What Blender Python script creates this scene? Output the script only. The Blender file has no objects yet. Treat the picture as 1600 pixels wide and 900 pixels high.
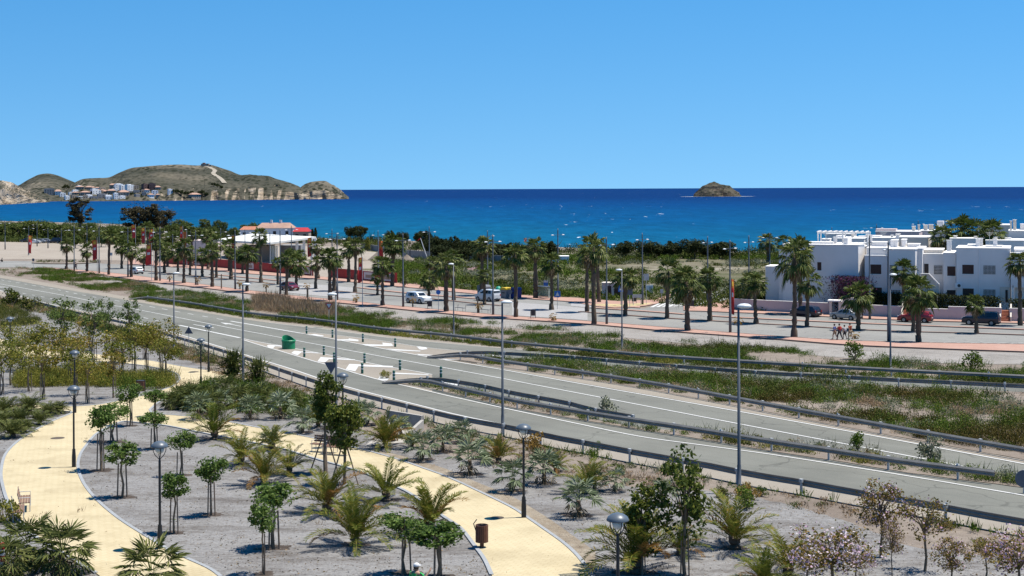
import bpy, bmesh, math, random
import numpy as np
from mathutils import Vector, Matrix, noise as mnoise
rng = np.random.default_rng(7)
random.seed(7)
R = math.radians
SC = bpy.context.scene
COL = SC.collection
# ---------------------------------------------------------------- camera model and ground
FPX, CX, HY, ROLL, CAMH = 2222.2, 800.0, 295.0, 0.0042, 14.5
KS = 0.025
def uv(px, py):
    u, v = px - CX, py - HY
    return (u - ROLL * v) / FPX, (v + ROLL * u) / FPX
def gz(Y):
    return -KS * (Y - 60.0) if Y < 180.0 else -3.0
def P(px, py, dz=0.0, h=0.0):
    """point on the land under photo pixel (px,py); h: the pixel shows a point h above the land"""
    a, t = uv(px, py)
    Y = (CAMH - KS * 60 - h) / (t - KS) if t > KS + 1e-4 else 1e9
    if Y > 180 or Y < 0:
        Y = (CAMH + 3.0 - h) / max(t, 1e-4)
    return Vector((a * Y, Y, gz(Y) + dz))
def at(px, py, Y):
    a, t = uv(px, py)
    return Vector((a * Y, Y, CAMH - t * Y))
def on_ground(x, y, dz=0.0):
    return Vector((x, y, gz(y) + dz))
def ip(poly, x):
    """smooth interpolation through (x,y) points, linear beyond the ends"""
    n = len(poly)
    if x <= poly[0][0]:
        a, b = poly[0], poly[1]
        return a[1] + (b[1] - a[1]) * (x - a[0]) / (b[0] - a[0])
    if x >= poly[-1][0]:
        a, b = poly[-2], poly[-1]
        return b[1] + (b[1] - a[1]) * (x - b[0]) / (b[0] - a[0])
    for i in range(n - 1):
        if x <= poly[i + 1][0]:
            break
    def m(j):
        lo, hi = poly[max(j - 1, 0)], poly[min(j + 1, n - 1)]
        return (hi[1] - lo[1]) / (hi[0] - lo[0])
    (x0, y0), (x1, y1) = poly[i], poly[i + 1]
    d = x1 - x0
    t = (x - x0) / d
    return ((2*t**3-3*t*t+1)*y0 + (t**3-2*t*t+t)*d*m(i) + (-2*t**3+3*t*t)*y1 + (t**3-t*t)*d*m(i+1))
def frange(a, b, s):
    n = max(1, int(round((b - a) / s)))
    return [a + (b - a) * i / n for i in range(n + 1)]
# ---------------------------------------------------------------- mesh collector
class MB:
    def __init__(s):
        s.v, s.f, s.m = [], [], []
    def add(s, vs, fs, m=0):
        o = len(s.v)
        s.v.extend(tuple(map(float, q)) for q in vs)
        s.f.extend(tuple(int(i) + o for i in f) for f in fs)
        s.m.extend([m] * len(fs))
        return s
    def box(s, c, d, rz=0.0, m=0, taper=1.0):
        x, y, z = d[0] / 2, d[1] / 2, d[2] / 2
        cs, sn = math.cos(rz), math.sin(rz)
        vs = []
        for k in (-1, 1):
            tp = taper if k > 0 else 1.0
            for i, j in ((-1, -1), (1, -1), (1, 1), (-1, 1)):
                X, Y = i * x * tp, j * y * tp
                vs.append((c[0] + X * cs - Y * sn, c[1] + X * sn + Y * cs, c[2] + k * z))
        return s.add(vs, [(3, 2, 1, 0), (4, 5, 6, 7), (0, 1, 5, 4), (1, 2, 6, 5), (2, 3, 7, 6), (3, 0, 4, 7)], m)
    def b2(s, lo, hi, m=0):
        return s.box([(a + b) / 2 for a, b in zip(lo, hi)], [b - a for a, b in zip(lo, hi)], 0, m)
    def tube(s, pts, rads, n=8, m=0, cap=True):
        pts = [Vector(p) for p in pts]
        if not hasattr(rads, '__len__'):
            rads = [rads] * len(pts)
        vs, fs = [], []
        ref = None
        for i, p in enumerate(pts):
            d = (pts[min(i + 1, len(pts) - 1)] - pts[max(i - 1, 0)])
            d = d.normalized() if d.length > 1e-9 else Vector((0, 0, 1))
            a = Vector((1, 0, 0)) if abs(d.x) < 0.8 else Vector((0, 1, 0))
            if ref is not None:
                a = ref
            a = (a - d * a.dot(d)).normalized()
            ref = a
            b = d.cross(a)
            for k in range(n):
                t = 2 * math.pi * k / n
                vs.append(p + (a * math.cos(t) + b * math.sin(t)) * rads[i])
        for i in range(len(pts) - 1):
            for k in range(n):
                k2 = (k + 1) % n
                fs.append((i * n + k, i * n + k2, (i + 1) * n + k2, (i + 1) * n + k))
        if cap:
            fs.append(tuple(range(n - 1, -1, -1)))
            fs.append(tuple((len(pts) - 1) * n + k for k in range(n)))
        return s.add(vs, fs, m)
    def lathe(s, prof, n=16, c=(0, 0, 0), m=0, sx=1.0, sy=1.0):
        vs, fs = [], []
        for r, z in prof:
            for k in range(n):
                t = 2 * math.pi * k / n
                vs.append((c[0] + r * sx * math.cos(t), c[1] + r * sy * math.sin(t), c[2] + z))
        for i in range(len(prof) - 1):
            for k in range(n):
                k2 = (k + 1) % n
                fs.append((i * n + k, i * n + k2, (i + 1) * n + k2, (i + 1) * n + k))
        if prof[0][0] > 1e-4: fs.append(tuple(range(n - 1, -1, -1)))
        if prof[-1][0] > 1e-4: fs.append(tuple((len(prof) - 1) * n + k for k in range(n)))
        return s.add(vs, fs, m)
    def prism(s, poly, z0, z1, m=0):
        n = len(poly)
        vs = [(x, y, z0) for x, y in poly] + [(x, y, z1) for x, y in poly]
        fs = [tuple(range(n - 1, -1, -1)), tuple(range(n, 2 * n))]
        fs += [(i, (i + 1) % n, n + (i + 1) % n, n + i) for i in range(n)]
        return s.add(vs, fs, m)
    def extr(s, poly, y0, y1, m=0):
        """poly in (x,z) extruded along y"""
        n = len(poly)
        vs = [(x, y0, z) for x, z in poly] + [(x, y1, z) for x, z in poly]
        fs = [tuple(range(n)), tuple(range(2 * n - 1, n - 1, -1))]
        fs += [((i + 1) % n, i, n + i, n + (i + 1) % n) for i in range(n)]
        return s.add(vs, fs, m)
    def xf(s, M):
        s.v = [tuple(M @ Vector(q)) for q in s.v]
        return s
    def build(s, name, mats, parent=None, smooth=False, fix=False):
        me = bpy.data.meshes.new(name)
        me.from_pydata(s.v, [], s.f)
        mats = mats if isinstance(mats, (list, tuple)) else [mats]
        for q in mats:
            me.materials.append(q)
        if len(mats) > 1:
            me.polygons.foreach_set('material_index', s.m)
        if fix:
            b = bmesh.new(); b.from_mesh(me)
            bmesh.ops.recalc_face_normals(b, faces=b.faces)
            b.to_mesh(me); b.free()
        if smooth:
            me.polygons.foreach_set('use_smooth', [True] * len(me.polygons))
        me.update()
        o = bpy.data.objects.new(name, me)
        COL.objects.link(o)
        if parent is not None:
            o.parent = parent
        return o
def tag(o, label, cat, group=None):
    o['label'] = label; o['category'] = cat
    if group: o['group'] = group
    return o
def kind(o, k):
    o['kind'] = k
    return o
def thing(name, label, cat, loc=(0, 0, 0), rz=0.0, group=None):
    o = bpy.data.objects.new(name, None)
    o.empty_display_size = 0.3
    COL.objects.link(o)
    o.location = loc; o.rotation_euler = (0, 0, rz)
    return tag(o, label, cat, group)
def dup(root, loc, rz=0.0, sc=1.0, label=None, group=None):
    r = root.copy(); COL.objects.link(r)
    r.location = loc; r.rotation_euler = (0, 0, rz); r.scale = (sc, sc, sc) if not hasattr(sc, '__len__') else sc
    if label: r['label'] = label
    if group: r['group'] = group
    for ch in KIDS(root):
        c = ch.copy(); COL.objects.link(c); c.parent = r
        for g in KIDS(ch):
            d = g.copy(); COL.objects.link(d); d.parent = c
    return r
_kids = {}
def KIDS(o):
    return list(o.children)
PROTO_AWAY = (0, -4000, -500)
USED = set()
def place(proto, loc, rz=0.0, sc=1.0, label=None, group=None):
    """first use moves the prototype itself, later uses copy it with its parts"""
    if proto.name not in USED:
        USED.add(proto.name)
        proto.location = loc; proto.rotation_euler = (0, 0, rz)
        proto.scale = (sc, sc, sc) if not hasattr(sc, '__len__') else sc
        if label: proto['label'] = label
        if group: proto['group'] = group
        return proto
    return dup(proto, loc, rz, sc, label, group)
ORD = ['first','second','third','fourth','fifth','sixth','seventh','eighth','ninth','tenth','eleventh','twelfth','thirteenth','fourteenth','fifteenth','sixteenth','seventeenth','eighteenth','nineteenth','twentieth','twenty-first','twenty-second','twenty-third','twenty-fourth','twenty-fifth','twenty-sixth','twenty-seventh','twenty-eighth','twenty-ninth','thirtieth']
ORD += [t + '-' + o for t in ('thirty', 'forty', 'fifty') for o in ORD[:9]]
def rank(xs, x): return ORD[min(len(ORD) - 1, sorted(xs).index(x))]
# ---------------------------------------------------------------- leaf cards
def cards(c, size, aspect=0.5, flat=0.0, g=None):
    """rhombus leaves centred at c (n,3)"""
    g = g or rng
    n = len(c)
    d = g.normal(size=(n, 3)); d[:, 2] *= (1 - flat)
    d /= np.linalg.norm(d, axis=1, keepdims=True)
    q = g.normal(size=(n, 3))
    w = np.cross(d, q); w /= np.linalg.norm(w, axis=1, keepdims=True)
    s = np.asarray(size).reshape(-1, 1) * np.ones((n, 1))
    v = np.stack([c - d * s / 2, c + w * s * aspect / 2, c + d * s / 2, c - w * s * aspect / 2], axis=1).reshape(-1, 3)
    f = np.arange(n * 4).reshape(n, 4)
    return v, f
def blob(g, n, c, r, shell=0.55):
    """n points in an ellipsoid, thicker towards its skin"""
    d = g.normal(size=(n, 3)); d /= np.linalg.norm(d, axis=1, keepdims=True)
    k = shell + (1 - shell) * g.random((n, 1)) ** 0.7
    return np.asarray(c) + d * k * np.asarray(r)
# ---------------------------------------------------------------- materials
def new_mat(name):
    m = bpy.data.materials.new(name); m.use_nodes = True
    nt = m.node_tree; nt.nodes.clear()
    out = nt.nodes.new('ShaderNodeOutputMaterial')
    return m, nt, out
def N(nt, t, **kw):
    n = nt.nodes.new(t)
    for k, v in kw.items():
        if k.startswith('i_'):
            n.inputs[k[2:].replace('_', ' ')].default_value = v
        else:
            setattr(n, k, v)
    return n
def c4(c): return (c[0], c[1], c[2], 1.0)
def ramp(nt, fac, stops, interp='LINEAR'):
    r = N(nt, 'ShaderNodeValToRGB'); r.color_ramp.interpolation = interp
    e = r.color_ramp.elements
    while len(e) < len(stops): e.new(0.5)
    for q, (p, c) in zip(e, stops):
        q.position = p; q.color = c4(c) if hasattr(c, '__len__') else (c, c, c, 1)
    nt.links.new(fac, r.inputs['Fac'])
    return r.outputs['Color']
def mix(nt, fac, a, b, mode='MIX'):
    m = N(nt, 'ShaderNodeMix', data_type='RGBA', blend_type=mode)
    for s, v in ((0, fac), (6, a), (7, b)):
        if hasattr(v, 'is_output'): nt.links.new(v, m.inputs[s])
        else: m.inputs[s].default_value = v if not hasattr(v, '__len__') else c4(v)
    return m.outputs[2]
def noise(nt, co, scale, detail=4, rough=0.6, dist=0.0):
    n = N(nt, 'ShaderNodeTexNoise'); n.inputs['Scale'].default_value = scale
    n.inputs['Detail'].default_value = detail; n.inputs['Roughness'].default_value = rough; n.inputs['Distortion'].default_value = dist
    nt.links.new(co, n.inputs['Vector'])
    return n.outputs['Fac']
def pos(nt, scale=(1, 1, 1), obj=False, rz=0.0):
    if obj:
        c = N(nt, 'ShaderNodeTexCoord').outputs['Object']
    else:
        c = N(nt, 'ShaderNodeNewGeometry').outputs['Position']
    if scale == (1, 1, 1) and not rz: return c
    if rz:
        m = N(nt, 'ShaderNodeMapping'); m.inputs['Rotation'].default_value = (0, 0, rz)
        nt.links.new(c, m.inputs['Vector']); c = m.outputs['Vector']
    m = N(nt, 'ShaderNodeMapping'); m.inputs['Scale'].default_value = scale
    nt.links.new(c, m.inputs['Vector'])
    return m.outputs['Vector']
def finish(nt, out, col, rough=0.8, spec=0.3, bump=None, bstr=0.3, bdist=0.05, metal=0.0, coat=0.0):
    b = N(nt, 'ShaderNodeBsdfPrincipled')
    if hasattr(col, 'is_output'): nt.links.new(col, b.inputs['Base Color'])
    else: b.inputs['Base Color'].default_value = c4(col)
    b.inputs['Roughness'].default_value = rough; b.inputs['Specular IOR Level'].default_value = spec
    b.inputs['Metallic'].default_value = metal; b.inputs['Coat Weight'].default_value = coat
    if bump is not None:
        bp = N(nt, 'ShaderNodeBump'); bp.inputs['Strength'].default_value = bstr; bp.inputs['Distance'].default_value = bdist
        nt.links.new(bump, bp.inputs['Height']); nt.links.new(bp.outputs['Normal'], b.inputs['Normal'])
    nt.links.new(b.outputs['BSDF'], out.inputs['Surface'])
    return b
M = {}
G_ALB = 0.55
def plain(name, col, rough=0.6, var=0.12, scale=3.0, spec=0.4, metal=0.0, coat=0.0, bump=0.0, obj=True):
    col = tuple(q * .74 for q in col)
    """a surface of one colour with mottling, dirt and a little grain"""
    m, nt, out = new_mat(name)
    co = pos(nt, obj=obj)
    a = noise(nt, co, scale, 5, 0.65)
    dark = tuple(q * (1 - var) for q in col); lite = tuple(min(1, q * (1 + var)) for q in col)
    c = ramp(nt, a, [(0.3, dark), (0.7, lite)])
    finish(nt, out, c, rough, spec, a if bump else None, bump, 0.03, metal, coat)
    M[name] = m
    return m
def ground_mat(name, stops, s1, s2, fine=25.0, rough=0.95, bstr=0.5, bdist=0.05, speck=None, stretch=(1, 1, 1), rz=0.0, cracks=False):
    """large patches (s1) and medium mottling (s2) pick along the colour stops; fine grain on top"""
    stops = [(p_, tuple(q * G_ALB for q in c_)) for p_, c_ in stops]
    m, nt, out = new_mat(name)
    co = pos(nt, stretch, rz=rz)
    a = noise(nt, co, s1, 5, 0.62, 0.6)
    b = noise(nt, co, s2, 6, 0.7)
    f = N(nt, 'ShaderNodeMath', operation='MULTIPLY_ADD'); f.inputs[1].default_value = 0.55
    nt.links.new(a, f.inputs[0])
    g = N(nt, 'ShaderNodeMath', operation='MULTIPLY'); g.inputs[1].default_value = 0.45
    nt.links.new(b, g.inputs[0]); nt.links.new(g.outputs[0], f.inputs[2])
    c = ramp(nt, f.outputs[0], stops)
    fn = noise(nt, pos(nt), fine, 3, 0.7)
    c = mix(nt, 1.0, c, ramp(nt, fn, [(0.25, 0.72), (0.75, 1.25)]), 'MULTIPLY')
    if speck:
        sc_, thr, colr = speck
        v = N(nt, 'ShaderNodeTexVoronoi'); v.inputs['Scale'].default_value = sc_
        nt.links.new(pos(nt), v.inputs['Vector'])
        c = mix(nt, ramp(nt, v.outputs['Distance'], [(thr, 1.0), (thr + 0.06, 0.0)]), c, colr)
    if cracks:
        # sealed cracks and darker repair patches
        v = N(nt, 'ShaderNodeTexVoronoi', feature='DISTANCE_TO_EDGE'); v.inputs['Scale'].default_value = 0.16
        dn = N(nt, 'ShaderNodeVectorMath', operation='MULTIPLY_ADD'); nz = N(nt, 'ShaderNodeTexNoise'); nz.inputs['Scale'].default_value = 0.5
        nt.links.new(pos(nt), nz.inputs['Vector']); nt.links.new(nz.outputs['Color'], dn.inputs[0]); dn.inputs[1].default_value = (3, 3, 0); nt.links.new(pos(nt), dn.inputs[2])
        nt.links.new(dn.outputs[0], v.inputs['Vector'])
        c = mix(nt, 1.0, c, ramp(nt, v.outputs['Distance'], [(0.004, .72), (0.012, 1.0)]), 'MULTIPLY')
        c = mix(nt, 1.0, c, ramp(nt, noise(nt, pos(nt), 0.09, 4, .6), [(0.36, .86), (0.5, 1.0), (.68, 1.06)]), 'MULTIPLY')
    finish(nt, out, c, rough, 0.2, fn, bstr, bdist)
    M[name] = m
    return m
def leaf_mat(name, cols, trans=0.25, rough=0.6, obj_rand=0.5):
    """leaf colours picked per leaf and per plant; some light comes through"""
    m, nt, out = new_mat(name)
    ri = N(nt, 'ShaderNodeNewGeometry').outputs['Random Per Island']
    ro = N(nt, 'ShaderNodeObjectInfo').outputs['Random']
    f = N(nt, 'ShaderNodeMath', operation='MULTIPLY_ADD'); f.inputs[1].default_value = 1 - obj_rand * 0.5
    g = N(nt, 'ShaderNodeMath', operation='MULTIPLY'); g.inputs[1].default_value = obj_rand * 0.5
    nt.links.new(ro, g.inputs[0]); nt.links.new(ri, f.inputs[0]); nt.links.new(g.outputs[0], f.inputs[2])
    cols = [tuple(q * .74 for q in c_) for c_ in cols]
    n = len(cols)
    c = ramp(nt, f.outputs[0], [(i / (n - 1), q) for i, q in enumerate(cols)])
    b = N(nt, 'ShaderNodeBsdfPrincipled'); b.inputs['Roughness'].default_value = min(.9, rough + .15); b.inputs['Specular IOR Level'].default_value = 0.12
    t = N(nt, 'ShaderNodeBsdfTranslucent')
    nt.links.new(c, b.inputs['Base Color']); nt.links.new(c, t.inputs['Color'])
    x = N(nt, 'ShaderNodeMixShader'); x.inputs[0].default_value = trans
    nt.links.new(b.outputs[0], x.inputs[1]); nt.links.new(t.outputs[0], x.inputs[2]); nt.links.new(x.outputs[0], out.inputs['Surface'])
    M[name] = m
    return m
# ground surfaces
ground_mat('dirt', [(0.2, (.16, .125, .10)), (0.42, (.27, .22, .18)), (0.6, (.38, .32, .265)), (0.8, (.23, .19, .15))], 0.12, 1.6, 22, bstr=0.7)
ground_mat('scrubland', [(0.25, (.07, .08, .032)), (0.44, (.15, .15, .07)), (0.54, (.24, .21, .14)), (0.62, (.50, .45, .36)), (0.75, (.17, .15, .09))], 0.045, 0.3, 6, bstr=0.8, bdist=0.2, stretch=(0.35, 1, 1))
ground_mat('park_gravel', [(0.33, (.12, .10, .085)), (0.41, (.205, .19, .178)), (0.49, (.285, .273, .263)), (0.57, (.35, .342, .336)), (0.63, (.265, .248, .23)), (0.70, (.165, .142, .122))], 0.42, 3.2, 7, bstr=1.0, bdist=0.07, speck=(3.4, 0.13, (.085, .066, .05)), stretch=(0.45, 1.0, 1))
ground_mat('pale_gravel', [(0.25, (.22, .20, .18)), (0.5, (.40, .37, .34)), (0.75, (.52, .49, .46))], 0.3, 2.2, 14, bstr=1.0, bdist=0.06, speck=(3.0, 0.16, (.25, .22, .19)))
ground_mat('pebbles', [(0.3, (.22, .165, .11)), (0.5, (.38, .315, .235)), (0.7, (.52, .46, .37))], 0.6, 3.0, 14, bstr=1.0, speck=(5.0, 0.16, (.22, .17, .11)))
ground_mat('asphalt', [(0.3, (.18, .183, .16)), (0.5, (.235, .236, .206)), (0.7, (.285, .284, .248))], 0.10, 0.9, 30, bstr=0.25, bdist=0.02, stretch=(0.05, 0.55, 1), rz=R(51), cracks=True)
ground_mat('worn_asphalt', [(0.3, (.33, .29, .24)), (0.5, (.39, .345, .285)), (0.7, (.43, .385, .32))], 0.2, 1.5, 30, bstr=0.25, bdist=0.02)
ground_mat('street_asphalt', [(0.3, (.27, .265, .25)), (0.5, (.34, .335, .315)), (0.7, (.40, .39, .365))], 0.08, 0.7, 20, bstr=0.25, bdist=0.02, stretch=(0.06, 0.6, 1), rz=R(39), cracks=True)
ground_mat('pink_paving', [(0.3, (.48, .28, .215)), (0.5, (.58, .355, .28)), (0.7, (.63, .43, .345))], 0.3, 2.0, 20, bstr=0.2, bdist=0.02)
ground_mat('yellow_paving', [(0.3, (.60, .48, .25)), (0.5, (.68, .55, .30)), (0.7, (.70, .58, .34))], 0.3, 2.0, 20, bstr=0.2, bdist=0.02)
ground_mat('beach_sand', [(0.3, (.38, .33, .26)), (0.7, (.52, .47, .38))], 0.05, 0.5, 5)
ground_mat('car_park_gravel', [(0.3, (.38, .32, .26)), (0.6, (.48, .42, .35)), (0.8, (.52, .47, .41))], 0.06, 0.6, 8)
ground_mat('purple_dirt', [(0.3, (.22, .13, .13)), (0.5, (.34, .21, .21)), (0.7, (.40, .28, .27))], 0.2, 1.4, 6, stretch=(1, 4, 1), rz=R(20))
ground_mat('white_sheet_ground', [(0.3, (.40, .39, .38)), (0.7, (.50, .49, .49))], 0.2, 1.4, 6)
ground_mat('road_paint', [(0.25, (.50, .49, .45)), (0.42, (.74, .74, .72)), (0.8, (.84, .84, .83))], 0.5, 4.0, 20, bstr=0.15, bdist=0.01)
ground_mat('kerb_concrete', [(0.3, (.36, .38, .39)), (0.6, (.46, .48, .50)), (0.8, (.53, .55, .57))], 0.5, 4.0, 20, bstr=0.2, bdist=0.01)
ground_mat('pink_kerb', [(0.3, (.30, .20, .16)), (0.6, (.42, .29, .24)), (0.8, (.48, .35, .30))], 0.5, 4.0, 20, bstr=0.2, bdist=0.01)
# brick path: rows of small bricks with joints
def brick_path():
    m, nt, out = new_mat('path_bricks')
    co = pos(nt, rz=R(28))
    br = N(nt, 'ShaderNodeTexBrick'); nt.links.new(co, br.inputs['Vector'])
    for k, v in (('Scale', 1.0), ('Mortar Size', 0.018), ('Mortar Smooth', 0.4), ('Brick Width', 0.42), ('Row Height', 0.21), ('Bias', 0.0)):
        br.inputs[k].default_value = v
    br.inputs['Color1'].default_value = c4((.42, .355, .228)); br.inputs['Color2'].default_value = c4((.39, .328, .208)); br.inputs['Mortar'].default_value = c4((.33, .268, .156))
    big = ramp(nt, noise(nt, pos(nt), 0.35, 5, 0.6, 0.4), [(0.32, (.80, .785, .76)), (0.5, (.97, .97, .97)), (0.7, (1.06, 1.06, 1.07))])
    c = mix(nt, 1.0, br.outputs['Color'], big, 'MULTIPLY')
    sp = ramp(nt, noise(nt, pos(nt), 5.0, 6, 0.75), [(0.26, (.72, .66, .55)), (0.36, (1, 1, 1))])
    c = mix(nt, 1.0, c, sp, 'MULTIPLY')
    finish(nt, out, c, 0.85, 0.25, br.outputs['Fac'], -0.3, 0.01)
    M['path_bricks'] = m
brick_path()
# foliage
leaf_mat('palm_green', [(.022, .045, .008), (.05, .082, .014), (.088, .12, .025), (.15, .17, .045), (.32, .31, .14)], 0.2, 0.45)
leaf_mat('palm_dead', [(.12, .085, .045), (.2, .15, .085), (.30, .24, .15), (.36, .31, .22)], 0.15, 0.8)
leaf_mat('date_green', [(.05, .08, .010), (.095, .13, .016), (.15, .175, .026), (.23, .21, .04), (.36, .22, .05)], 0.2, 0.5, 0.7)
leaf_mat('date_orange', [(.14, .10, .022), (.22, .13, .03), (.30, .15, .035), (.34, .22, .09)], 0.2, 0.6)
ground_mat('mulch', [(0.3, (.06, .045, .036)), (0.5, (.11, .085, .068)), (0.7, (.20, .165, .14))], 0.8, 4, 18, bstr=1.0)
leaf_mat('fan_blue', [(.065, .095, .04), (.13, .17, .085), (.24, .28, .17), (.42, .44, .33)], 0.15, 0.5)
leaf_mat('fan_green', [(.04, .06, .014), (.08, .10, .024), (.13, .15, .04), (.23, .23, .08)], 0.2, 0.45)
leaf_mat('citrus', [(.05, .09, .018), (.085, .145, .028), (.135, .205, .042), (.21, .28, .075)], 0.3, 0.4)
leaf_mat('grove_leaf', [(.07, .10, .018), (.13, .16, .026), (.20, .20, .032), (.27, .225, .042), (.34, .20, .05)], 0.3, 0.55, 0.9)
leaf_mat('grove_green', [(.05, .09, .022), (.09, .145, .035), (.14, .19, .05), (.20, .22, .06)], 0.3, 0.5, 0.6)
leaf_mat('laurel', [(.035, .06, .013), (.07, .10, .018), (.14, .17, .028), (.24, .24, .045)], 0.25, 0.4)
leaf_mat('bauhinia', [(.10, .10, .022), (.18, .145, .03), (.26, .165, .045), (.32, .21, .09)], 0.3, 0.6)
leaf_mat('blossom', [(.55, .30, .46), (.68, .46, .60), (.76, .62, .70), (.80, .74, .76)], 0.3, 0.6)
leaf_mat('weed', [(.03, .07, .006), (.06, .115, .010), (.10, .165, .018), (.16, .20, .035), (.25, .25, .08)], 0.25, 0.7)
leaf_mat('bush', [(.025, .042, .006), (.05, .072, .010), (.085, .105, .017), (.13, .135, .03), (.20, .165, .06)], 0.2, 0.7)
leaf_mat('olive_bush', [(.035, .038, .006), (.065, .062, .010), (.10, .085, .016), (.14, .10, .03), (.18, .12, .05)], 0.2, 0.7)
leaf_mat('sage', [(.12, .14, .085), (.19, .21, .13), (.27, .28, .18), (.34, .33, .24)], 0.2, 0.7)
leaf_mat('dry_grass', [(.22, .15, .08), (.32, .22, .13), (.42, .31, .20), (.48, .38, .26)], 0.3, 0.8)
leaf_mat('orange_weed', [(.22, .13, .03), (.33, .20, .05), (.40, .27, .08)], 0.3, 0.8)
leaf_mat('pine_dark', [(.02, .03, .010), (.035, .048, .014), (.055, .066, .02), (.085, .09, .03)], 0.12, 0.6)
leaf_mat('eucalyptus', [(.04, .038, .018), (.065, .055, .028), (.09, .08, .04), (.125, .10, .06)], 0.15, 0.6)
leaf_mat('far_green', [(.04, .065, .015), (.075, .11, .024), (.12, .15, .035), (.20, .20, .055)], 0.2, 0.6)
leaf_mat('yellow_shrub', [(.10, .12, .024), (.18, .19, .032), (.28, .26, .045), (.36, .30, .065)], 0.25, 0.6)
leaf_mat('bougainvillea', [(.02, .02, .015), (.04, .02, .03), (.08, .022, .06), (.17, .04, .13), (.025, .04, .015), (.02, .03, .012)], 0.25, 0.6)
plain('palm_bark', (.13, .095, .065), 0.95, 0.4, 6, bump=0.8)
plain('young_bark', (.20, .15, .10), 0.9, 0.3, 6, bump=0.6)
plain('tree_bark', (.17, .135, .10), 0.9, 0.3, 6, bump=0.6)
plain('stake_wood', (.22, .16, .115), 0.85, 0.25, 5)
# built things
plain('galvanised', (.52, .53, .53), 0.55, 0.15, 2.0, metal=0.1)
plain('rail_steel', (.24, .228, .21), 0.6, 0.22, 1.2, metal=0.0)
plain('lamp_grey', (.10, .112, .13), 0.5, 0.1, 2)
plain('lamp_black', (.022, .024, .028), 0.45, 0.2, 3)
plain('lamp_blue_grey', (.10, .125, .155), 0.4, 0.1, 3)
plain('lamp_white', (.72, .74, .74), 0.35, 0.06, 4)
plain('clear_glass', (.62, .64, .62), 0.1, 0.05, 4)
plain('sign_back', (.11, .125, .16), 0.55, 0.1, 2)
plain('sign_white', (.75, .75, .74), 0.5, 0.05, 2)
plain('sign_red', (.52, .03, .03), 0.5, 0.05, 2)
plain('sign_blue', (.03, .17, .55), 0.5, 0.08, 2)
plain('delineator_green', (.01, .12, .085), 0.5, 0.12, 5)
plain('barrier_green', (.012, .26, .11), 0.45, 0.15, 3)
plain('bench_wood', (.20, .115, .075), 0.7, 0.25, 8)
plain('bin_brown', (.15, .06, .035), 0.6, 0.25, 8)
plain('dark_metal', (.045, .045, .048), 0.5, 0.2, 4)
plain('white_wall', (.88, .845, .82), 0.9, 0.05, 0.5, bump=0.1)
plain('cream_wall', (.74, .67, .58), 0.9, 0.06, 0.5, bump=0.1)
plain('pink_wall', (.70, .57, .55), 0.9, 0.06, 0.6, bump=0.1)
plain('white_cap', (.95, .92, .88), 0.8, 0.04, 1)
plain('window_dark', (.028, .018, .016), 0.4, 0.3, 3, spec=0.4)
plain('shutter_brown', (.06, .025, .018), 0.6, 0.2, 3)
plain('terracotta', (.42, .17, .10), 0.9, 0.25, 2.0, bump=0.3)
plain('village_white', (.95, .95, .95), 0.9, 0.08, 0.2)
plain('village_tan', (.42, .34, .27), 0.9, 0.12, 0.2)
plain('village_grey', (.34, .32, .31), 0.9, 0.12, 0.2)
plain('village_brown', (.13, .085, .08), 0.9, 0.2, 0.2)
plain('village_roof', (.40, .25, .19), 0.9, 0.2, 0.3)
plain('pavilion_roof', (.74, .735, .70), 0.8, 0.05, 0.3)
plain('concrete', (.38, .355, .32), 0.9, 0.15, 1.5, bump=0.3)
plain('grey_wall', (.27, .27, .275), 0.9, 0.15, 0.6)
plain('hoarding_red', (.42, .02, .02), 0.55, 0.15, 0.8)
plain('banner_red', (.60, .035, .035), 0.7, 0.12, 1.0)
plain('banner_orange', (.66, .17, .035), 0.7, 0.15, 1.0)
plain('banner_yellow', (.80, .52, .06), 0.7, 0.15, 1.0)
plain('tyre_rubber', (.018, .018, .018), 0.85, 0.2, 10)
plain('rim_alloy', (.38, .39, .40), 0.35, 0.1, 8, metal=0.6)
plain('car_glass', (.015, .018, .022), 0.08, 0.1, 4, spec=0.6)
plain('headlight_glass', (.65, .67, .68), 0.15, 0.05, 4)
plain('taillight_red', (.40, .02, .015), 0.25, 0.1, 4)
plain('car_white', (.72, .73, .74), 0.3, 0.03, 1, coat=0.5)
plain('car_silver', (.40, .41, .42), 0.32, 0.04, 1, metal=0.4, coat=0.5)
plain('car_red', (.30, .015, .02), 0.3, 0.06, 1, coat=0.6)
plain('car_maroon', (.16, .012, .022), 0.3, 0.06, 1, coat=0.6)
plain('car_navy', (.008, .011, .03), 0.3, 0.1, 1, coat=0.5)
plain('plastic_black', (.02, .02, .02), 0.6, 0.2, 3)
plain('number_plate', (.65, .65, .63), 0.5, 0.03, 3)
plain('container_grey', (.22, .23, .245), 0.6, 0.15, 2)
plain('container_green', (.01, .30, .20), 0.5, 0.12, 2)
plain('container_yellow', (.68, .46, .02), 0.5, 0.1, 2)
plain('container_blue', (.02, .05, .26), 0.5, 0.12, 2)
plain('skin', (.42, .25, .17), 0.6, 0.06, 6)
plain('hair_brown', (.035, .022, .014), 0.7, 0.2, 20)
plain('cloth_blue', (.04, .10, .36), 0.85, 0.1, 8)
plain('cloth_red', (.55, .05, .035), 0.85, 0.1, 8)
plain('cloth_white', (.68, .68, .69), 0.85, 0.06, 8)
plain('cloth_orange', (.50, .10, .04), 0.85, 0.1, 8)
plain('cloth_dark', (.03, .03, .045), 0.85, 0.2, 8)
plain('cloth_tan', (.32, .25, .17), 0.85, 0.1, 8)
plain('cloth_green', (.03, .42, .10), 0.85, 0.1, 8)
plain('shoe_dark', (.05, .045, .04), 0.8, 0.2, 8)
plain('manhole_iron', (.10, .075, .05), 0.7, 0.2, 6)
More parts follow.
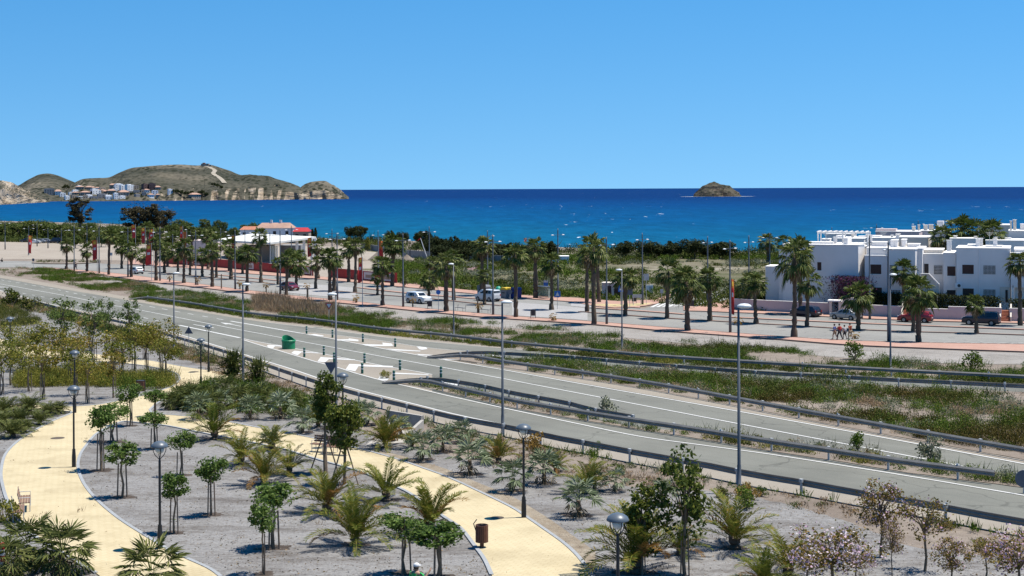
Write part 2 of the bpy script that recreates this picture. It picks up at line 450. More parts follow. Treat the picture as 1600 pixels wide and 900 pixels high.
def shelter_glass():
    m, nt, out = new_mat('shelter_glass')
    t = N(nt, 'ShaderNodeBsdfTransparent'); g = N(nt, 'ShaderNodeBsdfPrincipled')
    g.inputs['Base Color'].default_value = (.35, .42, .38, 1); g.inputs['Roughness'].default_value = 0.1
    x = N(nt, 'ShaderNodeMixShader'); x.inputs[0].default_value = 0.45
    nt.links.new(t.outputs[0], x.inputs[1]); nt.links.new(g.outputs[0], x.inputs[2]); nt.links.new(x.outputs[0], out.inputs['Surface'])
    M['shelter_glass'] = m
shelter_glass()
def sea_mat():
    m, nt, out = new_mat('sea_water')
    sep = N(nt, 'ShaderNodeSeparateXYZ'); nt.links.new(pos(nt), sep.inputs[0])
    mr = N(nt, 'ShaderNodeMapRange'); mr.inputs['From Min'].default_value = 380; mr.inputs['From Max'].default_value = 4000
    # depth of water: along the beach shallow and turquoise, offshore deep; the bay on the west side stays shallower
    ad = N(nt, 'ShaderNodeMath', operation='MULTIPLY_ADD'); ad.inputs[1].default_value = 0.75
    nt.links.new(sep.outputs['X'], ad.inputs[0]); nt.links.new(sep.outputs['Y'], ad.inputs[2])
    nt.links.new(ad.outputs[0], mr.inputs['Value'])
    patch = noise(nt, pos(nt, (0.0022, 0.0007, 1)), 1.0, 5, 0.6, 0.5)
    pm = N(nt, 'ShaderNodeMath', operation='MULTIPLY_ADD'); pm.inputs[1].default_value = 0.30
    nt.links.new(patch, pm.inputs[0]); nt.links.new(mr.outputs[0], pm.inputs[2])
    deep = ramp(nt, pm.outputs[0], [(0.10, (.013, .098, .122)), (0.20, (.0022, .066, .130)), (0.34, (.0008, .046, .127)), (0.6, (.0008, .031, .112)), (1.0, (.0014, .018, .082))])
    rip = noise(nt, pos(nt, (0.10, 0.022, 1)), 1.0, 6, 0.75)
    c = mix(nt, 1.0, deep, ramp(nt, rip, [(0.3, 0.70), (0.7, 1.35)]), 'MULTIPLY')
    # white horses
    f1 = noise(nt, pos(nt, (0.17, 0.021, 1)), 1.0, 4, 0.6, 0.3)
    f2 = noise(nt, pos(nt, (0.006, 0.0016, 1)), 1.0, 4, 0.6)
    fm = N(nt, 'ShaderNodeMath', operation='MULTIPLY_ADD'); fm.inputs[1].default_value = 0.42
    nt.links.new(f2, fm.inputs[0]); nt.links.new(f1, fm.inputs[2])
    c = mix(nt, ramp(nt, fm.outputs[0], [(0.955, 0.0), (1.0, 0.6)]), c, (.72, .76, .78))
    bp = noise(nt, pos(nt, (0.35, 0.10, 1)), 1.0, 4, 0.7)
    finish(nt, out, c, 0.6, 0.02, bp, 0.5, 0.6)
    M['sea_water'] = m
sea_mat()
def hill_mat(name='hill_scrub', th=0.50, dark=1.0):
    m, nt, out = new_mat(name)
    geo = N(nt, 'ShaderNodeNewGeometry')
    sp = N(nt, 'ShaderNodeSeparateXYZ'); nt.links.new(geo.outputs['Normal'], sp.inputs[0])
    pz = N(nt, 'ShaderNodeSeparateXYZ'); nt.links.new(geo.outputs['Position'], pz.inputs[0])
    big = noise(nt, pos(nt, (0.004, 0.004, 0.03)), 1.0, 6, 0.65, 0.5)
    earth = ramp(nt, big, [(0.3, (.032, .034, .025)), (0.45, (.052, .051, .039)), (0.58, (.082, .075, .057)), (0.72, (.15, .13, .10))])
    v = N(nt, 'ShaderNodeTexVoronoi'); v.inputs['Scale'].default_value = 1.0
    nt.links.new(pos(nt, (0.10, 0.05, 0.10)), v.inputs['Vector'])
    msk = ramp(nt, v.outputs['Distance'], [(0.34, 1.0), (0.52, 0.0)])
    dens = ramp(nt, noise(nt, pos(nt, (0.009, 0.006, 0.02)), 1.0, 4, 0.6), [(0.35, 0.25), (0.65, 1.0)])
    bush = mix(nt, 1.0, msk, dens, 'MULTIPLY')
    c = mix(nt, bush, earth, (.011, .015, .008))
    # steep bare rock: pale cliffs
    st = N(nt, 'ShaderNodeMath', operation='MULTIPLY_ADD'); st.inputs[1].default_value = -1.0; st.inputs[2].default_value = 1.0
    nt.links.new(sp.outputs['Z'], st.inputs[0])
    jit = noise(nt, pos(nt, (0.03, 0.02, 0.12)), 1.0, 6, 0.7)
    sj = N(nt, 'ShaderNodeMath', operation='MULTIPLY_ADD'); sj.inputs[1].default_value = 0.35
    nt.links.new(jit, sj.inputs[0]); nt.links.new(st.outputs[0], sj.inputs[2])
    rock = ramp(nt, jit, [(0.3, (.12 * dark, .085 * dark, .055 * dark)), (0.5, (.28 * dark, .225 * dark, .165 * dark)), (0.7, (.42 * dark, .36 * dark, .285 * dark))])
    c = mix(nt, ramp(nt, sj.outputs[0], [(th, 0.0), (th + .1, 1.0)]), c, rock)
    finish(nt, out, c, 1.0, 0.05, big, 1.0, 22.0)
    M[name] = m
hill_mat()
hill_mat('islet_rock', .62, .42)
plain('track_gravel', (.34, .30, .24), 0.95, 0.12, 0.05)
plain('sea_foam', (.75, .78, .79), 0.8, 0.1, 0.1)
# ---------------------------------------------------------------- the land
SHORE = [(-2600, 1250), (-1500, 1050), (-1000, 930), (-800, 830), (-600, 730), (-500, 640), (-300, 515), (-100, 470), (100, 420), (400, 386), (800, 362), (1200, 345), (2600, 320)]
def shoreY(u): return ip(SHORE, u)
def ground_sheet():
    us = frange(-2600, 2600, 50)
    ts = [0.05, .09, .14, .2, .25, .3, .35, .4, .43, .46, .49, .52, .56, .6, .65, .7, .76, .82, .88, .94, 1.0]
    vs, fs = [], []
    rows = []
    for Y in frange(6, 240, 4): rows.append(('a', Y))
    for k in frange(0.06, 1.0, 0.06): rows.append(('f', k))
    rows += [('d', 8, -4.4), ('d', 30, -7.4), ('d', 60, -9.0)]
    n = len(us)
    for r in rows:
        for u in us:
            s = shoreY(u)
            if r[0] == 'a': Y = r[1]; z = gz(Y)
            elif r[0] == 'f': Y = 240 + (s - 240) * r[1]; z = -3.0
            else: Y = s + r[1]; z = r[2]
            vs.append((u / FPX * Y, Y, z))
    for i in range(len(rows) - 1):
        for k in range(n - 1):
            fs.append((i * n + k, i * n + k + 1, (i + 1) * n + k + 1, (i + 1) * n + k))
    b = MB().add(vs, fs)
    return kind(b.build('ground', M['dirt']), 'structure')
ground_sheet()
def sea_sheet():
    vs, fs = [], []
    us = frange(-4200, 4200, 400)
    ys = [250, 450, 700, 1000, 1500, 2300, 3500, 6000, 12000, 25000, 60000, 120000]
    for Y in ys:
        for u in us: vs.append((u / FPX * Y, Y, -6.5))
    n = len(us)
    for i in range(len(ys) - 1):
        for k in range(n - 1): fs.append((i * n + k, i * n + k + 1, (i + 1) * n + k + 1, (i + 1) * n + k))
    return kind(MB().add(vs, fs).build('sea', M['sea_water']), 'structure')
sea_sheet()
def strip(name, far, near, x0, x1, dz, mat, dx=8, across=6, k='structure', edge=0.0, grow=None):
    """a sheet lying on the land between two edges"""
    vs, fs = [], []
    xs = frange(x0, x1, dx)
    w = across + 1
    for x in xs:
        a, b = P(x, ip(near, x)), P(x, ip(far, x))
        for j in range(w):
            q = a.lerp(b, j / across)
            jx = jy = 0
            if edge and (j == 0 or j == across):
                nn = mnoise.noise(Vector((q.x * 0.35, q.y * 0.35, 3.1))) + 0.5 * mnoise.noise(Vector((q.x * 1.3, q.y * 1.3, 9.1)))
                q = q + (b - a).normalized() * nn * edge
            vs.append((q.x, q.y, gz(q.y) + dz))
    for i in range(len(xs) - 1):
        for j in range(across): fs.append((i * w + j, (i + 1) * w + j, (i + 1) * w + j + 1, i * w + j + 1))
    return kind(MB().add(vs, fs).build(name, mat), k)
def area(name, pts, dz, mat, step=6, k='structure', sub=True):
    """a filled outline lying on the land (pixel outline resampled, triangulated)"""
    from mathutils.geometry import delaunay_2d_cdt
    w = []
    n = len(pts)
    for i in range(n):
        a, b = Vector(pts[i]), Vector(pts[(i + 1) % n])
        kk = max(1, int((b - a).length / step))
        for j in range(kk):
            q = a.lerp(b, j / kk); p = P(q.x, q.y); w.append(Vector((p.x, p.y)))
    edges = [(i, (i + 1) % len(w)) for i in range(len(w))]
    v, e, f, *_ = delaunay_2d_cdt(w, edges, [], 1, 1e-5)
    b = MB().add([(q.x, q.y, gz(q.y) + dz) for q in v], f)
    o = b.build(name, mat, fix=False)
    me = o.data
    if me.polygons and me.polygons[0].normal.z < 0: me.flip_normals()
    return kind(o, k) if k else o
def world_line(poly, x0, x1, dx=6, dz=0.0):
    return [P(x, ip(poly, x), dz) for x in frange(x0, x1, dx)]
def smooth_px(pts, step=5):
    """pixel polyline through the points, resampled with a Catmull-Rom curve"""
    out = []
    n = len(pts)
    for i in range(n - 1):
        p0, p1, p2, p3 = (Vector(pts[max(i - 1, 0)]), Vector(pts[i]), Vector(pts[i + 1]), Vector(pts[min(i + 2, n - 1)]))
        k = max(1, int((p2 - p1).length / step))
        for j in range(k):
            t = j / k
            out.append(0.5 * ((2*p1) + (p2-p0)*t + (2*p0-5*p1+4*p2-p3)*t*t + (3*p1-p0-3*p2+p3)*t**3))
    out.append(Vector(pts[-1]))
    return [(q.x, q.y) for q in out]
def ribbon(b, pts, width, dz=0.0, thick=0.0, m=0):
    """a flat (or raised) band along world points"""
    n = len(pts)
    vs, fs = [], []
    for i, p in enumerate(pts):
        d = pts[min(i + 1, n - 1)] - pts[max(i - 1, 0)]
        d = Vector((d.x, d.y, 0)).normalized()
        s = Vector((-d.y, d.x, 0)) * (width / 2)
        for q in (p + s, p - s):
            vs.append((q.x, q.y, gz(q.y) + dz + thick))
        if thick:
            for q in (p + s, p - s): vs.append((q.x, q.y, gz(q.y) + dz - 0.02))
    k = 4 if thick else 2
    for i in range(n - 1):
        a, c = i * k, (i + 1) * k
        fs.append((a + 1, c + 1, c, a))
        if thick:
            fs.append((a, c, c + 2, a + 2)); fs.append((a + 3, c + 3, c + 1, a + 1))
    if thick:
        fs.append((0, 2, 3, 1)); e = (n - 1) * k; fs.append((e, e + 1, e + 3, e + 2))
    b.add(vs, fs, m)
# ---------------------------------------------------------------- guardrail lines (tops, as pixels)
R1T = [(202,461),(225,461.5),(250,465),(300,472),(400,488),(500,498),(600,511.5),(700,521),(800,532.5),(900,542),(1000,551),(1100,558),(1200,564),(1300,570),(1400,575.5),(1500,580.5),(1600,585.5)]
R2T = [(664,547.5),(700,547),(760,548.5),(800,550.5),(900,556.5),(1000,565.5),(1100,573),(1200,580.5),(1300,585.5),(1400,591),(1500,595.5),(1600,600.5)]
R3T = [(664,548),(700,549.5),(735,553),(800,563.5),(900,577),(1000,592),(1100,609.5),(1200,628),(1300,646),(1400,664),(1500,681),(1600,698)]
R4T = [(596,585.5),(650,588.5),(700,599),(750,610),(800,621),(900,638),(1000,653.5),(1100,668.5),(1200,684.5),(1300,699),(1400,714.5),(1500,727.5),(1594,739)]
R4BT = [(600,585),(650,586.5),(700,592),(750,600),(800,611),(887,627),(925,637),(975,646),(1012,652.5)]
R5T = [(38,467),(75,475.5),(120,487),(215,507.5),(275,525),(337,543),(400,563),(450,580),(500,596),(550,610.5),(600,623),(650,635),(712,649.5),(800,665.5),(872,681),(925,690.5),(980,701),(1037,711),(1102,722.5),(1172,736.5),(1250,749),(1337,765),(1432,780.5),(1537,800),(1600,811)]
def base_px(poly, h=0.75):
    out = []
    for x, y in poly:
        p = P(x, y, 0, h)
        t = (CAMH - (p.z)) / p.y
        out.append((x, HY + t * FPX - ROLL * (x - CX)))
    return out
R1B, R2B, R3B, R4B, R5B, R4BB = map(base_px, (R1T, R2T, R3T, R4T, R5T, R4BT))
# ---------------------------------------------------------------- highway
AF = [(-60,421),(0,430),(50,438),(87,445),(125,452.5),(169,459),(200,464.5),(250,474),(300,482),(400,498.5),(500,511),(600,524),(700,534.5),(800,543.5),(900,552),(1000,560.5),(1100,568.5),(1200,576),(1400,588),(1600,598)]
AN = [(-60,447),(0,462),(40,475)] + [(x, y + 1) for x, y in R5B[1:]]
strip('highway', AF, AN, -170, 2300, .03, M['asphalt'], across=24)
LA = [(-40,430),(9,439),(44,445),(87,452.5),(125,460.6),(162,467),(196,472.7),(232,479),(280,488),(320,495),(356,501.5),(400,509),(437,515.5),(475,522),(506,527.5),(556,537),(600,545.8),(650,555),(700,564),(750,572.3),(800,581),(905,600),(1062,627.5),(1200,652),(1400,688.5),(1600,726)]
LB = [(-40,437.5),(0,444),(50,453),(110,464),(162,475),(215,484.3),(275,496),(325,506),(377,516.3),(400,520.6),(460,532),(525,544.3),(600,558.3),(700,576.3),(800,595),(825,600),(1062,645.5),(1200,672),(1430,715.5),(1600,748)]
LC = [(35,458.5),(75,466),(95,470.6),(122,476),(152,482.5),(219,495.6),(241,500.6),(267,506),(280,508.7),(320,517),(375,528.5),(400,534),(431,539.5),(460,545),(507,554),(550,562.5),(600,572.5),(650,581),(675,586)]
LD = [(375,530),(400,538),(444,551),(494,566),(531,576),(556,584),(600,596),(650,607.5),(710,621.5),(800,641.3),(900,662.5),(1000,683),(1100,697),(1200,710.5),(1300,726),(1400,742),(1500,758.5),(1600,775.5)]
LE = [(-40,443),(0,454),(22,460),(72,474),(144,489.5),(229,508.5),(275,521.5),(331,538.5),(367,549.5),(400,560.5),(425,568),(462,579.5),(500,592.5),(550,607.5),(600,620.5),(650,633),(712,648.5),(800,667),(925,693),(1037,714.5),(1172,740)]
def lift(poly, d): return [(x, y + d) for x, y in poly]
# paved shoulders and painted gore areas, paler and browner than the lanes
strip('shoulder', AF, lift(AF, 0), -60, 1, .031, M['worn_asphalt'], across=2) if False else None
b1 = [(-60,426),(0,434.5),(87,450),(169,464),(250,478.5),(300,486),(400,502),(500,514),(600,527.5),(700,537.5),(800,546),(900,554),(1000,562.5)]
strip('road_shoulder', AF, b1, -60, 1000, .036, M['worn_asphalt'], across=3)
strip('road_shoulder', LE, AN, -40, 2300, .036, M['worn_asphalt'], across=3)
strip('road_shoulder', R3B, lift([(x, y) for x, y in LA if x > 690], -1.5), 700, 2300, .036, M['worn_asphalt'], across=3)
strip('gore_surface', LC, LD, 378, 675, .036, M['worn_asphalt'], across=4)
GU = [(470,519.5),(500,521.5),(550,527),(600,533.5),(650,541.5),(700,547),(760,551)]
strip('gore_surface', GU, LA, 472, 745, .036, M['worn_asphalt'], across=4)
# traffic islands between the guardrails
isl1_near = R3B; isl1_far = [(x, y - 2) for x, y in R2B]
strip('median_ground', isl1_far, isl1_near, 672, 2300, .06, M['dirt'], across=8, edge=0.25)
isl2_far = [(x, y) for x, y in R4BB] + [(1100, 676), (1200, 689), (1300, 703), (1400, 718), (1500, 732), (1594, 744)]
strip('median_ground', isl2_far, R4B, 625, 1610, .06, M['dirt'], across=6, edge=0.2)
# ---------------------------------------------------------------- road markings
mk = MB()
def line(poly, x0, x1, w=0.15):
    ribbon(mk, world_line(poly, x0, x1), w, .052)
def dashes(poly, x0, x1, on, off, w=0.13):
    pts = world_line(poly, x0, x1, 1.5); acc = 0; seg = []; 
    for a, c in zip(pts, pts[1:]):
        if acc % (on + off) < on: seg.append(a)
        elif len(seg) > 1: ribbon(mk, seg, w, .052); seg = []
        else: seg = []
        acc += (c - a).length
    if len(seg) > 1: ribbon(mk, seg, w, .052)
line(LB, -40, 2300, 0.2)
dashes(LA, -40, 358, 2.6, 2.4, 0.2); line(LA, 360, 470, 0.38); line(LA, 470, 2300, 0.22)
dashes(LC, 35, 278, 2.4, 2.4, 0.18); line(LC, 280, 375, 0.42); line(LC, 380, 675, 0.18)
line(LD, 378, 2300, 0.19); line(LE, -40, 900, 0.2)
line(GU, 475, 760, 0.13); line(b1, 420, 1000, 0.12)
for poly in ([(302,507.3),(316,509),(317,507.8),(336,513.2),(314,511),(314,509.8)], [(344,504),(358,506.2),(360,504.8),(377,510.6),(357,508.7),(358,507.2)], [(0,448.6),(7,449.2),(8,448),(15,450),(12,451.6),(6,450.6),(0,450.8)]):
    pass
CHEV = [[(417,541.2),(420,539.4),(443,541.3),(442,542.4),(430,541.6),(426.5,545),(419,543.6)],
 [(455,552.5),(460,548.8),(497.5,552.2),(497.5,553),(471,551.3),(465,556)],
 [(496,565.6),(501,558.8),(555,562.4),(554,563.6),(514,562),(508,567.2)],
 [(540,578.2),(546,569.4),(614,572.8),(614,575.2),(560,573.2),(555,581.2)],
 [(590,593.5),(594,588.8),(608,591.8),(604.5,595.8)],
 [(617,583.1),(670,585.8),(669,586.9),(617,585.2)],
 [(695,597.2),(716,601.3),(714,604.2),(693,600.2)],
 [(481,524),(491,522.6),(505.5,524.8),(505,526.2)],
 [(526,531.2),(545,530.8),(545,529.4),(560,531.6),(560,534.2),(544,533),(527,532.8)],
 [(563,538.4),(598,539.3),(597.5,536),(612,537.5),(614.5,541.2),(600,541.6),(572,541)],
 [(601,545.2),(657.5,548.9),(656,550),(618,548.4)],
 [(651,542.2),(666,543.2),(668,546.4),(659,547.4),(655,546.4)],
 [(650,553.8),(692,556.4),(690,557.6),(655,555.6)],
 [(688,560.8),(727,562.6),(724,563.6),(697,563.2)],
 [(767,555),(784,557.5),(784,558.8),(770,557.2)]]
o_mark = mk.build('road_markings', M['road_paint']); kind(o_mark, 'structure')
for c in CHEV: area('road_markings', c, .056, M['road_paint'], 4)
def arrow(pxa, pxb):
    a, c = P(*pxa), P(*pxb); d = (c - a); d.z = 0; L = d.length; d.normalize(); s = Vector((-d.y, d.x, 0))
    q = [(0, .12), (L * .55, .12), (L * .55, .55), (L, 0), (L * .55, -.55), (L * .55, -.12), (0, -.12)]
    vs = [a + d * x + s * y for x, y in q]
    MBv = MB().add([(v.x, v.y, gz(v.y) + .054) for v in vs], [(0, 1, 5, 6), (2, 3, 4)])
    kind(MBv.build('road_markings', M['road_paint']), 'structure')
arrow((302, 507.5), (336, 513.3)); arrow((377, 510.6), (344, 504.2)); arrow((16, 450.2), (-3, 448.4))
# ---------------------------------------------------------------- park: gravel, paths and kerbs
VERGE = [(-60,478),(0,484),(60,482),(130,497),(200,520),(260,548),(300,566),(400,600),(500,655),(600,683),(700,712),(800,728),(900,748),(1000,762),(1130,772),(1250,792),(1330,818),(1400,848),(1500,862),(1600,872),(1700,880)]
strip('park_gravel', VERGE, [(-100, 1300), (1800, 1300)], -100, 2300, .015, M['park_gravel'], across=30, edge=1.0)
GROVE = smooth_px([(-60,634),(60,634),(100,636),(145,634),(180,628),(226,618),(270,604),(281,592),(278,586),(262,579),(217,571),(160,566),(80,560),(0,556),(-60,554)])
L_MAIN = smooth_px([(150,897),(130,886),(105,870),(60,843),(30,815),(12,785),(3,755),(2,735),(8,712),(25,693),(50,676),(82,659),(112,646),(100,643.5),(60,641),(0,640),(-60,640)])
BED = smooth_px([(345,903),(325,889),(270,864),(225,837),(185,811),(150,781),(130,755),(122,732),(125,712),(135,697),(147,682),(165,670),(186,661)]) + smooth_px([(193,659),(210,660.5),(260,666),(300,674),(347,683),(432,700),(465,709),(500,720),(560,737),(617,761),(645,775),(695,810),(720,827),(742,855),(757,876),(768,900)])
UP2 = smooth_px([(934,910),(922,897),(905,873),(882,851),(850,828),(821,808),(800,794.5),(750,770),(700,747),(662,733),(625,720),(587,709),(550,699.5),(500,688),(442,676),(400,668.5),(362,661),(325,655.5),(287,651),(252,648),(236,645)]) + smooth_px([(234,641),(250,628),(275,617),(300,609.5),(330,600),(352,595),(400,594)])
UP3 = smooth_px([(400,590),(360,583),(325,579),(287,573.5),(250,566.5),(212,560.5),(160,555),(80,545),(45,538),(0,530),(-60,524)])
path_poly = [(150, 930)] + L_MAIN + list(reversed(GROVE))[len(GROVE)*0:] 
# one outline: up the west edge, round the grove, the upper loop, down the east edge, and round the planted bed
def poly_px(l): return [tuple(q) for q in l]
outline = [(190, 930)] + L_MAIN + [(-60, 634)] + GROVE[1:] + list(reversed(UP3)) + list(reversed(UP2)) + [(960, 940), (790, 940)] + list(reversed(BED)) + [(380, 930)]
area('path', outline, .05, M['path_bricks'], 8)
kb = MB()
for ln in (L_MAIN, GROVE, BED, UP2, UP3):
    ribbon(kb, [P(x, y) for x, y in ln], 0.16, 0.0, 0.075)
kind(kb.build('path_kerb', M['kerb_concrete']), 'structure')
# pebble border by the second path
peb_near = [(560,702),(587,709.5),(625,720),(662,733.5),(700,747.5),(750,771),(800,796),(850,831),(885,858),(905,877),(922,900)]
peb_far = [(560,698),(587,703),(625,712),(662,723),(700,735),(750,756),(800,777),(850,806),(890,834),(930,862),(970,885)]
strip('pebble_border', peb_far, peb_near, 575, 930, .03, M['pebbles'], dx=4, across=3, edge=0.12)
# ---------------------------------------------------------------- promenade
PF = [(-60,419),(67,420.5),(105,424),(150,429),(225,440),(300,448.5),(400,461),(475,469.5),(550,476),(625,484),(687,490),(750,496),(800,499.5),(925,508),(1050,519),(1200,530),(1325,540),(1450,545.5),(1600,551)]
PB = [(-60,418),(67,418.5),(120,422),(200,430),(300,443),(400,456),(475,464.5),(550,471.5),(600,477),(687,485),(800,495),(925,503.5),(1050,513.5),(1200,525.5),(1300,532),(1400,536),(1600,539.5)]
M1 = [(60,412),(190,420),(257,427),(316,432.5),(361,437),(408,442),(463,447.7),(522,455),(590,461),(669,467.2),(757,476),(862,484.5),(977,493.3),(1042,498),(1109,502),(1181,506.3),(1261,511),(1341,516),(1427,519.3),(1526,522),(1600,524.5)]
M2 = [(60,409),(200,417.5),(360,432),(450,440.5),(540,448),(640,459),(720,465.6),(815,472.8),(882,478),(930,482),(1000,486.7),(1100,494),(1200,499.5),(1350,506.3),(1600,516)]
FPn = [(-60,408),(60,408.5),(200,414),(320,421.5),(360,426),(497,437),(556,442),(615,448),(665,452.5),(740,460),(820,467.5),(900,473),(956,479),(1062,485.6),(1236,493),(1350,499),(1450,502.7),(1600,506.5)]
FPf = [(200,405),(320,415.5),(360,420.5),(420,426.2),(480,431.2),(540,436.2),(580,440.2),(626,443.5),(665,447),(740,455),(820,462.5),(900,466.5),(956,471),(1062,478.5),(1148,485),(1236,489.5),(1350,495),(1450,499.7),(1600,503.5)]
strip('promenade_road', FPn, PB, -170, 2300, .03, M['street_asphalt'], across=12)
strip('promenade_pavement', PB, PF, 67, 2300, .12, M['pink_paving'], across=3)
strip('far_pavement', FPf, FPn, 200, 1000, .12, M['pink_paving'], across=3)
strip('far_pavement', FPf, FPn, 1068, 2300, .12, M['pink_paving'], across=3)
kb = MB()
for ln, x0, x1 in ((PF, 67, 2300), (PB, 67, 2300), (FPn, 200, 1000), (FPn, 1068, 2300)):
    ribbon(kb, world_line(ln, x0, x1), 0.14, 0.0, 0.15)
kind(kb.build('promenade_kerb', M['pink_kerb']), 'structure')
kb = MB()
for ln, w, segs in ((M1, 0.55, ((230, 428), (520, 782), (905, 2300))), (M2, 1.1, ((330, 440), (560, 800), (925, 1070), (1110, 2300)))):
    for x0, x1 in segs: ribbon(kb, world_line(ln, x0, x1), w, 0.0, 0.15)
kind(kb.build('median_kerb', M['pink_kerb']), 'structure')
kb = MB()
for ln, w, segs in ((M2, 0.75, ((332, 438), (562, 798), (927, 1068), (1112, 1758))),):
    for x0, x1 in segs: ribbon(kb, world_line(ln, x0, x1), w, 0.155)
kind(kb.build('median_paving', M['pink_paving']), 'structure')
# raised crossings (pale) and the side street
strip('raised_crossing', [(x, y + .8) for x, y in M2], [(x, y - 2) for x, y in PB], 800, 918, .06, M['white_sheet_ground'], across=6)
strip('raised_crossing', [(x, y + .8) for x, y in M2], [(x, y - 4) for x, y in PB], 444, 556, .06, M['white_sheet_ground'], across=6)
strip('raised_crossing', FPn, M2, 892, 930, .06, M['white_sheet_ground'], across=3)
ST = smooth_px([(1000,487),(1010,481),(1030,477.5),(1041,472),(1055,463),(1082,453),(1105,447.5),(1128,444)]) + smooth_px([(1150,443),(1146,452),(1144,462),(1128,470.5),(1100,476),(1078,482),(1070,488)])
area('side_street', ST, .036, M['street_asphalt'], 6)
area('corner_pavement', [(905,474.5),(930,479.5),(960,482),(985,481.5),(1008,479),(1026,475.5),(1037,471),(1051,462),(1080,452),(1068,455),(1040,463),(1020,469),(985,471),(950,472.5)], .125, M['pink_paving'], 5)
area('corner_ramp', [(925,477.5),(955,480.5),(985,480),(1010,477.5),(1022,474.5),(1000,475),(970,476.5),(940,476)], .14, M['yellow_paving'], 5)
area('corner_pavement', [(1074,487),(1082,482),(1103,477),(1130,471.5),(1146,467),(1149,485),(1120,487.5)], .125, M['pink_paving'], 5)
zb = MB()
for i in range(9):
    x0 = 1018 + i * 9.2
    y0, y1 = 480.5 - i * .35, 474.5 - i * .45
    ribbon(zb, [P(x0, y0), P(x0 + 13, y1)], 0.5, 0.05)
kind(zb.build('zebra_crossing', M['road_paint']), 'structure')
pk = MB()
for x in frange(1255, 1720, 21):
    ribbon(pk, [P(x, ip(PB, x) - .6), P(x + 26, ip(PB, x + 26) - 3.6)], 0.12, 0.05)
ribbon(pk, [P(1124, 470), P(1141, 466.5)], 0.3, .05)
ribbon(pk, [P(0, 412.5), P(60, 413.5)], 0.15, .05)
kind(pk.build('road_markings', M['road_paint']), 'structure')
# ---------------------------------------------------------------- beyond the promenade
strip('scrub_field', [(100,390),(640,392),(760,392),(900,392),(1200,396),(1800,402)], [(100, 402)] + [(x, y) for x, y in FPf if x >= 200], 560, 2300, .02, M['scrubland'], dx=12, across=16)
strip('car_park', [(-200,374),(0,375),(110,380),(200,380),(330,384)], [(-200,404),(0,405),(90,405),(150,406),(200,408),(330,416)], -200, 330, .02, M['car_park_gravel'], across=6)
strip('building_plot', [(333,386),(560,386),(640,396),(760,404)], [(x, y - .5) for x, y in FPf if 300 < x < 640] + [(760,455)], 333, 560, .022, M['car_park_gravel'], across=6)
area('field_sheet', [(598,411),(616,408.5),(660,409),(664,416),(640,418),(610,417)], .06, M['white_sheet_ground'])
area('field_sheet', [(706,415),(744,412),(752,416),(716,421.5)], .06, M['white_sheet_ground'])
area('purple_field', [(628,443),(640,432),(700,430),(708,420),(742,415),(752,414),(748,424),(712,436),(690,446),(664,446)], .05, M['purple_dirt'])
area('building_plot', [(560,392),(640,398),(664,402),(664,409),(600,411),(590,420),(556,420)], .04, M['car_park_gravel'])
kind(strip('street_island', [(50,409.5),(80,407.5),(130,407),(160,408)], [(50,411.8),(80,413),(130,412.6),(160,409.5)], 50, 158, .2, M['dirt'], across=2), 'structure')
strip('bank_gravel', lift(PF, 1), [(x, y) for x, y in ((60,423),(150,438),(225,450),(300,462),(400,476),(475,483),(550,490),(625,497),(700,503),(800,513),(925,523),(1050,535),(1200,548),(1325,560),(1450,567),(1600,570))], 70, 2300, .02, M['pale_gravel'], across=4, edge=0.4)
# ---------------------------------------------------------------- hills across the bay, each a terrain of its own
HILLS = []
def hill(name, us, ridge, Yn, Yf, depth, cliff, seed, top=0.0, rough=1.0, back=900):
    """ridge: pixel skyline; Yn: distance of its shore along px x; depth: metres from shore to ridge"""
    def prof(x, s):
        s = max(0.0, s)
        c = cliff(x)
        return c * min(1, s / 0.07) + (1 - c) * (s ** 0.9)
    def height(x, Y):
        a, t = uv(x, ip(ridge, x))
        Ys = ip(Yn, x); D = depth(x)
        Yr = Ys + D
        H = CAMH - t * Yr + 6.5
        s = (Y - Ys) / D
        if s < 0: return -9.0
        nn = mnoise.fractal(Vector((a * Y * 0.006, Y * 0.004, seed)), 1.0, 2.0, 5)
        n2 = mnoise.fractal(Vector((a * Y * 0.03, Y * 0.015, seed + 5)), 1.0, 2.0, 4)
        if s <= 1:
            z = H * prof(x, s) + rough * (nn * 13 + n2 * 5) * min(1, s * 5) * min(1, (1 - s) * 5 + 0.06)
        else:
            z = H * max(0.0, 1 - (s - 1) * D / back) + rough * nn * 3 * min(1, (s - 1) * 3)
        return max(z, 0.1) - 6.5 if s < 1 else z - 6.5
    HILLS.append((us, height, Yn, depth))
    xs = frange(us[0], us[1], 1.6)
    ss = [-0.02, 0.0, .01, .02, .035, .05, .07, .09, .12] + frange(.15, 1.0, .03) + [1.1, 1.25, 1.5, 1.8]
    vs, fs = [], []
    for x in xs:
        a, t = uv(x, 300)
        Ys = ip(Yn, x); D = depth(x)
        for s in ss:
            jag = mnoise.noise(Vector((x * 0.12, s * 9, seed))) * 18 if 0 <= s < .2 else 0
            Y = Ys + s * D + jag
            vs.append((a * Y, Y, height(x, Ys + s * D)))
    w = len(ss)
    for i in range(len(xs) - 1):
        for j in range(w - 1): fs.append((i * w + j, (i + 1) * w + j, (i + 1) * w + j + 1, i * w + j + 1))
    return kind(MB().add(vs, fs).build(name, M['hill_scrub']), 'structure')
YN_MAIN = [(90, 2780), (200, 2828), (330, 2900), (430, 3000), (545, 3110)]
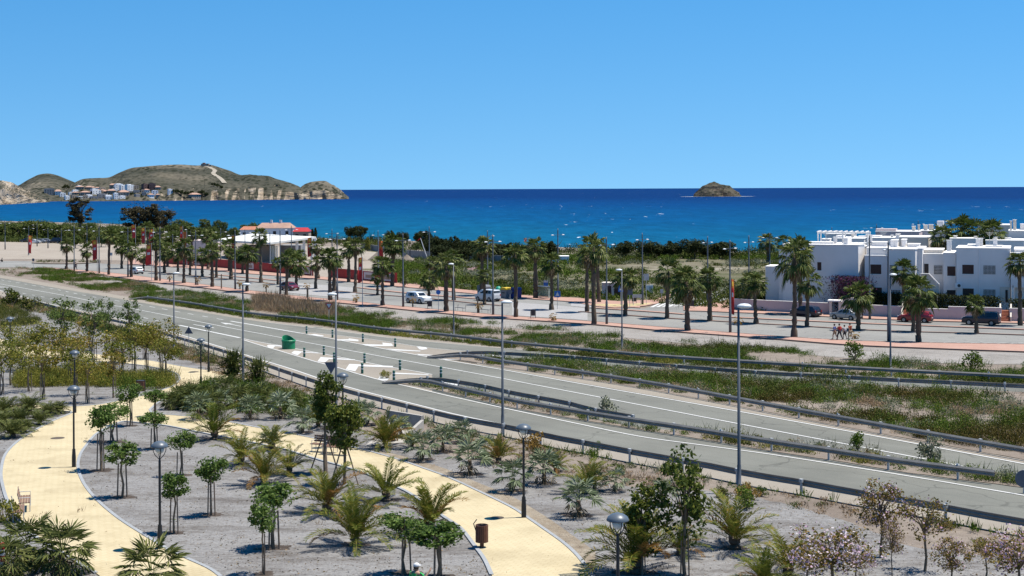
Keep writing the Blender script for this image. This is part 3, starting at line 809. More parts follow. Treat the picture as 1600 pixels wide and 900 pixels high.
hill('hill', (96, 474), [(90,300),(104,292),(118,284.5),(130,279.5),(150,278),(170,277),(185,270.5),(205,263),(225,260.5),(240,259),(270,257.2),(285,257.2),(310,258.3),(322,256.5),(332,258),(345,262),(360,267),(375,273),(400,274),(420,275),(430,279),(445,283),(460,288),(470,293),(474,298)], YN_MAIN, 0, lambda x: 430 if x < 400 else 430 - (x - 400) * 3.2, lambda x: 0.10 if x < 320 else min(0.36, 0.12 + (x - 320) * .004), 3.3)
hill('headland', (464, 545), [(464,305),(468,295),(474,289),(480,286),(490,283.3),(508,282.6),(515,286),(525,293),(535,301.5),(543,309.5),(546,311)], [(460, 3050), (545, 3110)], 0, lambda x: 130, lambda x: 0.42, 8.8, back=160)
hill('hill', (22, 128), [(20,296),(30,289.5),(40,283),(50,277.5),(60,273),(70,271.2),(78,271.2),(90,274),(105,280),(118,285.5),(128,292)], [(20, 2700), (130, 2900)], 0, lambda x: 700, lambda x: 0.05, 5.1, rough=0.7)
hill('cliff', (-60, 78), [(-60,272),(-20,279),(0,281.5),(10,283),(20,285.5),(25,288.5),(35,293),(50,302),(58,308),(66,312),(78,317)], [(-60, 1980), (0, 2160), (78, 2620)], 0, lambda x: 190 - x * 1.0, lambda x: 0.55, 1.7, back=300)
def hill_hit(px, py):
    """where the sight line through a pixel meets the hills"""
    for Y in range(2100, 3700, 4):
        p = at(px, py, Y)
        for us, h, Yn, D in HILLS:
            if us[0] <= px <= us[1] and h(px, Y) >= p.z and Y >= ip(Yn, px):
                return Vector((p.x, p.y, h(px, Y)))
    return at(px, py, 2900)
def islet():
    X0, Y0 = at(1122, 300, 3480).x, 3480
    vs, fs = [], []
    n, k = 72, 14
    prof = [(1.06, -3), (1.0, 0.5), (.97, 5), (.90, 9), (.82, 14), (.72, 19), (.6, 24), (.48, 28), (.36, 31), (.24, 33.5), (.12, 35), (0.0, 36)]
    for r, z in prof:
        for i in range(n):
            t = 2 * math.pi * i / n
            rr = r * (1 + .07 * mnoise.noise(Vector((math.cos(t) * 6, math.sin(t) * 6, z * .2))) + .16 * mnoise.noise(Vector((math.cos(t) * 1.8, math.sin(t) * 1.8, z * .05)))) 
            x = math.cos(t) * rr * 56 - 6 * r * 0; y = math.sin(t) * rr * 34
            zz = z * (1.0 - .16 * max(0, math.cos(t)) * (1 - r)) + 4.5 * mnoise.fractal(Vector((x * .06, y * .06, z * .1)), 1, 2, 5)
            vs.append((X0 + x - 8 * (1 - r), Y0 + y, zz - 6.5 if z > 0 else -9))
    for a in range(len(prof) - 1):
        for i in range(n): fs.append((a * n + i, a * n + (i + 1) % n, (a + 1) * n + (i + 1) % n, (a + 1) * n + i))
    o = MB().add(vs, fs).build('rocky_island', M['islet_rock']); kind(o, 'structure')
    # surf round the rock
    sv, sf = [], []
    for i in range(n + 1):
        t = 2 * math.pi * i / n
        a1 = 58 + 6 * mnoise.noise(Vector((math.cos(t) * 2, math.sin(t) * 2, 4)))
        w = 10 + 22 * abs(math.cos(t)) ** 3 + 8 * mnoise.noise(Vector((math.cos(t) * 5, math.sin(t) * 5, 7)))
        for r_ in (a1 - 6, a1 + w): sv.append((X0 + math.cos(t) * r_ - 2, Y0 + math.sin(t) * r_ * .62 - 2, -6.35))
    for i in range(n): sf.append((2 * i, 2 * i + 1, 2 * i + 3, 2 * i + 2))
    kind(MB().add(sv, sf).build('surf', M['sea_foam']), 'stuff')
islet()
# breakers along the beach
sv = MB()
for i in range(46):
    u = -760 + i * 31 + rng.normal() * 12
    Ys = shoreY(u) + 12 + rng.random() * 60
    L, w = 4 + 10 * rng.random(), 1.2 + 2.5 * rng.random()
    a = u / FPX
    pts = [Vector((a * Ys + L * (q - .5), Ys + 3 * mnoise.noise(Vector((q * 2, i, 0))), 0)) for q in frange(0, 1, .2)]
    vs = []
    for j, p in enumerate(pts):
        ww = w * math.sin(math.pi * (j + .3) / 5.6)
        vs += [(p.x, p.y - ww, -6.42), (p.x, p.y + ww, -6.42 + .25)]
    sv.add(vs, [(2*j, 2*j+2, 2*j+3, 2*j+1) for j in range(len(pts) - 1)])
kind(sv.build('breaking_waves', M['sea_foam']), 'stuff')
# winding track up the hill
tr = MB()
pts = [hill_hit(x, y) for x, y in smooth_px([(322,260.5),(330,263.5),(336,267.5),(333,272),(340,276.5),(346,281),(351,287)], 2)]
for (a, c) in zip(pts, pts[1:]):
    tr.add([(a.x - 5, a.y, a.z + 1), (a.x + 5, a.y, a.z + 1), (c.x + 5, c.y, c.z + 1), (c.x - 5, c.y, c.z + 1)], [(0, 1, 2, 3)])
kind(tr.build('hill_track', M['track_gravel']), 'structure')
# ---------------------------------------------------------------- plant meshes
def npmesh(name, chunks, mats, parent=None):
    """chunks: list of (verts, faces, material index) numpy arrays -> one mesh object"""
    vs, fs, ms, o = [], [], [], 0
    for v, f, m in chunks:
        vs.append(v); fs.extend((np.asarray(f) + o).tolist()); ms.extend([m] * len(f)); o += len(v)
    me = bpy.data.meshes.new(name)
    me.from_pydata(np.concatenate(vs).tolist(), [], fs)
    mats = mats if isinstance(mats, (list, tuple)) else [mats]
    for q in mats: me.materials.append(q)
    if len(mats) > 1: me.polygons.foreach_set('material_index', ms)
    me.update()
    ob = bpy.data.objects.new(name, me); COL.objects.link(ob)
    if parent is not None: ob.parent = parent
    return ob
def fan_leaf(g, base, az, el, lp, rad, nf=9, spread=105, droop=0.35, width=0.16):
    """palmate leaf: a stalk, then pleated fingers whose tips hang"""
    d = np.array([math.cos(az) * math.cos(el), math.sin(az) * math.cos(el), math.sin(el)])
    up = np.array([0, 0, 1.0]); s = np.cross(d, up); s /= np.linalg.norm(s) + 1e-9
    nrm = np.cross(s, d)
    hub = base + d * lp - up * lp * 0.08
    vs, fs = [], []
    w = 0.02
    vs += [base - s * w, base + s * w, hub + s * w, hub - s * w]; fs.append([0, 1, 2, 3])
    tilt = g.normal() * 0.25
    bd = d * math.cos(-.35) + nrm * math.sin(-.35); bs = s * math.cos(tilt) + nrm * math.sin(tilt)
    for k in range(nf):
        th = R(spread) * (2 * k / (nf - 1) - 1) 
        L = rad * (0.72 + 0.28 * math.cos(th * .8)) * (0.9 + 0.2 * g.random())
        f = bd * math.cos(th) + bs * math.sin(th)
        c = np.cross(f, nrm)
        mid = hub + f * L * .55 - up * droop * L * .10
        tip = hub + f * L - up * droop * L * (0.55 + .5 * g.random())
        zig = nrm * (0.03 if k % 2 else -0.03)
        n = len(vs)
        vs += [hub, mid + c * width * L + zig, tip, mid - c * width * L - zig]; fs.append([n, n + 1, n + 2, n + 3])
    return np.array(vs), np.array(fs)
def fan_crown(g, n, rad, lp, el_lo, el_hi, nf, droop, width=0.12, lift=0.25):
    ch = []
    for i in range(n):
        k = (i + .5) / n
        el = R(el_hi + (el_lo - el_hi) * k ** 0.85 + g.normal() * 7)
        az = i * 2.39996 + g.normal() * .2
        b = np.array([math.cos(az) * .08, math.sin(az) * .08, lift * (1 - k)])
        v, f = fan_leaf(g, b, az, el, lp * (.8 + .4 * g.random()), rad * (.85 + .3 * g.random()), nf, 100, droop * (.6 + .8 * k), width)
        ch.append((v, f, 0))
    return ch
def trunk_mesh(name, h, r0, r1, mat, parent, g, n=9, rings=14, rough=.12, flare=1.35, lean=0.0):
    b = MB(); pts, rr = [], []
    for i in range(rings + 1):
        t = i / rings
        pts.append((lean * t * t + g.normal() * r0 * .06, g.normal() * r0 * .06, h * t - (0.1 if i == 0 else 0)))
        rr.append((r0 + (r1 - r0) * t) * (1 + (flare - 1) * max(0, 1 - t * 7)) * (1 + g.normal() * rough + (rough if i % 2 else -rough)))
    b.tube(pts, rr, n)
    return b.build(name, mat, parent)
# -- tall street palms: five crowns, trunk one metre long and stretched to fit
def make_street_palm(seed, dead, n=44, size=1.0):
    g = np.random.default_rng(seed)
    t = thing('fan_palm', 'x', 'palm tree', PROTO_AWAY)
    trunk_mesh('trunk', 1.0, .27, .20, M['palm_bark'], t, g, flare=1.45)
    ch = fan_crown(g, n, .92 * size, 1.0 * size, -34, 82, 11, .42, .10)
    c = npmesh('crown', ch, M['palm_green'], t); c.location = (0, 0, 1)
    ch = fan_crown(g, dead, .72 * size, .75 * size, -82, -35, 7, .3, .13, 0)
    # the grey stubs and fresh thatch under the crown
    sk = npmesh('dead_skirt', ch, M['palm_dead'], t); sk.location = (0, 0, 1)
    return t
STREET = [make_street_palm(20 + i, (20, 30, 14, 44, 26)[i], (34, 30, 40, 28, 36)[i], (1, .95, 1.05, 1.0, .9)[i]) for i in range(5)]
def street_palm(k, loc, height, size=1.0, label='', group=None):
    size *= 1.06
    p = place(STREET[k % 5], loc, random.random() * 6.28, 1.0, label, group)
    p.rotation_euler = (random.gauss(0, .018), random.gauss(0, .018), p.rotation_euler[2])
    f = size * random.uniform(.86, 1.14); fz = f * random.uniform(.85, 1.25)
    for c in KIDS(p):
        b = c.name.split('.')[0]
        if b == 'trunk': c.scale = (size * random.uniform(.85, 1.2), size, height)
        else: c.location = (0, 0, height); c.scale = (f, f, fz); c.rotation_euler = (random.gauss(0, .06), random.gauss(0, .06), random.random() * 6)
    return p
# -- low fan palms of the park (blue and green)
def make_low_fan(seed, mat, n, rad, h, label_name='fan_palm', lo=-35, dead=6, wf=.06):
    g = np.random.default_rng(seed)
    t = thing(label_name, 'x', 'palm', PROTO_AWAY)
    trunk_mesh('trunk', h, .15, .12, M['palm_bark'], t, g, flare=1.7, rings=6)
    c = npmesh('crown', fan_crown(g, n, rad, rad * 1.05, lo, 84, 13, .2, wf, .15), mat, t); c.location = (0, 0, h)
    s = npmesh('dead_skirt', fan_crown(g, dead, rad * .8, rad * .7, -70, -30, 9, .3, .06, 0), M['palm_dead'], t); s.location = (0, 0, h)
    return t
BLUE = [make_low_fan(40 + i, M['fan_blue'], (19, 16, 22)[i], .66, .85, lo=-2, dead=3) for i in range(3)]
GREENF = [make_low_fan(50 + i, M['fan_green'], 36, .8, .95, lo=-40, dead=10, wf=.05) for i in range(2)]
# -- date palms: arched feather leaves
def frond(g, az, el, L, droop, nl=30, ll=.46, w=.052):
    vs, fs = [], []
    p = np.array([math.cos(az) * .1, math.sin(az) * .1, 0.0]); e = el
    pts, dirs = [], []
    k = 14
    for i in range(k + 1):
        d = np.array([math.cos(az) * math.cos(e), math.sin(az) * math.cos(e), math.sin(e)])
        pts.append(p.copy()); dirs.append(d); p = p + d * L / k; e -= droop / k * (0.5 + 1.2 * i / k)
    up = np.array([0, 0, 1.0])
    for i in range(k):
        s = np.cross(dirs[i], up); s /= np.linalg.norm(s) + 1e-9
        r = .022 * (1 - i / k) + .006
        n = len(vs); vs += [pts[i] - s * r, pts[i] + s * r, pts[i + 1] + s * r, pts[i + 1] - s * r]; fs.append([n, n + 1, n + 2, n + 3])
    for j in range(nl):
        t = .10 + .9 * j / nl; x = t * k; i = min(k - 1, int(x)); q = pts[i] + (pts[i + 1] - pts[i]) * (x - i); d = dirs[i]
        s = np.cross(d, up); s /= np.linalg.norm(s) + 1e-9; nn = np.cross(s, d)
        lenj = ll * (math.sin(math.pi * (0.12 + 0.82 * t)) ** .6) * (.85 + .3 * g.random())
        for sg in (-1, 1):
            a = d * .62 + s * sg * .72 + nn * .30 * (1 + .5 * g.normal())
            a /= np.linalg.norm(a)
            tip = q + a * lenj - up * lenj * .12
            b = np.cross(a, nn); b /= np.linalg.norm(b) + 1e-9
            m = q + a * lenj * .45
            n = len(vs); vs += [q, m + b * w * .5, tip, m - b * w * .5]; fs.append([n, n + 1, n + 2, n + 3])
    return np.array(vs), np.array(fs)
def mulch(t, g, r):
    """dark soil and fallen leaf litter round the stem"""
    n = 22; vs = [(0, 0, .022)]
    for i in range(n):
        a = 2 * math.pi * i / n; q = r * (.75 + .5 * g.random()); vs.append((math.cos(a) * q * 1.25, math.sin(a) * q, .018))
    MB().add(vs, [(0, 1 + i, 1 + (i + 1) % n) for i in range(n)]).build('mulch_ring', M['mulch'], t)
def make_date_palm(seed, n=34, L=2.0):
    g = np.random.default_rng(seed)
    t = thing('date_palm', 'x', 'palm', PROTO_AWAY)
    trunk_mesh('trunk', .45, .19, .19, M['palm_bark'], t, g, flare=1.2, rings=5, rough=.2)
    mulch(t, g, .55)
    ch = []
    for i in range(n):
        k = (i + .5) / n
        el = R(84 - 66 * k ** 1.1 + g.normal() * 7)
        v, f = frond(g, i * 2.39996 + g.normal() * .3, el, L * (.85 + .3 * g.random()), R(46 + 14 * k + 18 * g.random()), 34, .40, .045)
        v[:, 2] += .35; ch.append((v, f, 1 if k > .6 and g.random() < .3 else 0))
    npmesh('crown', ch, [M['date_green'], M['date_orange']], t)
    return t
for q in BLUE: mulch(q, rng, .8)
DATE = [make_date_palm(60 + i, (22, 18, 26)[i]) for i in range(3)]
# -- broadleaf trees
def limbs(b, g, h0, top, spread, n, r, m=0):
    ends = []
    for i in range(n):
        az = i * 2.4 + g.normal() * .3; q = g.random()
        e = (math.cos(az) * spread * (.5 + .6 * q), math.sin(az) * spread * (.5 + .6 * q), h0 + (top - h0) * (.45 + .5 * g.random()))
        mid = (e[0] * .4 + g.normal() * .04, e[1] * .4 + g.normal() * .04, h0 + (e[2] - h0) * .55)
        b.tube([(0, 0, h0 - .05), mid, e], [r * .6, r * .42, r * .12], 5, m)
        ends.append(e)
    return ends
def make_tree(name, cat, seed, leaf, h, crown_z, crad, nblob, per, lsize, r=.05, stakes=0, stake_h=1.5, aspect=.55, bark='young_bark', stray=.06, tripod=False, blobr=.36, limb_n=6, wobble=.05, blossoms=0, shell=.3):
    g = np.random.default_rng(seed)
    t = thing(name, 'x', cat, PROTO_AWAY)
    b = MB()
    hz = crown_z - crad[2] * .55
    wob = [(g.normal() * wobble, g.normal() * wobble) for _ in range(4)]
    b.tube([(0, 0, -.05), (wob[0][0], wob[0][1], hz * .35), (wob[1][0], wob[1][1], hz * .7), (0, 0, hz), (wob[2][0], wob[2][1], crown_z + crad[2] * .5)], [r * 1.25, r, r * .9, r * .8, r * .2], 7)
    ends = limbs(b, g, hz, crown_z + crad[2] * .7, crad[0] * .75, limb_n, r)
    b.build('trunk', M[bark], t)
    ch = []; fl = []
    cs = blob(g, nblob, (0, 0, crown_z), crad, .35)
    for i, c in enumerate(cs):
        if i < len(ends) and i % 2 == 0: c = np.array(ends[i])
        rr = blobr * crad[0] * (.6 + .8 * g.random())
        n = int(per * (.6 + .8 * g.random()))
        pts = blob(g, n, c, (rr, rr, rr * .75), shell)
        v, f = cards(pts, lsize * (.7 + .6 * g.random(n)), aspect, .2, g); ch.append((v, f, 0))
        if blossoms:
            n = int(blossoms * (.3 + 1.4 * g.random()))
            v, f = cards(blob(g, n, c, (rr * 1.1, rr * 1.1, rr), .5), .085 * (.7 + .6 * g.random(n)), .9, .2, g); fl.append((v, f, 0))
    n = int(stray * nblob * per)
    if n:
        v, f = cards(blob(g, n, (0, 0, crown_z), np.array(crad) * 1.12, .7), lsize * (.7 + .5 * g.random(n)), aspect, .2, g); ch.append((v, f, 0))
    npmesh('crown', ch, M[leaf], t)
    if fl: npmesh('blossom', fl, M['blossom'], t)
    for i in range(stakes):
        a = i * 2 * math.pi / stakes + .5
        k = MB()
        if tripod: k.tube([(math.cos(a) * .85, math.sin(a) * .85, -.05), (math.cos(a) * .1, math.sin(a) * .1, stake_h)], .035, 6)
        else: k.tube([(math.cos(a) * .17, math.sin(a) * .17, -.05), (math.cos(a) * .13, math.sin(a) * .13, stake_h * (.9 + .15 * g.random()))], .027, 6)
        k.build('stake', M['stake_wood'], t)
    return t
CITRUS = [make_tree('young_tree', 'tree', 80 + i, 'citrus', 2.5, 1.95, (.55 + .06 * i, .55, .50), 14, 105, .12, .04, 2 + i % 2, 1.45, stray=.14, blobr=.40) for i in range(4)]
for q in CITRUS: mulch(q, rng, .42)
GROVE_T = [make_tree('grove_tree', 'tree', 90 + i, ('grove_leaf', 'grove_leaf', 'grove_green', 'grove_leaf', 'grove_leaf')[i], 4.2, (2.75, 2.6, 3.1, 2.8, 2.5)[i], ((1.25, 1.25, 1.0), (1.1, 1.2, .9), (.95, .95, 1.25), (1.35, 1.3, .95), (1.2, 1.2, .9))[i], 22, 44, .165, .05, 3, 1.7, stray=.16, limb_n=9, wobble=.09) for i in range(5)]
BAUH = [make_tree('flowering_tree', 'tree', 110 + i, 'bauhinia', 3.0, 1.95, ((1.05, 1.05, .9), (1.2, 1.2, .95), (.95, 1.0, .85))[i], 28, (52, 44, 30)[i], .115, .05, 0, stray=.12, limb_n=16, wobble=.06, blossoms=(16, 24, 5)[i], blobr=.32) for i in range(3)]
LAUREL = [make_tree('young_laurel', 'tree', 120 + i, 'laurel', 5, (3.2, 2.6)[i], ((.62, .62, 1.25), (.75, .75, 1.0))[i], 30, 130, .16, .07, 3, 1.7, tripod=True, blobr=.5, stray=.05) for i in range(2)]
GLOSSY = [make_tree('glossy_leaf_tree', 'tree', 130 + i, 'laurel', 4, (2.1, 2.2)[i], ((.75, .75, 1.4), (.85, .85, 1.35))[i], 24, 60, .19, .06, 3, 1.2, aspect=.45, blobr=.42, stray=.1, limb_n=10) for i in range(2)]
ROUND = [make_tree('coast_pine', 'tree', 140 + i, 'pine_dark', 5, (3.4, 3.0, 3.6)[i], ((3.0, 3.0, 1.9), (2.6, 2.6, 1.8), (2.8, 2.8, 2.2))[i], 30, 120, .42, .16, 0, bark='tree_bark', blobr=.36, stray=.04, shell=.5) for i in range(3)]
FARG = [make_tree('leafy_tree', 'tree', 150 + i, 'far_green', 6, 3.8, ((2.6, 2.6, 2.4), (2.2, 2.2, 2.6))[i], 26, 95, .42, .14, 0, bark='tree_bark', blobr=.36, stray=.06, shell=.45) for i in range(2)]
EUC = [make_tree('eucalyptus', 'tree', 160 + i, 'eucalyptus', 14, (6.6, 7.6)[i], ((4.2, 4.0, 6.4), (3.2, 3.2, 6.2))[i], 60, 85, .55, .28, 0, bark='tree_bark', blobr=.28, stray=.06, limb_n=14, shell=.4) for i in range(2)]
def make_column(seed, leaf, h, r, name='cypress'):
    g = np.random.default_rng(seed)
    t = thing(name, 'x', 'tree', PROTO_AWAY)
    MB().tube([(0, 0, -.05), (0, 0, h * .3)], [.12, .08], 6).build('trunk', M['tree_bark'], t)
    ch = []
    for i in range(22):
        z = h * (.1 + .85 * i / 22); rr = r * (1 - (z / h) ** 2.2) + .12
        n = 70
        v, f = cards(blob(g, n, (g.normal() * .08, g.normal() * .08, z), (rr, rr, h * .06), .5), .3 * (.7 + .6 * g.random(n)), .5, 0, g); ch.append((v, f, 0))
    npmesh('crown', ch, M[leaf], t)
    return t
# -- spiky yucca-like bush and rounded bush
def make_spiky(seed, mat, n=110, L=1.0):
    g = np.random.default_rng(seed)
    t = thing('spiky_bush', 'x', 'bush', PROTO_AWAY)
    trunk_mesh('stem', .35, .12, .1, M['palm_bark'], t, g, rings=3)
    ch = []
    for hz in (0.3, .75, 1.1):
        for i in range(n // 3):
            az = g.random() * 6.28; el = R(-25 + 110 * g.random())
            d = np.array([math.cos(az) * math.cos(el), math.sin(az) * math.cos(el), math.sin(el)])
            b = np.array([g.normal() * .22, g.normal() * .22, hz]); s = np.cross(d, [0, 0, 1.0]); s /= np.linalg.norm(s) + 1e-6
            l = L * (.7 + .5 * g.random()) * .8; w = .035
            v = np.array([b, b + d * l * .4 + s * w, b + d * l - np.array([0, 0, .08]), b + d * l * .4 - s * w]); ch.append((v, np.array([[0, 1, 2, 3]]), 0))
    npmesh('leaves', ch, mat, t)
    return t
SPIKY = [make_spiky(170 + i, M['fan_green'], 330) for i in range(2)]
def make_bush(seed, mat, r=(.6, .6, .45), n=10, per=60, ls=.12, name='bush'):
    g = np.random.default_rng(seed)
    t = thing(name, 'x', 'bush', PROTO_AWAY)
    b = MB()
    for i in range(5):
        a = i * 1.3; b.tube([(0, 0, -.03), (math.cos(a) * r[0] * .5, math.sin(a) * r[1] * .5, r[2])], [.03, .01], 5)
    b.build('stem', M['young_bark'], t)
    ch = []
    for c in blob(g, n, (0, 0, r[2] * .8), r, .3):
        v, f = cards(blob(g, per, c, (r[0] * .42, r[1] * .42, r[2] * .5), .3), ls * (.6 + .8 * g.random(per)), .5, -.3, g); ch.append((v, f, 0))
    npmesh('leaves', ch, M[mat], t)
    return t
BUSH = {k: make_bush(180 + i, k) for i, k in enumerate(('bush', 'sage', 'weed', 'orange_weed', 'dry_grass', 'yellow_shrub'))}
# ---------------------------------------------------------------- ground cover that nobody could count
def fast_mesh(name, v, f, mats, ms):
    """quads only, straight from arrays"""
    me = bpy.data.meshes.new(name)
    n = len(f)
    me.vertices.add(len(v)); me.vertices.foreach_set('co', v.astype(np.float32).ravel())
    me.loops.add(n * 4); me.loops.foreach_set('vertex_index', f.astype(np.int32).ravel())
    me.polygons.add(n); me.polygons.foreach_set('loop_start', np.arange(0, n * 4, 4, dtype=np.int32))
    for q in mats: me.materials.append(M[q])
    me.polygons.foreach_set('material_index', np.asarray(ms, dtype=np.int32))
    me.update(); me.validate()
    ob = bpy.data.objects.new(name, me); COL.objects.link(ob)
    return ob
def ground_cover(name, spots, mats, weights, h=(.25, .6), blades=16, w=.05, spread=.3, leafy=.5, seed=1, leaf_k=1.0, patch=.16):
    """low mounds of small leaves with some upright blades; the kind of plant changes in patches; one object of kind stuff"""
    g = np.random.default_rng(seed)
    vs, fs, ms, o = [], [], [], 0
    cum = np.cumsum(np.array(weights) / sum(weights))
    for p, s in spots:
        nz = mnoise.noise(Vector((p.x * patch, p.y * patch, seed * 3.3)))
        u = min(.999, max(0.0, .5 + nz * .95 + g.normal() * .13))
        m = int(np.searchsorted(cum, u))
        s = s * (1 + .55 * mnoise.noise(Vector((p.x * .4, p.y * .4, seed * 1.1))))
        nb = int(blades * (1 - leafy)); nl = int(blades * leafy * min(2.0, max(.5, s * s)))
        H = (h[0] + (h[1] - h[0]) * g.random()) * s
        base = np.array([p.x, p.y, p.z])
        if nb:
            az = g.random(nb) * 6.28; rr = spread * s * g.random(nb) ** .6
            bb = base + np.stack([np.cos(az) * rr, np.sin(az) * rr, np.zeros(nb)], 1)
            lean = np.stack([np.cos(az) * .35, np.sin(az) * .35, np.ones(nb)], 1) + g.normal(size=(nb, 3)) * .18
            tip = bb + lean * (H * (.6 + .6 * g.random((nb, 1))))
            q = g.random(nb) * 6.28; sd_ = np.stack([np.cos(q), np.sin(q), np.zeros(nb)], 1) * w * s * .5
            md = (bb + tip) / 2
            vs.append(np.stack([bb, md + sd_, tip, md - sd_], 1).reshape(-1, 3))
            fs.append(np.arange(nb * 4).reshape(nb, 4) + o); ms += [m] * nb; o += nb * 4
        if nl:
            c = blob(g, nl, base, (spread * s, spread * s, H), .45)
            c[:, 2] = base[2] + np.abs(c[:, 2] - base[2]) * .95
            v, f = cards(c, (.055 + .075 * g.random(nl)) * leaf_k, .6, -.2, g)
            vs.append(v); fs.append(f + o); ms += [m] * nl; o += nl * 4
    if not vs: return None
    return kind(fast_mesh(name, np.concatenate(vs), np.concatenate(fs), mats, ms), 'stuff')
def spots(far, near, x0, x1, per, thr=-.1, fr=.12, seed=0, j=(0, 1), s=(.7, 1.3), px_weight=None):
    """random points between two pixel edges, evenly over the land, kept where a patch noise is high"""
    g = np.random.default_rng(seed)
    out = []
    dx = 6
    for x in frange(x0, x1, dx):
        a, b = P(x, ip(near, x)), P(x, ip(far, x))
        a2 = P(x + dx, ip(near, x + dx))
        wdt = abs((a2 - a).cross((b - a).normalized()).length)
        n = g.poisson(max(0.0, per * wdt * (b - a).length))
        for _ in range(n):
            t = j[0] + (j[1] - j[0]) * g.random()
            q = a.lerp(b, t) + (a2 - a) * g.random()
            nn = mnoise.noise(Vector((q.x * fr, q.y * fr, seed * 1.7))) + .5 * mnoise.noise(Vector((q.x * fr * 3, q.y * fr * 3, seed)))
            lim = thr if px_weight is None else px_weight(x, t)
            if nn > lim + g.normal() * .12:
                out.append((Vector((q.x, q.y, gz(q.y) + .02)), s[0] + (s[1] - s[0]) * g.random()))
    return out
# ---------------------------------------------------------------- verge growth
BKF = [(x, y) for x, y in ((60,424),(150,438),(225,449),(300,458),(400,470),(475,476),(550,483),(625,491),(700,499),(800,509),(925,520),(1050,532),(1200,546),(1325,557),(1450,565),(1600,569))]
def bankw(x, t):
    if x < 130: return -.15
    if x < 230: return .1 if t > .5 else -.25
    if x < 560: return -.18 if t < .8 else .15
    if x < 1180: return -.10 if t < .62 else .25
    return -.05 if t < .6 else .35
ground_cover('bank_weeds', spots(BKF, R1B, 205, 2250, 3.4, 0, .10, 3, px_weight=bankw), ['dry_grass', 'sage', 'weed', 'bush'], [.6, 1.6, 6, 2.2], (.3, .8), 110, .03, .55, .93, 11)
ground_cover('bank_weeds', spots([(-40,418),(60,420),(150,430),(225,445),(240,448)], [(-40,427),(60,436),(150,455),(205,462),(240,464)], -40, 235, 3.0, 0.0, .09, 5), ['weed', 'bush', 'dry_grass'], [6, 2, 1], (.3, .7), 90, .03, .5, .9, 12)
ground_cover('dry_grass', spots([(395,466),(450,472),(520,482)], [(395,486),(450,491),(520,499)], 398, 516, 4, -.6, .2, 6), ['dry_grass'], [1], (.6, 1.1), 26, .05, .4, .1, 13)
ground_cover('roadside_weeds', spots(lift(R1B, -2), lift(R1B, 2.5), 230, 2250, 6.0, -.45, .2, 7), ['bush', 'weed', 'yellow_shrub'], [5, 3, 2], (.2, .5), 46, .03, .34, .9, 14)
def medw(x, t):
    if x < 740: return .3
    if x < 830: return .1
    if x < 1250: return -.35 if t < .92 else .0
    return -.20 if t < .72 else .18
ground_cover('median_bushes', spots(isl1_far, isl1_near, 690, 2250, 3.6, 0, .13, 8, px_weight=medw, j=(.05, .95)), ['dry_grass', 'sage', 'weed', 'bush', 'olive_bush'], [.9, 2.0, 4, 3.5, 2.5], (.3, .8), 120, .03, .55, .95, 15)
ground_cover('island_weeds', spots(isl2_far, R4B, 640, 1600, 3.6, -.2, .25, 9, j=(.1, .95)), ['weed', 'sage', 'dry_grass', 'yellow_shrub', 'bush'], [3, 2.2, 1.2, 1.5, 2], (.2, .6), 60, .025, .34, .85, 16)
NV = lift(R5B, 4)
def vergew(x, t): return (.05 if t > .45 else .2) - .1 * (x < 500)
ground_cover('verge_weeds', spots(NV, [(x, y + 6) for x, y in VERGE], 120, 2250, 3.2, 0, .25, 10, px_weight=vergew), ['dry_grass', 'bush', 'weed', 'orange_weed'], [6, 1.8, 1.0, .5], (.12, .38), 40, .02, .28, .65, 17)
ground_cover('verge_weeds', spots(lift(NV, -1), lift(NV, 5), 560, 2250, 3.5, -.1, .5, 19), ['weed', 'sage', 'bush'], [3, 2, 2], (.2, .55), 22, .035, .18, .5, 18)
ground_cover('dry_scrub', spots([(-40,468),(40,472),(120,494),(260,536),(330,556)], [(-40,486),(40,486),(120,506),(260,556),(330,572)], -40, 330, 2.6, -.3, .12, 20), ['bush', 'dry_grass', 'weed', 'orange_weed'], [6, 2, 2, .6], (.3, .8), 90, .03, .48, .9, 19)
ground_cover('dry_scrub', spots([(-40,484),(20,484),(60,500)], [(-40,520),(20,512),(60,508)], -40, 55, 2.6, -.3, .12, 21), ['bush', 'dry_grass'], [6, 1], (.4, .9), 90, .03, .48, .9, 20)
ground_cover('gravel_weeds', spots([(-50,492),(60,492),(200,526),(280,552),(400,606),(500,662),(700,726),(900,765),(1250,812),(1700,900)], [(-50,1000),(1700,1000)], -50, 1700, .16, .15, .2, 22), ['dry_grass', 'weed', 'bush'], [4, 1, 2], (.06, .2), 12, .025, .2, .3, 21)
def litter(name, near, x0, x1, y0, y1, n, mats, size, seed, dz=.03, clump=True):
    """fallen leaves and stones lying flat"""
    g = np.random.default_rng(seed); C, S_ = [], []
    while len(C) < n:
        x, y = x0 + (x1 - x0) * g.random(), y0 + (y1 - y0) * g.random() ** .8
        if y < ip(VERGE, x) - 4: continue
        p = P(x, y); q = mnoise.noise(Vector((p.x * .35, p.y * .35, seed))) + .6 * mnoise.noise(Vector((p.x * 1.6, p.y * 1.6, seed)))
        if clump and q < .12 + g.normal() * .2: continue
        C.append((p.x, p.y, p.z + dz)); S_.append(size[0] + (size[1] - size[0]) * g.random() ** 2)
    v, f = cards(np.array(C), np.array(S_), .65, .88, g)
    return kind(fast_mesh(name, v, f, mats, g.integers(0, len(mats), len(f))), 'stuff')
litter('leaf_litter', None, -20, 1650, 490, 1000, 14000, ['dry_grass', 'palm_dead', 'palm_dead', 'palm_bark'], (.03, .11), 41)
litter('gravel_stones', None, -20, 1650, 490, 1000, 9000, ['pale_gravel', 'park_gravel'], (.03, .09), 42, .03, False)
litter('leaf_litter', None, 0, 930, 600, 900, 380, ['dry_grass', 'palm_bark', 'palm_dead'], (.03, .08), 43, .06, False)
 
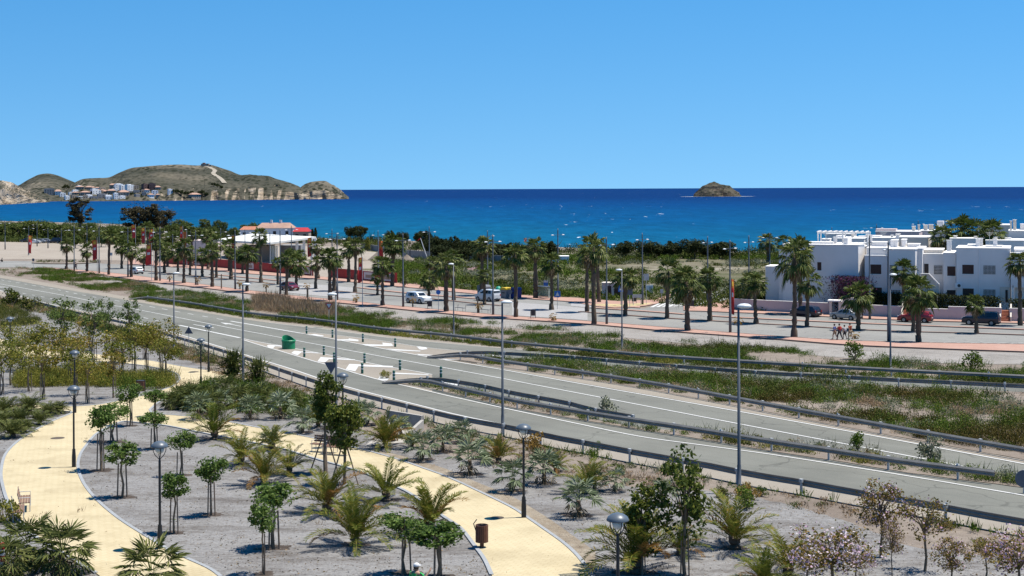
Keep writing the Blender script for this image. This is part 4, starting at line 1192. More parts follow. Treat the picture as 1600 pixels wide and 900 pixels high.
ground_cover('park_hedge', spots([(100,377),(345,380)], [(100,381),(345,385)], 100, 345, .22, -.15, .05, 33), ['bush', 'far_green', 'pine_dark'], [3, 3, 2], (.9, 1.8), 90, .2, 1.2, .97, 33, 4.0, .03)
# clipped yellow-green bed and the low evergreen mass between the paths
ground_cover('yellow_hedge_bed', spots([(24,592),(90,588),(160,586),(220,590),(268,597)], [(24,607),(90,605),(160,605),(220,610),(268,607)], 26, 266, 9, -.9, .3, 23), ['yellow_shrub', 'weed'], [5, 1], (.7, 1.15), 80, .03, .42, .93, 22)
ground_cover('evergreen_bed', spots([(255,618),(300,606),(345,596),(420,604),(480,622),(520,650)], [(255,632),(300,645),(345,645),(420,650),(480,655),(520,664)], 258, 516, 4.0, -.22, .22, 24), ['dry_grass', 'sage', 'weed', 'bush', 'yellow_shrub'], [.7, 2, 3, 4, 1.2], (.3, .8), 110, .03, .48, .9, 23)
# far scrub
def fieldw(x, t): return -.1 if t < .35 else .06
ground_cover('field_scrub', spots([(560,394),(760,397),(900,398),(1210,402)], [(x, y - 1) for x, y in FPf if x > 540], 600, 1215, .42, 0, .045, 25, px_weight=fieldw), ['weed', 'bush', 'sage'], [3, 4, 1.5], (.5, 1.3), 60, .08, 1.0, .95, 24, 3.0, .05)
ground_cover('field_scrub', spots([(560,406),(640,412),(760,440),(900,462)], [(x, y - .5) for x, y in FPf if x > 540], 590, 935, .9, -.25, .08, 26), ['weed'], [1], (.5, 1.1), 50, .08, .7, .93, 25, 2.4)
ground_cover('coast_scrub', spots([(330,374),(560,377),(700,385),(900,391),(1210,397)], [(330,381),(560,386),(700,398),(900,402),(1210,405)], 335, 1215, .10, -.2, .03, 27), ['pine_dark', 'far_green', 'bush'], [4, 2, 3], (1.0, 2.6), 80, .2, 1.7, .95, 26, 4.2, .03)
ground_cover('park_hedge', spots([(-80,373),(110,376),(205,376)], [(-80,377),(110,379.5),(205,380)], -80, 205, .5, -2, .03, 28), ['far_green'], [1], (1.6, 2.2), 110, .2, 1.3, .97, 27, 3.6)
ground_cover('bay_greenery', spots([(-80,350),(100,351),(200,356),(340,358)], [(-80,366),(100,367),(200,370),(340,367)], -80, 340, .05, -.05, .05, 31), ['far_green', 'bush', 'pine_dark'], [4, 2, 2], (1.2, 2.6), 90, .2, 1.8, .97, 31, 4.5, .02)
ground_cover('park_hedge', spots([(280,364),(370,366)], [(280,371),(370,373)], 280, 375, .35, -2, .03, 29), ['far_green', 'pine_dark'], [1, 1], (1.6, 2.2), 110, .2, 1.3, .97, 28, 3.6)
ground_cover('street_island_shrubs', spots([(60,408.5),(150,408.5)], [(60,411.5),(150,411)], 58, 150, .8, -.2, .1, 30), ['bush', 'weed'], [2, 2], (.3, .7), 24, .1, .5, .7, 29)
# ---------------------------------------------------------------- street palms
GN, GM, GF = 'fan palms along the near pavement', 'fan palms on the narrow median', 'fan palms along the far pavement'
NEAR = [(104,421,376),(136,425,384),(170,430,362),(205,433.5,384),(244,439,372),(287,443,378),(332,449,384),(386,456,388),(447,462,396),(516,470,392),(598,478,404),(697,487.5,404),(806,496.5,388),(928,507.5,380),(1074,517.5,430),(1241,528,392),(1435,535,444)]
near_l = {104: 'short fan palm at the far end of the near pavement row, by the car park', 136: 'squat fan palm beside the red banner at the far end of the near pavement', 205: 'fan palm just left of the white hatchback driving away', 447: 'fan palm in front of the dark red car on the promenade', 697: 'slim fan palm between the white off-roader and the two pavement benches', 806: 'big shaggy fan palm in front of the blue recycling container', 928: 'very tall dark fan palm at the front of a tight cluster of three', 1074: 'broad low fan palm standing before the zebra crossing', 1241: 'tallest fan palm, in front of the first white villa and the parked navy car', 1435: 'full round fan palm in front of the red parked hatchback'}
for i, (x, y, t) in enumerate(NEAR):
    p = P(x, y, .1); h = max(2.2, (CAMH - uv(x, t)[1] * p.y) - p.z - 1.1)
    lab = near_l.get(x) or 'fan palm in the near pavement row, %s from the far end' % ORD[i]
    street_palm(i, p, h, 1.12 if x in (241, 1241, 806, 1074) else 1.0, lab, GN)
MED = [(190,420,378),(224,424,392),(257,427,388),(278,428.5,386),(297,431,392),(316,432.5,392),(338,434.5,372),(361,437,388),(408,442,362),(434,445,402),(463,447.5,404),(493,451.5,402),(522,455,398),(555,457.5,376),(590,461.5,424),(670,466.5,428),(709,469.5,392),(757,476.5,420),(862,484.5,402),(917,488.3,390),(977,493.3,424),(1042,498,414),(1109,502,424),(1181,506.3,430),(1261,511,428),(1341,516.3,452),(1427,519.3,456),(1526,522,466)]
med_l = {757: 'yellowing fan palm in front of the white van', 862: 'fan palm on the median beside the glass bus shelter', 917: 'left palm of the tight cluster of three, in front of the kiosk', 977: 'fan palm in front of the brown kiosk door side', 1042: 'tall fan palm just left of the zebra crossing', 1109: 'scruffy fan palm with a thick shaggy trunk beside the side street', 1181: 'fan palm in front of the pink garden wall corner', 1261: 'small fan palm hiding the parked navy car, behind the tallest palm', 1341: 'small fan palm in front of the silver parked hatchback', 1427: 'fan palm on the median whose crown merges with the full round one before it', 1526: 'short young fan palm in front of the navy parked off-roader', 408: 'tall fan palm in front of the white pavilion roof', 555: 'tall shaggy fan palm between the pavilion and the heaps of earth', 709: 'fan palm in front of the purple field'}
for i, (x, y, t) in enumerate(MED):
    p = P(x, y, .1); h = max(1.6, (CAMH - uv(x, t)[1] * p.y) - p.z - (1.1 if x < 1500 else .8))
    lab = med_l.get(x) or 'fan palm on the median, %s from its far end' % ORD[i]
    street_palm(i + 2, p, h, .8 if x in (757, 670, 590, 297, 1526, 434, 1427) else 1.0, lab, GM)
FAR = [(231,414,348),(245,415,372),(262,417,384),(300,417,358),(325,421,362),(358,424,378),(379,428,392),(452,434,392),(470,432,390),(497,436,378),(545,441,382),(613,447.5,374),(631,449,432),(677,453.5,402),(752,462,376),(837,466.5,378),(936,473,380),(1064,449,436),(1594,509,400),(1411,494,413),(1172,484,436),(1251,491,380)]
far_l = {752: 'dark fan palm standing behind the white van', 837: 'fan palm with thick dead skirt beside the glass bus shelter', 936: 'right palm of the tight cluster of three, beside the kiosk', 1064: 'fan palm behind the zebra crossing', 1594: 'fan palm in front of the last villa, beside the stairs with red treads', 1411: 'fan palm in front of the villa staircase wall', 1172: 'thin palm against the pink garden wall', 1251: 'palm hanging over the garden wall behind the tallest palm', 613: 'palm with round shaggy head in front of the earth heaps', 497: 'palm beside the upright red banner of the pavilion', 677: 'palm on the far pavement before the purple field', 631: 'small young palm in front of the red hoarding'}
for i, (x, y, t) in enumerate(FAR):
    p = P(x, y, .1); h = max(1.4, (CAMH - uv(x, t)[1] * p.y) - p.z - 1.1)
    lab = far_l.get(x) or 'fan palm by the far pavement, %s from the far end' % ORD[i]
    street_palm(i + 1, p, h, .55 if x in (631,) else (1.2 if x in (752, 613, 837) else 1.0), lab, GF)
# small stunted palms in the near pavement
STUNT = [(265,441,430),(309,446,434),(375,453,440),(416,456.5,443),(480,466,444),(556,474,463),(645,480,464),(748,490,474),(864,502,492),(1154,520,498),(1336,530,521)]
g_ = np.random.default_rng(5)
stp = thing('young_palm', 'x', 'palm', PROTO_AWAY)
trunk_mesh('trunk', 1.0, .1, .09, M['palm_bark'], stp, g_, rings=5)
c_ = npmesh('crown', fan_crown(g_, 12, .34, .3, -60, 60, 7, .5, .13), M['orange_weed'], stp); c_.location = (0, 0, 1)
for i, (x, y, t) in enumerate(STUNT):
    p = P(x, y, .1); h = max(.3, (CAMH - uv(x, t)[1] * p.y) - p.z - .3)
    q = place(stp, p, i, 1, 'stunted yellow palm sapling in the near pavement, %s from the far end' % ORD[i], 'stunted palm saplings in the near pavement')
    for c in KIDS(q):
        if c.name.startswith('trunk'): c.scale = (1, 1, h)
        else: c.location = (0, 0, h)
# ---------------------------------------------------------------- park planting
def wid(px_w, p): return px_w * p.y / FPX
DP = [(335,687,78,'date palm on the gravel next to the fork of the two paths'),(377,726,78,'small date palm with thin fronds, behind the park lamp and the young trees'),(412,757,88,'date palm overlapped from below by a young tree, left of the tripod trees'),(511,802,108,'dark date palm leaning left in front of the tripod-staked tree'),(603,783,95,'date palm with orange-tipped fronds on the kerb of the second path'),(554,853,118,'widest date palm in the middle of the gravel bed, fronds sprawling'),(672,832,116,'date palm with long arching orange fronds beside the second path'),(425,704,62,'small date palm beyond the second path kerb'),(602,700,76,'date palm with orange lower fronds in front of the concrete culvert'),(779,724,62,'date palm behind the blue fan palms near the guardrail'),(918,772,82,'tall green date palm behind the single blue fan palm'),(995,896,150,'date palm behind the nearest park lamp with fronds spreading both ways'),(1148,858,122,'date palm alone on the pale gravel near the tall road lamp'),(1232,905,118,'dark green date palm beside the pink flowering bush'),(1195,925,90,'date palm cut by the bottom edge, beside the dark green one'),(497,668,50,'small yellowish date palm behind the tripod-staked tree'),(644,700,44,'little date palm on the verge behind the culvert apron'),(868,738,48,'little date palm close under the guardrail, right of the park lamp'),(1062,868,74,'date palm between the staked tree and the open gravel'),(452,742,66,'date palm on the gravel just left of the tripod stakes')]
for i, (x, y, w_, lab) in enumerate(DP):
    p = P(x, y); place(DATE[i % 3], p, i * 1.7, wid(w_, p) / 3.0, lab, 'date palms in the park beds')
BF = [(391,656,50),(438,655,56),(473,677,52),(421,703,40),(515,672,45),(660,720,60),(692,706,54),(734,743,72),(802,769,66),(850,757,70),(904,808,78),(575,664,46),(310,656,56),(345,640,40),(930,705+60,40),(546,688,44),(626,684,42),(722,692,46),(758,716,46),(1035,790,54),(962,768,46),(497,655,44),(560,655,40)]
bl = {391: 'blue fan palm at the top of the bed by the second path', 438: 'blue-grey fan palm in front of the evergreen bed, near the guardrail', 473: 'blue fan palm on dark mulch above the second path', 660: 'blue fan palm closest to the end of the concrete culvert', 692: 'smaller blue fan palm just behind another, by the guardrail', 734: 'pale blue fan palm with stiff fronds beside the pebble border', 802: 'blue fan palm right behind the park lamp of the second path', 850: 'greenish blue fan palm between the park lamp and the guardrail', 904: 'large silver blue fan palm alone in dark mulch, right of the park lamp', 310: 'silvery fan palm rising from the evergreen bed by the fork'}
for i, (x, y, w_) in enumerate(BF):
    p = P(x, y); place(BLUE[i % 3], p, i * 2.1, wid(w_, p) / 2.55, bl.get(x, 'blue fan palm of the upper park beds, %s from the fork of the paths' % rank([q[0] for q in BF], x)), 'blue fan palms in the park beds')
for i, (x, y, w_, lab) in enumerate([(98,898,96,'dark fan palm with brown trunk by the bottom of the main path'),(44,884,92,'dark fan palm beside the path bench, half hidden'),(237,935,110,'fan palm crown rising from the bottom edge of the main path'),(10,905,80,'fan palm at the bottom corner beside the striped post')]):
    p = P(x, y); place(GREENF[i % 2], p, i * 2.3, wid(w_, p) / 2.7, lab, 'dark fan palms beside the main path')
# cycads on the west side of the path
cy = thing('low_palm', 'x', 'palm', PROTO_AWAY)
g_ = np.random.default_rng(33); ch = []
for i in range(34):
    k = i / 34; v, f = frond(g_, i * 2.4, R(80 - 75 * k), .95 * (.8 + .4 * g_.random()), R(60), 16, .26, .04); v[:, 2] += .2; ch.append((v, f, 0))
trunk_mesh('trunk', .3, .14, .14, M['palm_bark'], cy, g_, rings=3); npmesh('crown', ch, M['fan_green'], cy)
CYC = [(8,650,62),(30,664,58),(45,646,60),(62,664,46),(20,684,60),(92,646,40),(75,650,44),(-12,672,60),(5,668,50),(38,676,44)]
for i, (x, y, w_) in enumerate(CYC):
    p = P(x, y); place(cy, p, i * 1.3, wid(w_, p) / 1.9, 'low feathery palm west of the main path, %s from the edge of the view' % rank([q[0] for q in CYC], x), 'low feathery palms west of the path')
# extra low fan palms inside the evergreen bed
for i, (x, y, w_) in enumerate([(300,640,50),(282,632,40),(352,622,44),(330,648,50),(372,636,46),(268,640,36),(405,640,50),(455,640,44)]):
    p = P(x, y); place(GREENF[i % 2], p, i * 1.9, wid(w_, p) / 2.9, 'green fan palm growing in the evergreen bed, %s counted from the bin' % rank([268,282,300,330,352,372,405,455], x), 'green fan palms in the evergreen bed')
for i, (x, y, w_, lab) in enumerate([(364,596,58,'large round spiky bush beside the path, next to the road lamp'),(402,602,50,'round spiky bush partly behind the larger one, near the guardrail')]):
    p = P(x, y); place(SPIKY[i], p, i, wid(w_, p) / 1.9, lab, 'spiky bushes by the guardrail')
# young trees with stakes
CT = [(191,778,684,60,'young tree with a lopsided crown at the edge of the main path'),(158,736,628,52,'young staked tree nearest to the park lamp on the main path'),(178,692,628,56,'young staked tree behind, where the main path narrows'),(203,666,596,38,'small round staked tree at the tip of the planted bed'),(243,652,606,44,'dark little staked tree left of the evergreen bed'),(241,702,640,48,'young staked tree in the bed, between two park lamps'),(281,744,670,44,'young staked tree just behind the near park lamp'),(330,806,708,52,'young staked tree alone in the middle of the gravel bed'),(272,834,732,52,'young staked tree right beside the near park lamp'),(427,858,748,76,'bushy staked tree with wide crown in front of a date palm'),(412,898,775,50,'young staked tree at the bottom, trunk tied to two stakes'),(633,898,796,74,'young staked tree at the bottom, left of the person in green'),(684,905,812,92,'low wide young tree at the bottom beside the wooden bin')]
for i, (x, y, t, w_, lab) in enumerate(CT):
    p = P(x, y); h = (CAMH - uv(x, t)[1] * p.y) - p.z
    sx = wid(w_, p) / 1.35; sz = h / 2.6
    place(CITRUS[i % 4], p, i * 1.1, (sx, sx, sz), lab, 'young staked trees in the park')
GT = [(2,617,540,62),(17,602,520,60),(46,612,545,60),(66,625,528,66),(58,590,500,60),(95,560,478,70),(85,590,508,64),(110,600,520,58),(137,630,556,56),(122,585,515,60),(148,570,482,60),(178,622,540,50),(165,562,480,44),(175,580,512,66),(203,566,480,50),(190,597,525,60),(210,588,505,62),(230,584,508,56),(252,586,500,56),(258,596,520,56),(140,548,490,50),(100,535,476,52),(20,560,505,56),(225,562,498,50),(35,580,520,60),(118,618,540,60)]
for i, (x, y, t, w_) in enumerate(GT):
    p = P(x, y); h = (CAMH - uv(x, t)[1] * p.y) - p.z
    k = 2 if x in (165, 203, 95, 148) else (0, 1, 3, 4)[i % 4]
    sx = wid(w_, p) / 2.75; sz = h / 3.7
    place(GROVE_T[k], p, i * 1.9, (sx, sx, sz), ('thin green-leaved tree rising above the grove, %s tree from the left' if k == 2 else 'orange-green staked tree of the grove, %s tree from the left') % rank([q[0] + q[1] / 1e4 for q in GT], x + y / 1e4), 'staked trees of the orange-green grove')
for i, (x, y, t, w_, lab) in enumerate([(430-0+0,0,0,0,'')][:0]): pass
p = P(508, 740); h = (CAMH - uv(520, 580)[1] * p.y) - p.z
place(LAUREL[0], p, .3, (wid(46, p) / 1.5, wid(46, p) / 1.5, h / 4.45), 'tall dense green tree on a wooden tripod beside the second path', 'tripod-staked laurels')
p = P(538, 757); h = (CAMH - uv(548, 622)[1] * p.y) - p.z
place(LAUREL[1], p, 1.2, (wid(52, p) / 1.7, wid(52, p) / 1.7, h / 3.6), 'yellow-green tree on a tripod, in front of the denser one', 'tripod-staked laurels')
for i, (x, y, t, w_, lab) in enumerate([(1003,898,737,66,'glossy orange-green tree right of the nearest park lamp'),(1070,900,700,78,'staked tree with bright top sprig beside the glossy one')]):
    p = P(x, y); h = (CAMH - uv(x, t)[1] * p.y) - p.z
    place(GLOSSY[i], p, i, (wid(w_, p) / 1.75, wid(w_, p) / 1.75, h / 3.6), lab)
for i, (x, y, t, w_, lab) in enumerate([(1376,872,752,88,'flowering tree with pale pink blooms against the guardrail'),(1300,945,818,130,'widest flowering tree covered in pink blossom at the bottom'),(1445,893,775,92,'sparse twiggy flowering tree with few blossoms'),(1592,945,832,110,'flowering tree cut by the edge of the view'),(1394,905,815,40,'small blossom-covered sapling among the flowering trees'),(1338,925,850,60,'low flowering bush-like tree overlapping the widest one'),(1486,925,842,70,'flowering sapling near the bottom between the twiggy tree and the edge'),(1540,905,838,64,'thin flowering tree on pale gravel close to the edge'),(1262,925,852,74,'flowering tree crown beside the dark green date palm')]):
    p = P(x, y); h = (CAMH - uv(x, t)[1] * p.y) - p.z
    place(BAUH[(0, 1, 2, 1, 0, 1, 0, 2, 1)[i]], p, i * 2.2, (wid(w_, p) / 2.3, wid(w_, p) / 2.3, h / 2.85), lab, 'pink flowering trees')
# single bushes one can tell apart
SB = [('orange_weed',832,702,46,'orange dry bush behind the park lamp, by the guardrail'),('orange_weed',1165,780,44,'orange bush at the foot of the tall road lamp'),('bush',1130,778,34,'dark bush left of the tall road lamp foot'),('weed',1165,795,52,'flat bright green bush in front of the road lamp'),('weed',1190,776,26,'upright green weed right of the road lamp'),('weed',968,740,22,'green tuft on the verge in front of the guardrail'),('yellow_shrub',1530,860,34,'yellow-green bush on the pale gravel near the guardrail post'),('yellow_shrub',5,815,60,'yellow flowering bush behind the path bench'),('weed',934,704,20,'green tuft under the guardrail'),('sage',312,560,30,'grey-green bush between the two lamps by the guardrail'),('yellow_shrub',604,592,22,'bush at the tip of the traffic island'),('sage',948,648,40,'grey-green bush leaning over the island guardrail'),('weed',1340,704,42,'green bush rising behind the island guardrail'),('sage',1455,722,60,'thin feathery bush behind the island guardrail'),('weed',1520,580,46,'tall green shrub on the bank beyond the guardrail'),('bush',713,520,28,'dark shrub beside the far road lamp'),('weed',1335,562,44,'low bright green shrub on the gravel bank'),('weed',480,636,26,'small upright green shrub near the guardrail'),('dry_grass',780,710,40,'clump of dry grass behind the date palms'),('orange_weed',610,690,40,'rusty bush in front of the culvert'),('weed',700,688,20,'upright weed by the guardrail post'),('bush',20,478,50,'dark bush where the near guardrail begins'),('bush',50,486,44,'brown-green bush below the start of the near guardrail')]
for i, (k, x, y, w_, lab) in enumerate(SB):
    p = P(x, y, .05 if 560 < x < 1460 and y < 730 else 0); place(BUSH[k], p, i, wid(w_, p) / 1.4, lab, 'wild bushes')
# ---------------------------------------------------------------- trees by the sea
def far_tree(proto, x, top, by, w_, pw, ph, lab, grp):
    p = P(x, by); h = (CAMH - uv(x, top)[1] * p.y) - p.z
    s = wid(w_, p) / pw * 1.2
    return place(proto, p, x * .7, (s, s, h / ph), lab, grp)
RT = [(548,354,375,18,'smaller of two joined dark pines above the shore'),(562,351,375,26,'larger of two joined dark pines above the shore'),(609,362,384,16,'dark pine above the tallest shaggy palm'),(629,362,383,18,'dark pine between the earth heaps and the sea'),(658,359,386,26,'dark pine at the start of the dense coastal wood'),(978,379,402,34,'separate round pine first from the white block'),(1014,376,404,38,'round pine second of the separate row'),(1032,382,404,22,'small round pine in the middle of the separate row'),(1051,379,404,32,'round pine left of the gap in the separate row'),(1086,373,404,38,'tall round pine right of the gap in the separate row'),(1131,375,404,42,'widest round pine at the end of the separate row'),(858,379,405,28,'round pine behind the white block'),(1108,384,404,24,'low pine between two bigger ones at the row end')]
for i, (x, t, b_, w_, lab) in enumerate(RT):
    far_tree(ROUND[i % 3], x, t, b_, w_, 6.6, 5.3, lab, 'round pines along the shore')
for i, (x, t, b_, w_) in enumerate([(676,369,404,26),(692,370,404,24),(708,372,405,24),(722,374,405,22),(736,373,405,24),(752,378,406,26),(768,380,406,24),(786,379,406,26),(802,381,406,26),(822,383,406,28),(840,384,406,24),(668,364,400,22),(690,382,410,34),(720,384,410,36),(755,386,410,36),(790,387,410,36),(825,389,410,34)]):
    far_tree(ROUND[i % 3], x, t, b_, w_, 6.4, 5.3, 'dark low pine in the dense coastal wood behind the grey fence', 'pines of the dense coastal wood')
for i, (x, t, b_, w_, lab) in enumerate([(213,311,366,44,'biggest dark eucalyptus by the bay'),(236,316,366,40,'middle dark eucalyptus of the clump by the bay'),(255,318,364,32,'eucalyptus at the seaward end of the clump'),(125,305,358,42,'lone open-crowned eucalyptus in front of the village')]):
    far_tree(EUC[i % 2], x, t, b_, w_, 8.5, 14.2, lab, 'eucalyptus trees by the bay')
FT = [(-5,345,374,34),(18,347,374,32),(40,346,375,32),(62,344,375,34),(84,347,376,32),(8,350,376,34),(30,349,376,34),(52,343,377,34),(74,346,377,36),(92,350,378,32),(-20,350,376,36),(108,358,378,26),(140,346,372,24),(150,356,374,24),(190,352,372,30),(208,354,372,30),(282,341,366,24),(292,347,368,24),(268,349,368,22),(320,341,364,20),(340,342,364,14),(350,346,365,14),(366,354,370,14),(384,350,372,20),(398,346,372,22),(176,352,370,24),(228,352,370,26),(160,362,374,20),(112,350,380,30),(133,357,384,26),(158,360,386,26),(182,358,382,28),(216,360,384,26),(246,356,380,30),(270,358,384,26),(306,354,378,26),(330,352,378,24),(196,366,390,24),(118,366,388,22)]
for i, (x, t, b_, w_) in enumerate(FT):
    far_tree(FARG[i % 2], x, t, b_, w_, 5.6, 6.5, 'bright green leafy tree between the car park and the bay, %s tree from the left' % rank([q[0] for q in FT if q[0] < 230], x) if x < 230 else 'leafy tree standing alone against the bay, %s towards the pavilion' % rank([q[0] for q in FT if q[0] >= 230], x), 'leafy trees by the bay')
for i, (x, t, b_, w_, lab) in enumerate([(574,370,392,11,'yellow-green column tree nearest the earth heaps'),(545,369,390,8,'yellow-green column tree near the pavilion end'),(493,355,376,6,'thin dark cypress behind the pavilion'),(488,357,376,8,'small dark cypress beside the red-roofed hut'),(478,358,374,8,'cypress hedge tree before the red-roofed hut')]):
    p = P(x, b_); h = (CAMH - uv(x, t)[1] * p.y) - p.z
    cpx = make_column(200 + i, 'yellow_shrub' if i < 2 else 'pine_dark', h, wid(w_, p) / 2)
    cpx.location = p; cpx['label'] = lab
for i, (x, t, b_, lab) in enumerate([(1201,371,410,'distant fan palm at the seaward end of the first villa'),(1226,372,408,'thin distant palm between the first villa and the sea')]):
    p = P(x, b_); h = (CAMH - uv(x, t)[1] * p.y) - p.z - 1.2
    street_palm(i, p, h, 1.5, lab)
# ---------------------------------------------------------------- guardrails: a corrugated beam on posts
def resample(pts, step):
    out = [pts[0]]; acc = 0.0
    for a, c in zip(pts, pts[1:]):
        L = (c - a).length
        while acc + L >= step and L > 1e-6:
            t = (step - acc) / L; a = a.lerp(c, t); out.append(a.copy()); L = (c - a).length; acc = 0.0
        acc += L
    return out
def guardrail(basepx, x0, x1, side, label, reflect=True):
    """side +1: beam on the far side of its posts (towards the sea), -1: on the near side"""
    line_ = resample(world_line(basepx, x0, x1, 4), 2.0)
    o0 = line_[0].copy()
    t = thing('guardrail', label, 'guardrail', o0, 0, 'guardrails of the highway')
    prof = [(.0, .76), (.075, .66), (.075, .635), (.03, .60), (.03, .555), (.065, .515), (.065, .49), (.0, .43), (-.012, .44), (.015, .495), (.012, .535), (-.01, .57), (-.01, .61), (.025, .65), (-.012, .745)]
    vs, fs = [], []
    n = len(line_); k = len(prof)
    post = MB()
    post.box((0, 0, .33), (.11, .07, .78)); post.box((0, .0, .70), (.17, .15, .16))
    pm = None
    for i, p in enumerate(line_):
        d = line_[min(i + 1, n - 1)] - line_[max(i - 1, 0)]; d.z = 0; d.normalize()
        s = Vector((-d.y, d.x, 0))
        if s.y < 0: s = -s
        s = s * side
        drop = 0.0
        ends = min(i, n - 1 - i)
        if ends < 3: drop = (.55, .30, .10)[ends] if (i < 3) else 0.0
        for a, z in prof:
            q = p + s * (a + .09)
            vs.append((q.x - o0.x, q.y - o0.y, p.z + z - drop - o0.z))
        if i % 2 == 0 and drop < .2:
            rz = math.atan2(s.y, s.x) - math.pi / 2
            if pm is None:
                ob = post.build('post', M['galvanised'], t); pm = ob.data
            else:
                ob = bpy.data.objects.new('post', pm); COL.objects.link(ob); ob.parent = t
            ob.location = p - o0; ob.rotation_euler = (0, 0, rz)
            if reflect and i % 8 == 4:
                rf = MB().box((0, .06, .80), (.10, .03, .12)).build('reflector', M['lamp_white'], t)
                rf.location = p - o0; rf.rotation_euler = (0, 0, rz)
    for i in range(n - 1):
        for j in range(k):
            fs.append((i * k + j, i * k + (j + 1) % k, (i + 1) * k + (j + 1) % k, (i + 1) * k + j))
    MB().add(vs, fs).build('rail', M['rail_steel'], t, fix=True)
    return t
guardrail(R1B, 202, 2250, -1, 'long guardrail along the foot of the gravel bank, beyond all lanes')
guardrail(R2B, 668, 2250, 1, 'dark-faced guardrail between the exit lane and the median bushes')
guardrail(R3B, 668, 2250, -1, 'guardrail in front of the dense median bushes, facing the middle carriageway')
guardrail(R4B, 598, 1594, -1, 'guardrail along the near side of the weedy traffic island')
guardrail(R4BB, 602, 1012, 1, 'short dark guardrail along the far side of the weedy traffic island')
guardrail(R5B, 42, 2250, 1, 'nearest guardrail, seen from behind, bordering the park verge')
# ---------------------------------------------------------------- lamps
def make_park_lamp():
    t = thing('park_lamp', 'x', 'street lamp', PROTO_AWAY)
    MB().lathe([(.11, -.03), (.11, .55), (.085, .95), (.085, 1.0)], 12).build('base', M['lamp_black'], t)
    MB().lathe([(.055, 1.0), (.05, 3.55), (.03, 3.72)], 10).build('pole', M['lamp_black'], t)
    for i in range(4):
        a = i * math.pi / 2 + .4; c, s = math.cos(a), math.sin(a)
        MB().tube([(c * .03, s * .03, 3.66), (c * .17, s * .17, 3.80), (c * .25, s * .25, 3.98), (c * .26, s * .26, 4.16)], .016, 6).build('lamp_arm', M['lamp_black'], t)
    MB().lathe([(.06, 3.86), (.16, 3.95), (.19, 4.12)], 14).build('lamp_glass', M['clear_glass'], t, True)
    MB().lathe([(.34, 4.13), (.345, 4.16), (.30, 4.25), (.19, 4.33), (.07, 4.37), (0, 4.375)], 20).build('lamp_hood', M['lamp_blue_grey'], t, True)
    return t
PLAMP = make_park_lamp()
def scaled_place(proto, x, by, top, h, label, group, rz=0.0, p=None):
    p = p or P(x, by)
    H = (CAMH - uv(x, top)[1] * p.y) - p.z
    return place(proto, p, rz, (1, 1, H / h), label, group)
for x, b, tpx, lab in [(115.5,731,602,'park lamp standing on the broad curve of the main path'),(250,859,689,'tall park lamp at the lower edge of the main path, beside its dome shadow'),(818.5,810,662,'park lamp on the kerb of the second path, by the pebble border'),(314,606,528,'park lamp where the upper path meets the evergreen bed'),(326,582,507,'park lamp behind another one, right by the guardrail'),(117,646,547,'park lamp at the edge of the grove, in line behind another lamp'),(16,567,495,'park lamp over the pale gravel at the far side of the grove'),(536,700,582,'park lamp hidden behind the tripod trees, only its hood showing')]:
    scaled_place(PLAMP, x, b, tpx, 4.375, lab, 'park lamps')
p = P(966, 1021); scaled_place(PLAMP, 966, 1021, 801, 4.375, 'nearest park lamp, its hood and arms large at the bottom', 'park lamps', p=p)
def make_road_lamp():
    t = thing('road_lamp', 'x', 'street lamp', PROTO_AWAY)
    MB().lathe([(.13, -.03), (.13, .04), (.10, .05), (.10, 1.2), (.085, 1.25), (.055, 8.15)], 10).build('pole', M['lamp_grey'], t, True)
    MB().lathe([(0, -.085), (.14, -.075), (.22, -.03), (.24, .0), (.22, .06), (.13, .12), (0, .14)], 16, (.28, 0, 8.2), sx=1.5).build('lamp_head', M['lamp_white'], t, True)
    return t
RLAMP = make_road_lamp()
for x, b, tpx, rz, lab in [(1155,770,474,0,'tallest road lamp, standing on the verge before the nearest guardrail'),(785.5,679,469,.1,'road lamp behind the nearest guardrail, above the two carriageways'),(525.5,646,457,math.pi*.9,'road lamp rising behind the tripod trees'),(380,600,442,.1,'road lamp rising behind the round spiky bush'),(272,552,425,.1,'road lamp at the end of the grove, beside the triangular sign back'),(972,546,420,math.pi*.9,'road lamp beyond the far guardrail, in front of the cluster of three palms'),(709,524,411,math.pi*.9,'road lamp beyond the far guardrail, by a dark shrub'),(1391.5,575,427,.1,'road lamp beyond the far guardrail, in front of the villas')]:
    scaled_place(RLAMP, x, b, tpx, 8.34, lab, 'highway lamps', rz)
def make_tall_lamp():
    t = thing('tall_lamp', 'x', 'street lamp', PROTO_AWAY)
    MB().lathe([(.17, -.03), (.17, 1.6), (.15, 3.0), (.11, 3.05), (.08, 11.0), (.05, 11.4)], 10).build('pole', M['lamp_grey'], t, True)
    for s in (-1, 1):
        MB().box((s * .6, 0, 10.35), (1.2, .07, .07)).build('lamp_arm', M['lamp_grey'], t)
        MB().lathe([(0, -.07), (.12, -.05), (.17, 0), (.12, .07), (0, .1)], 12, (s * 1.25, 0, 10.33), sx=2.0).build('lamp_head', M['lamp_white'], t, True)
    return t
TLAMP = make_tall_lamp()
def prom_heading(x):
    a, c = P(x - 12, ip(M1, x - 12)), P(x + 12, ip(M1, x + 12))
    return math.atan2(c.y - a.y, c.x - a.x)
TL = [(1388.5,533.5,375),(1141,521,375),(948,507.5,370),(770.5,493,366),(630,480.5,365),(527,470,364),(438,461,358),(367.5,453,359),(306,446,360),(250,439.5,355),(200,433.5,355),(155,428,354),(116,424,353)]
tl_l = {1388: 'tall twin-arm lamp on the near pavement, by the four walkers', 1141: 'tall twin-arm lamp beside the red flag at the garden corner', 948: 'tall twin-arm lamp beside the cluster of three palms', 770: 'tall twin-arm lamp by the pavement bench and the white van', 630: 'tall twin-arm lamp by the white off-roader', 438: 'tall twin-arm lamp just left of the dark red car'}
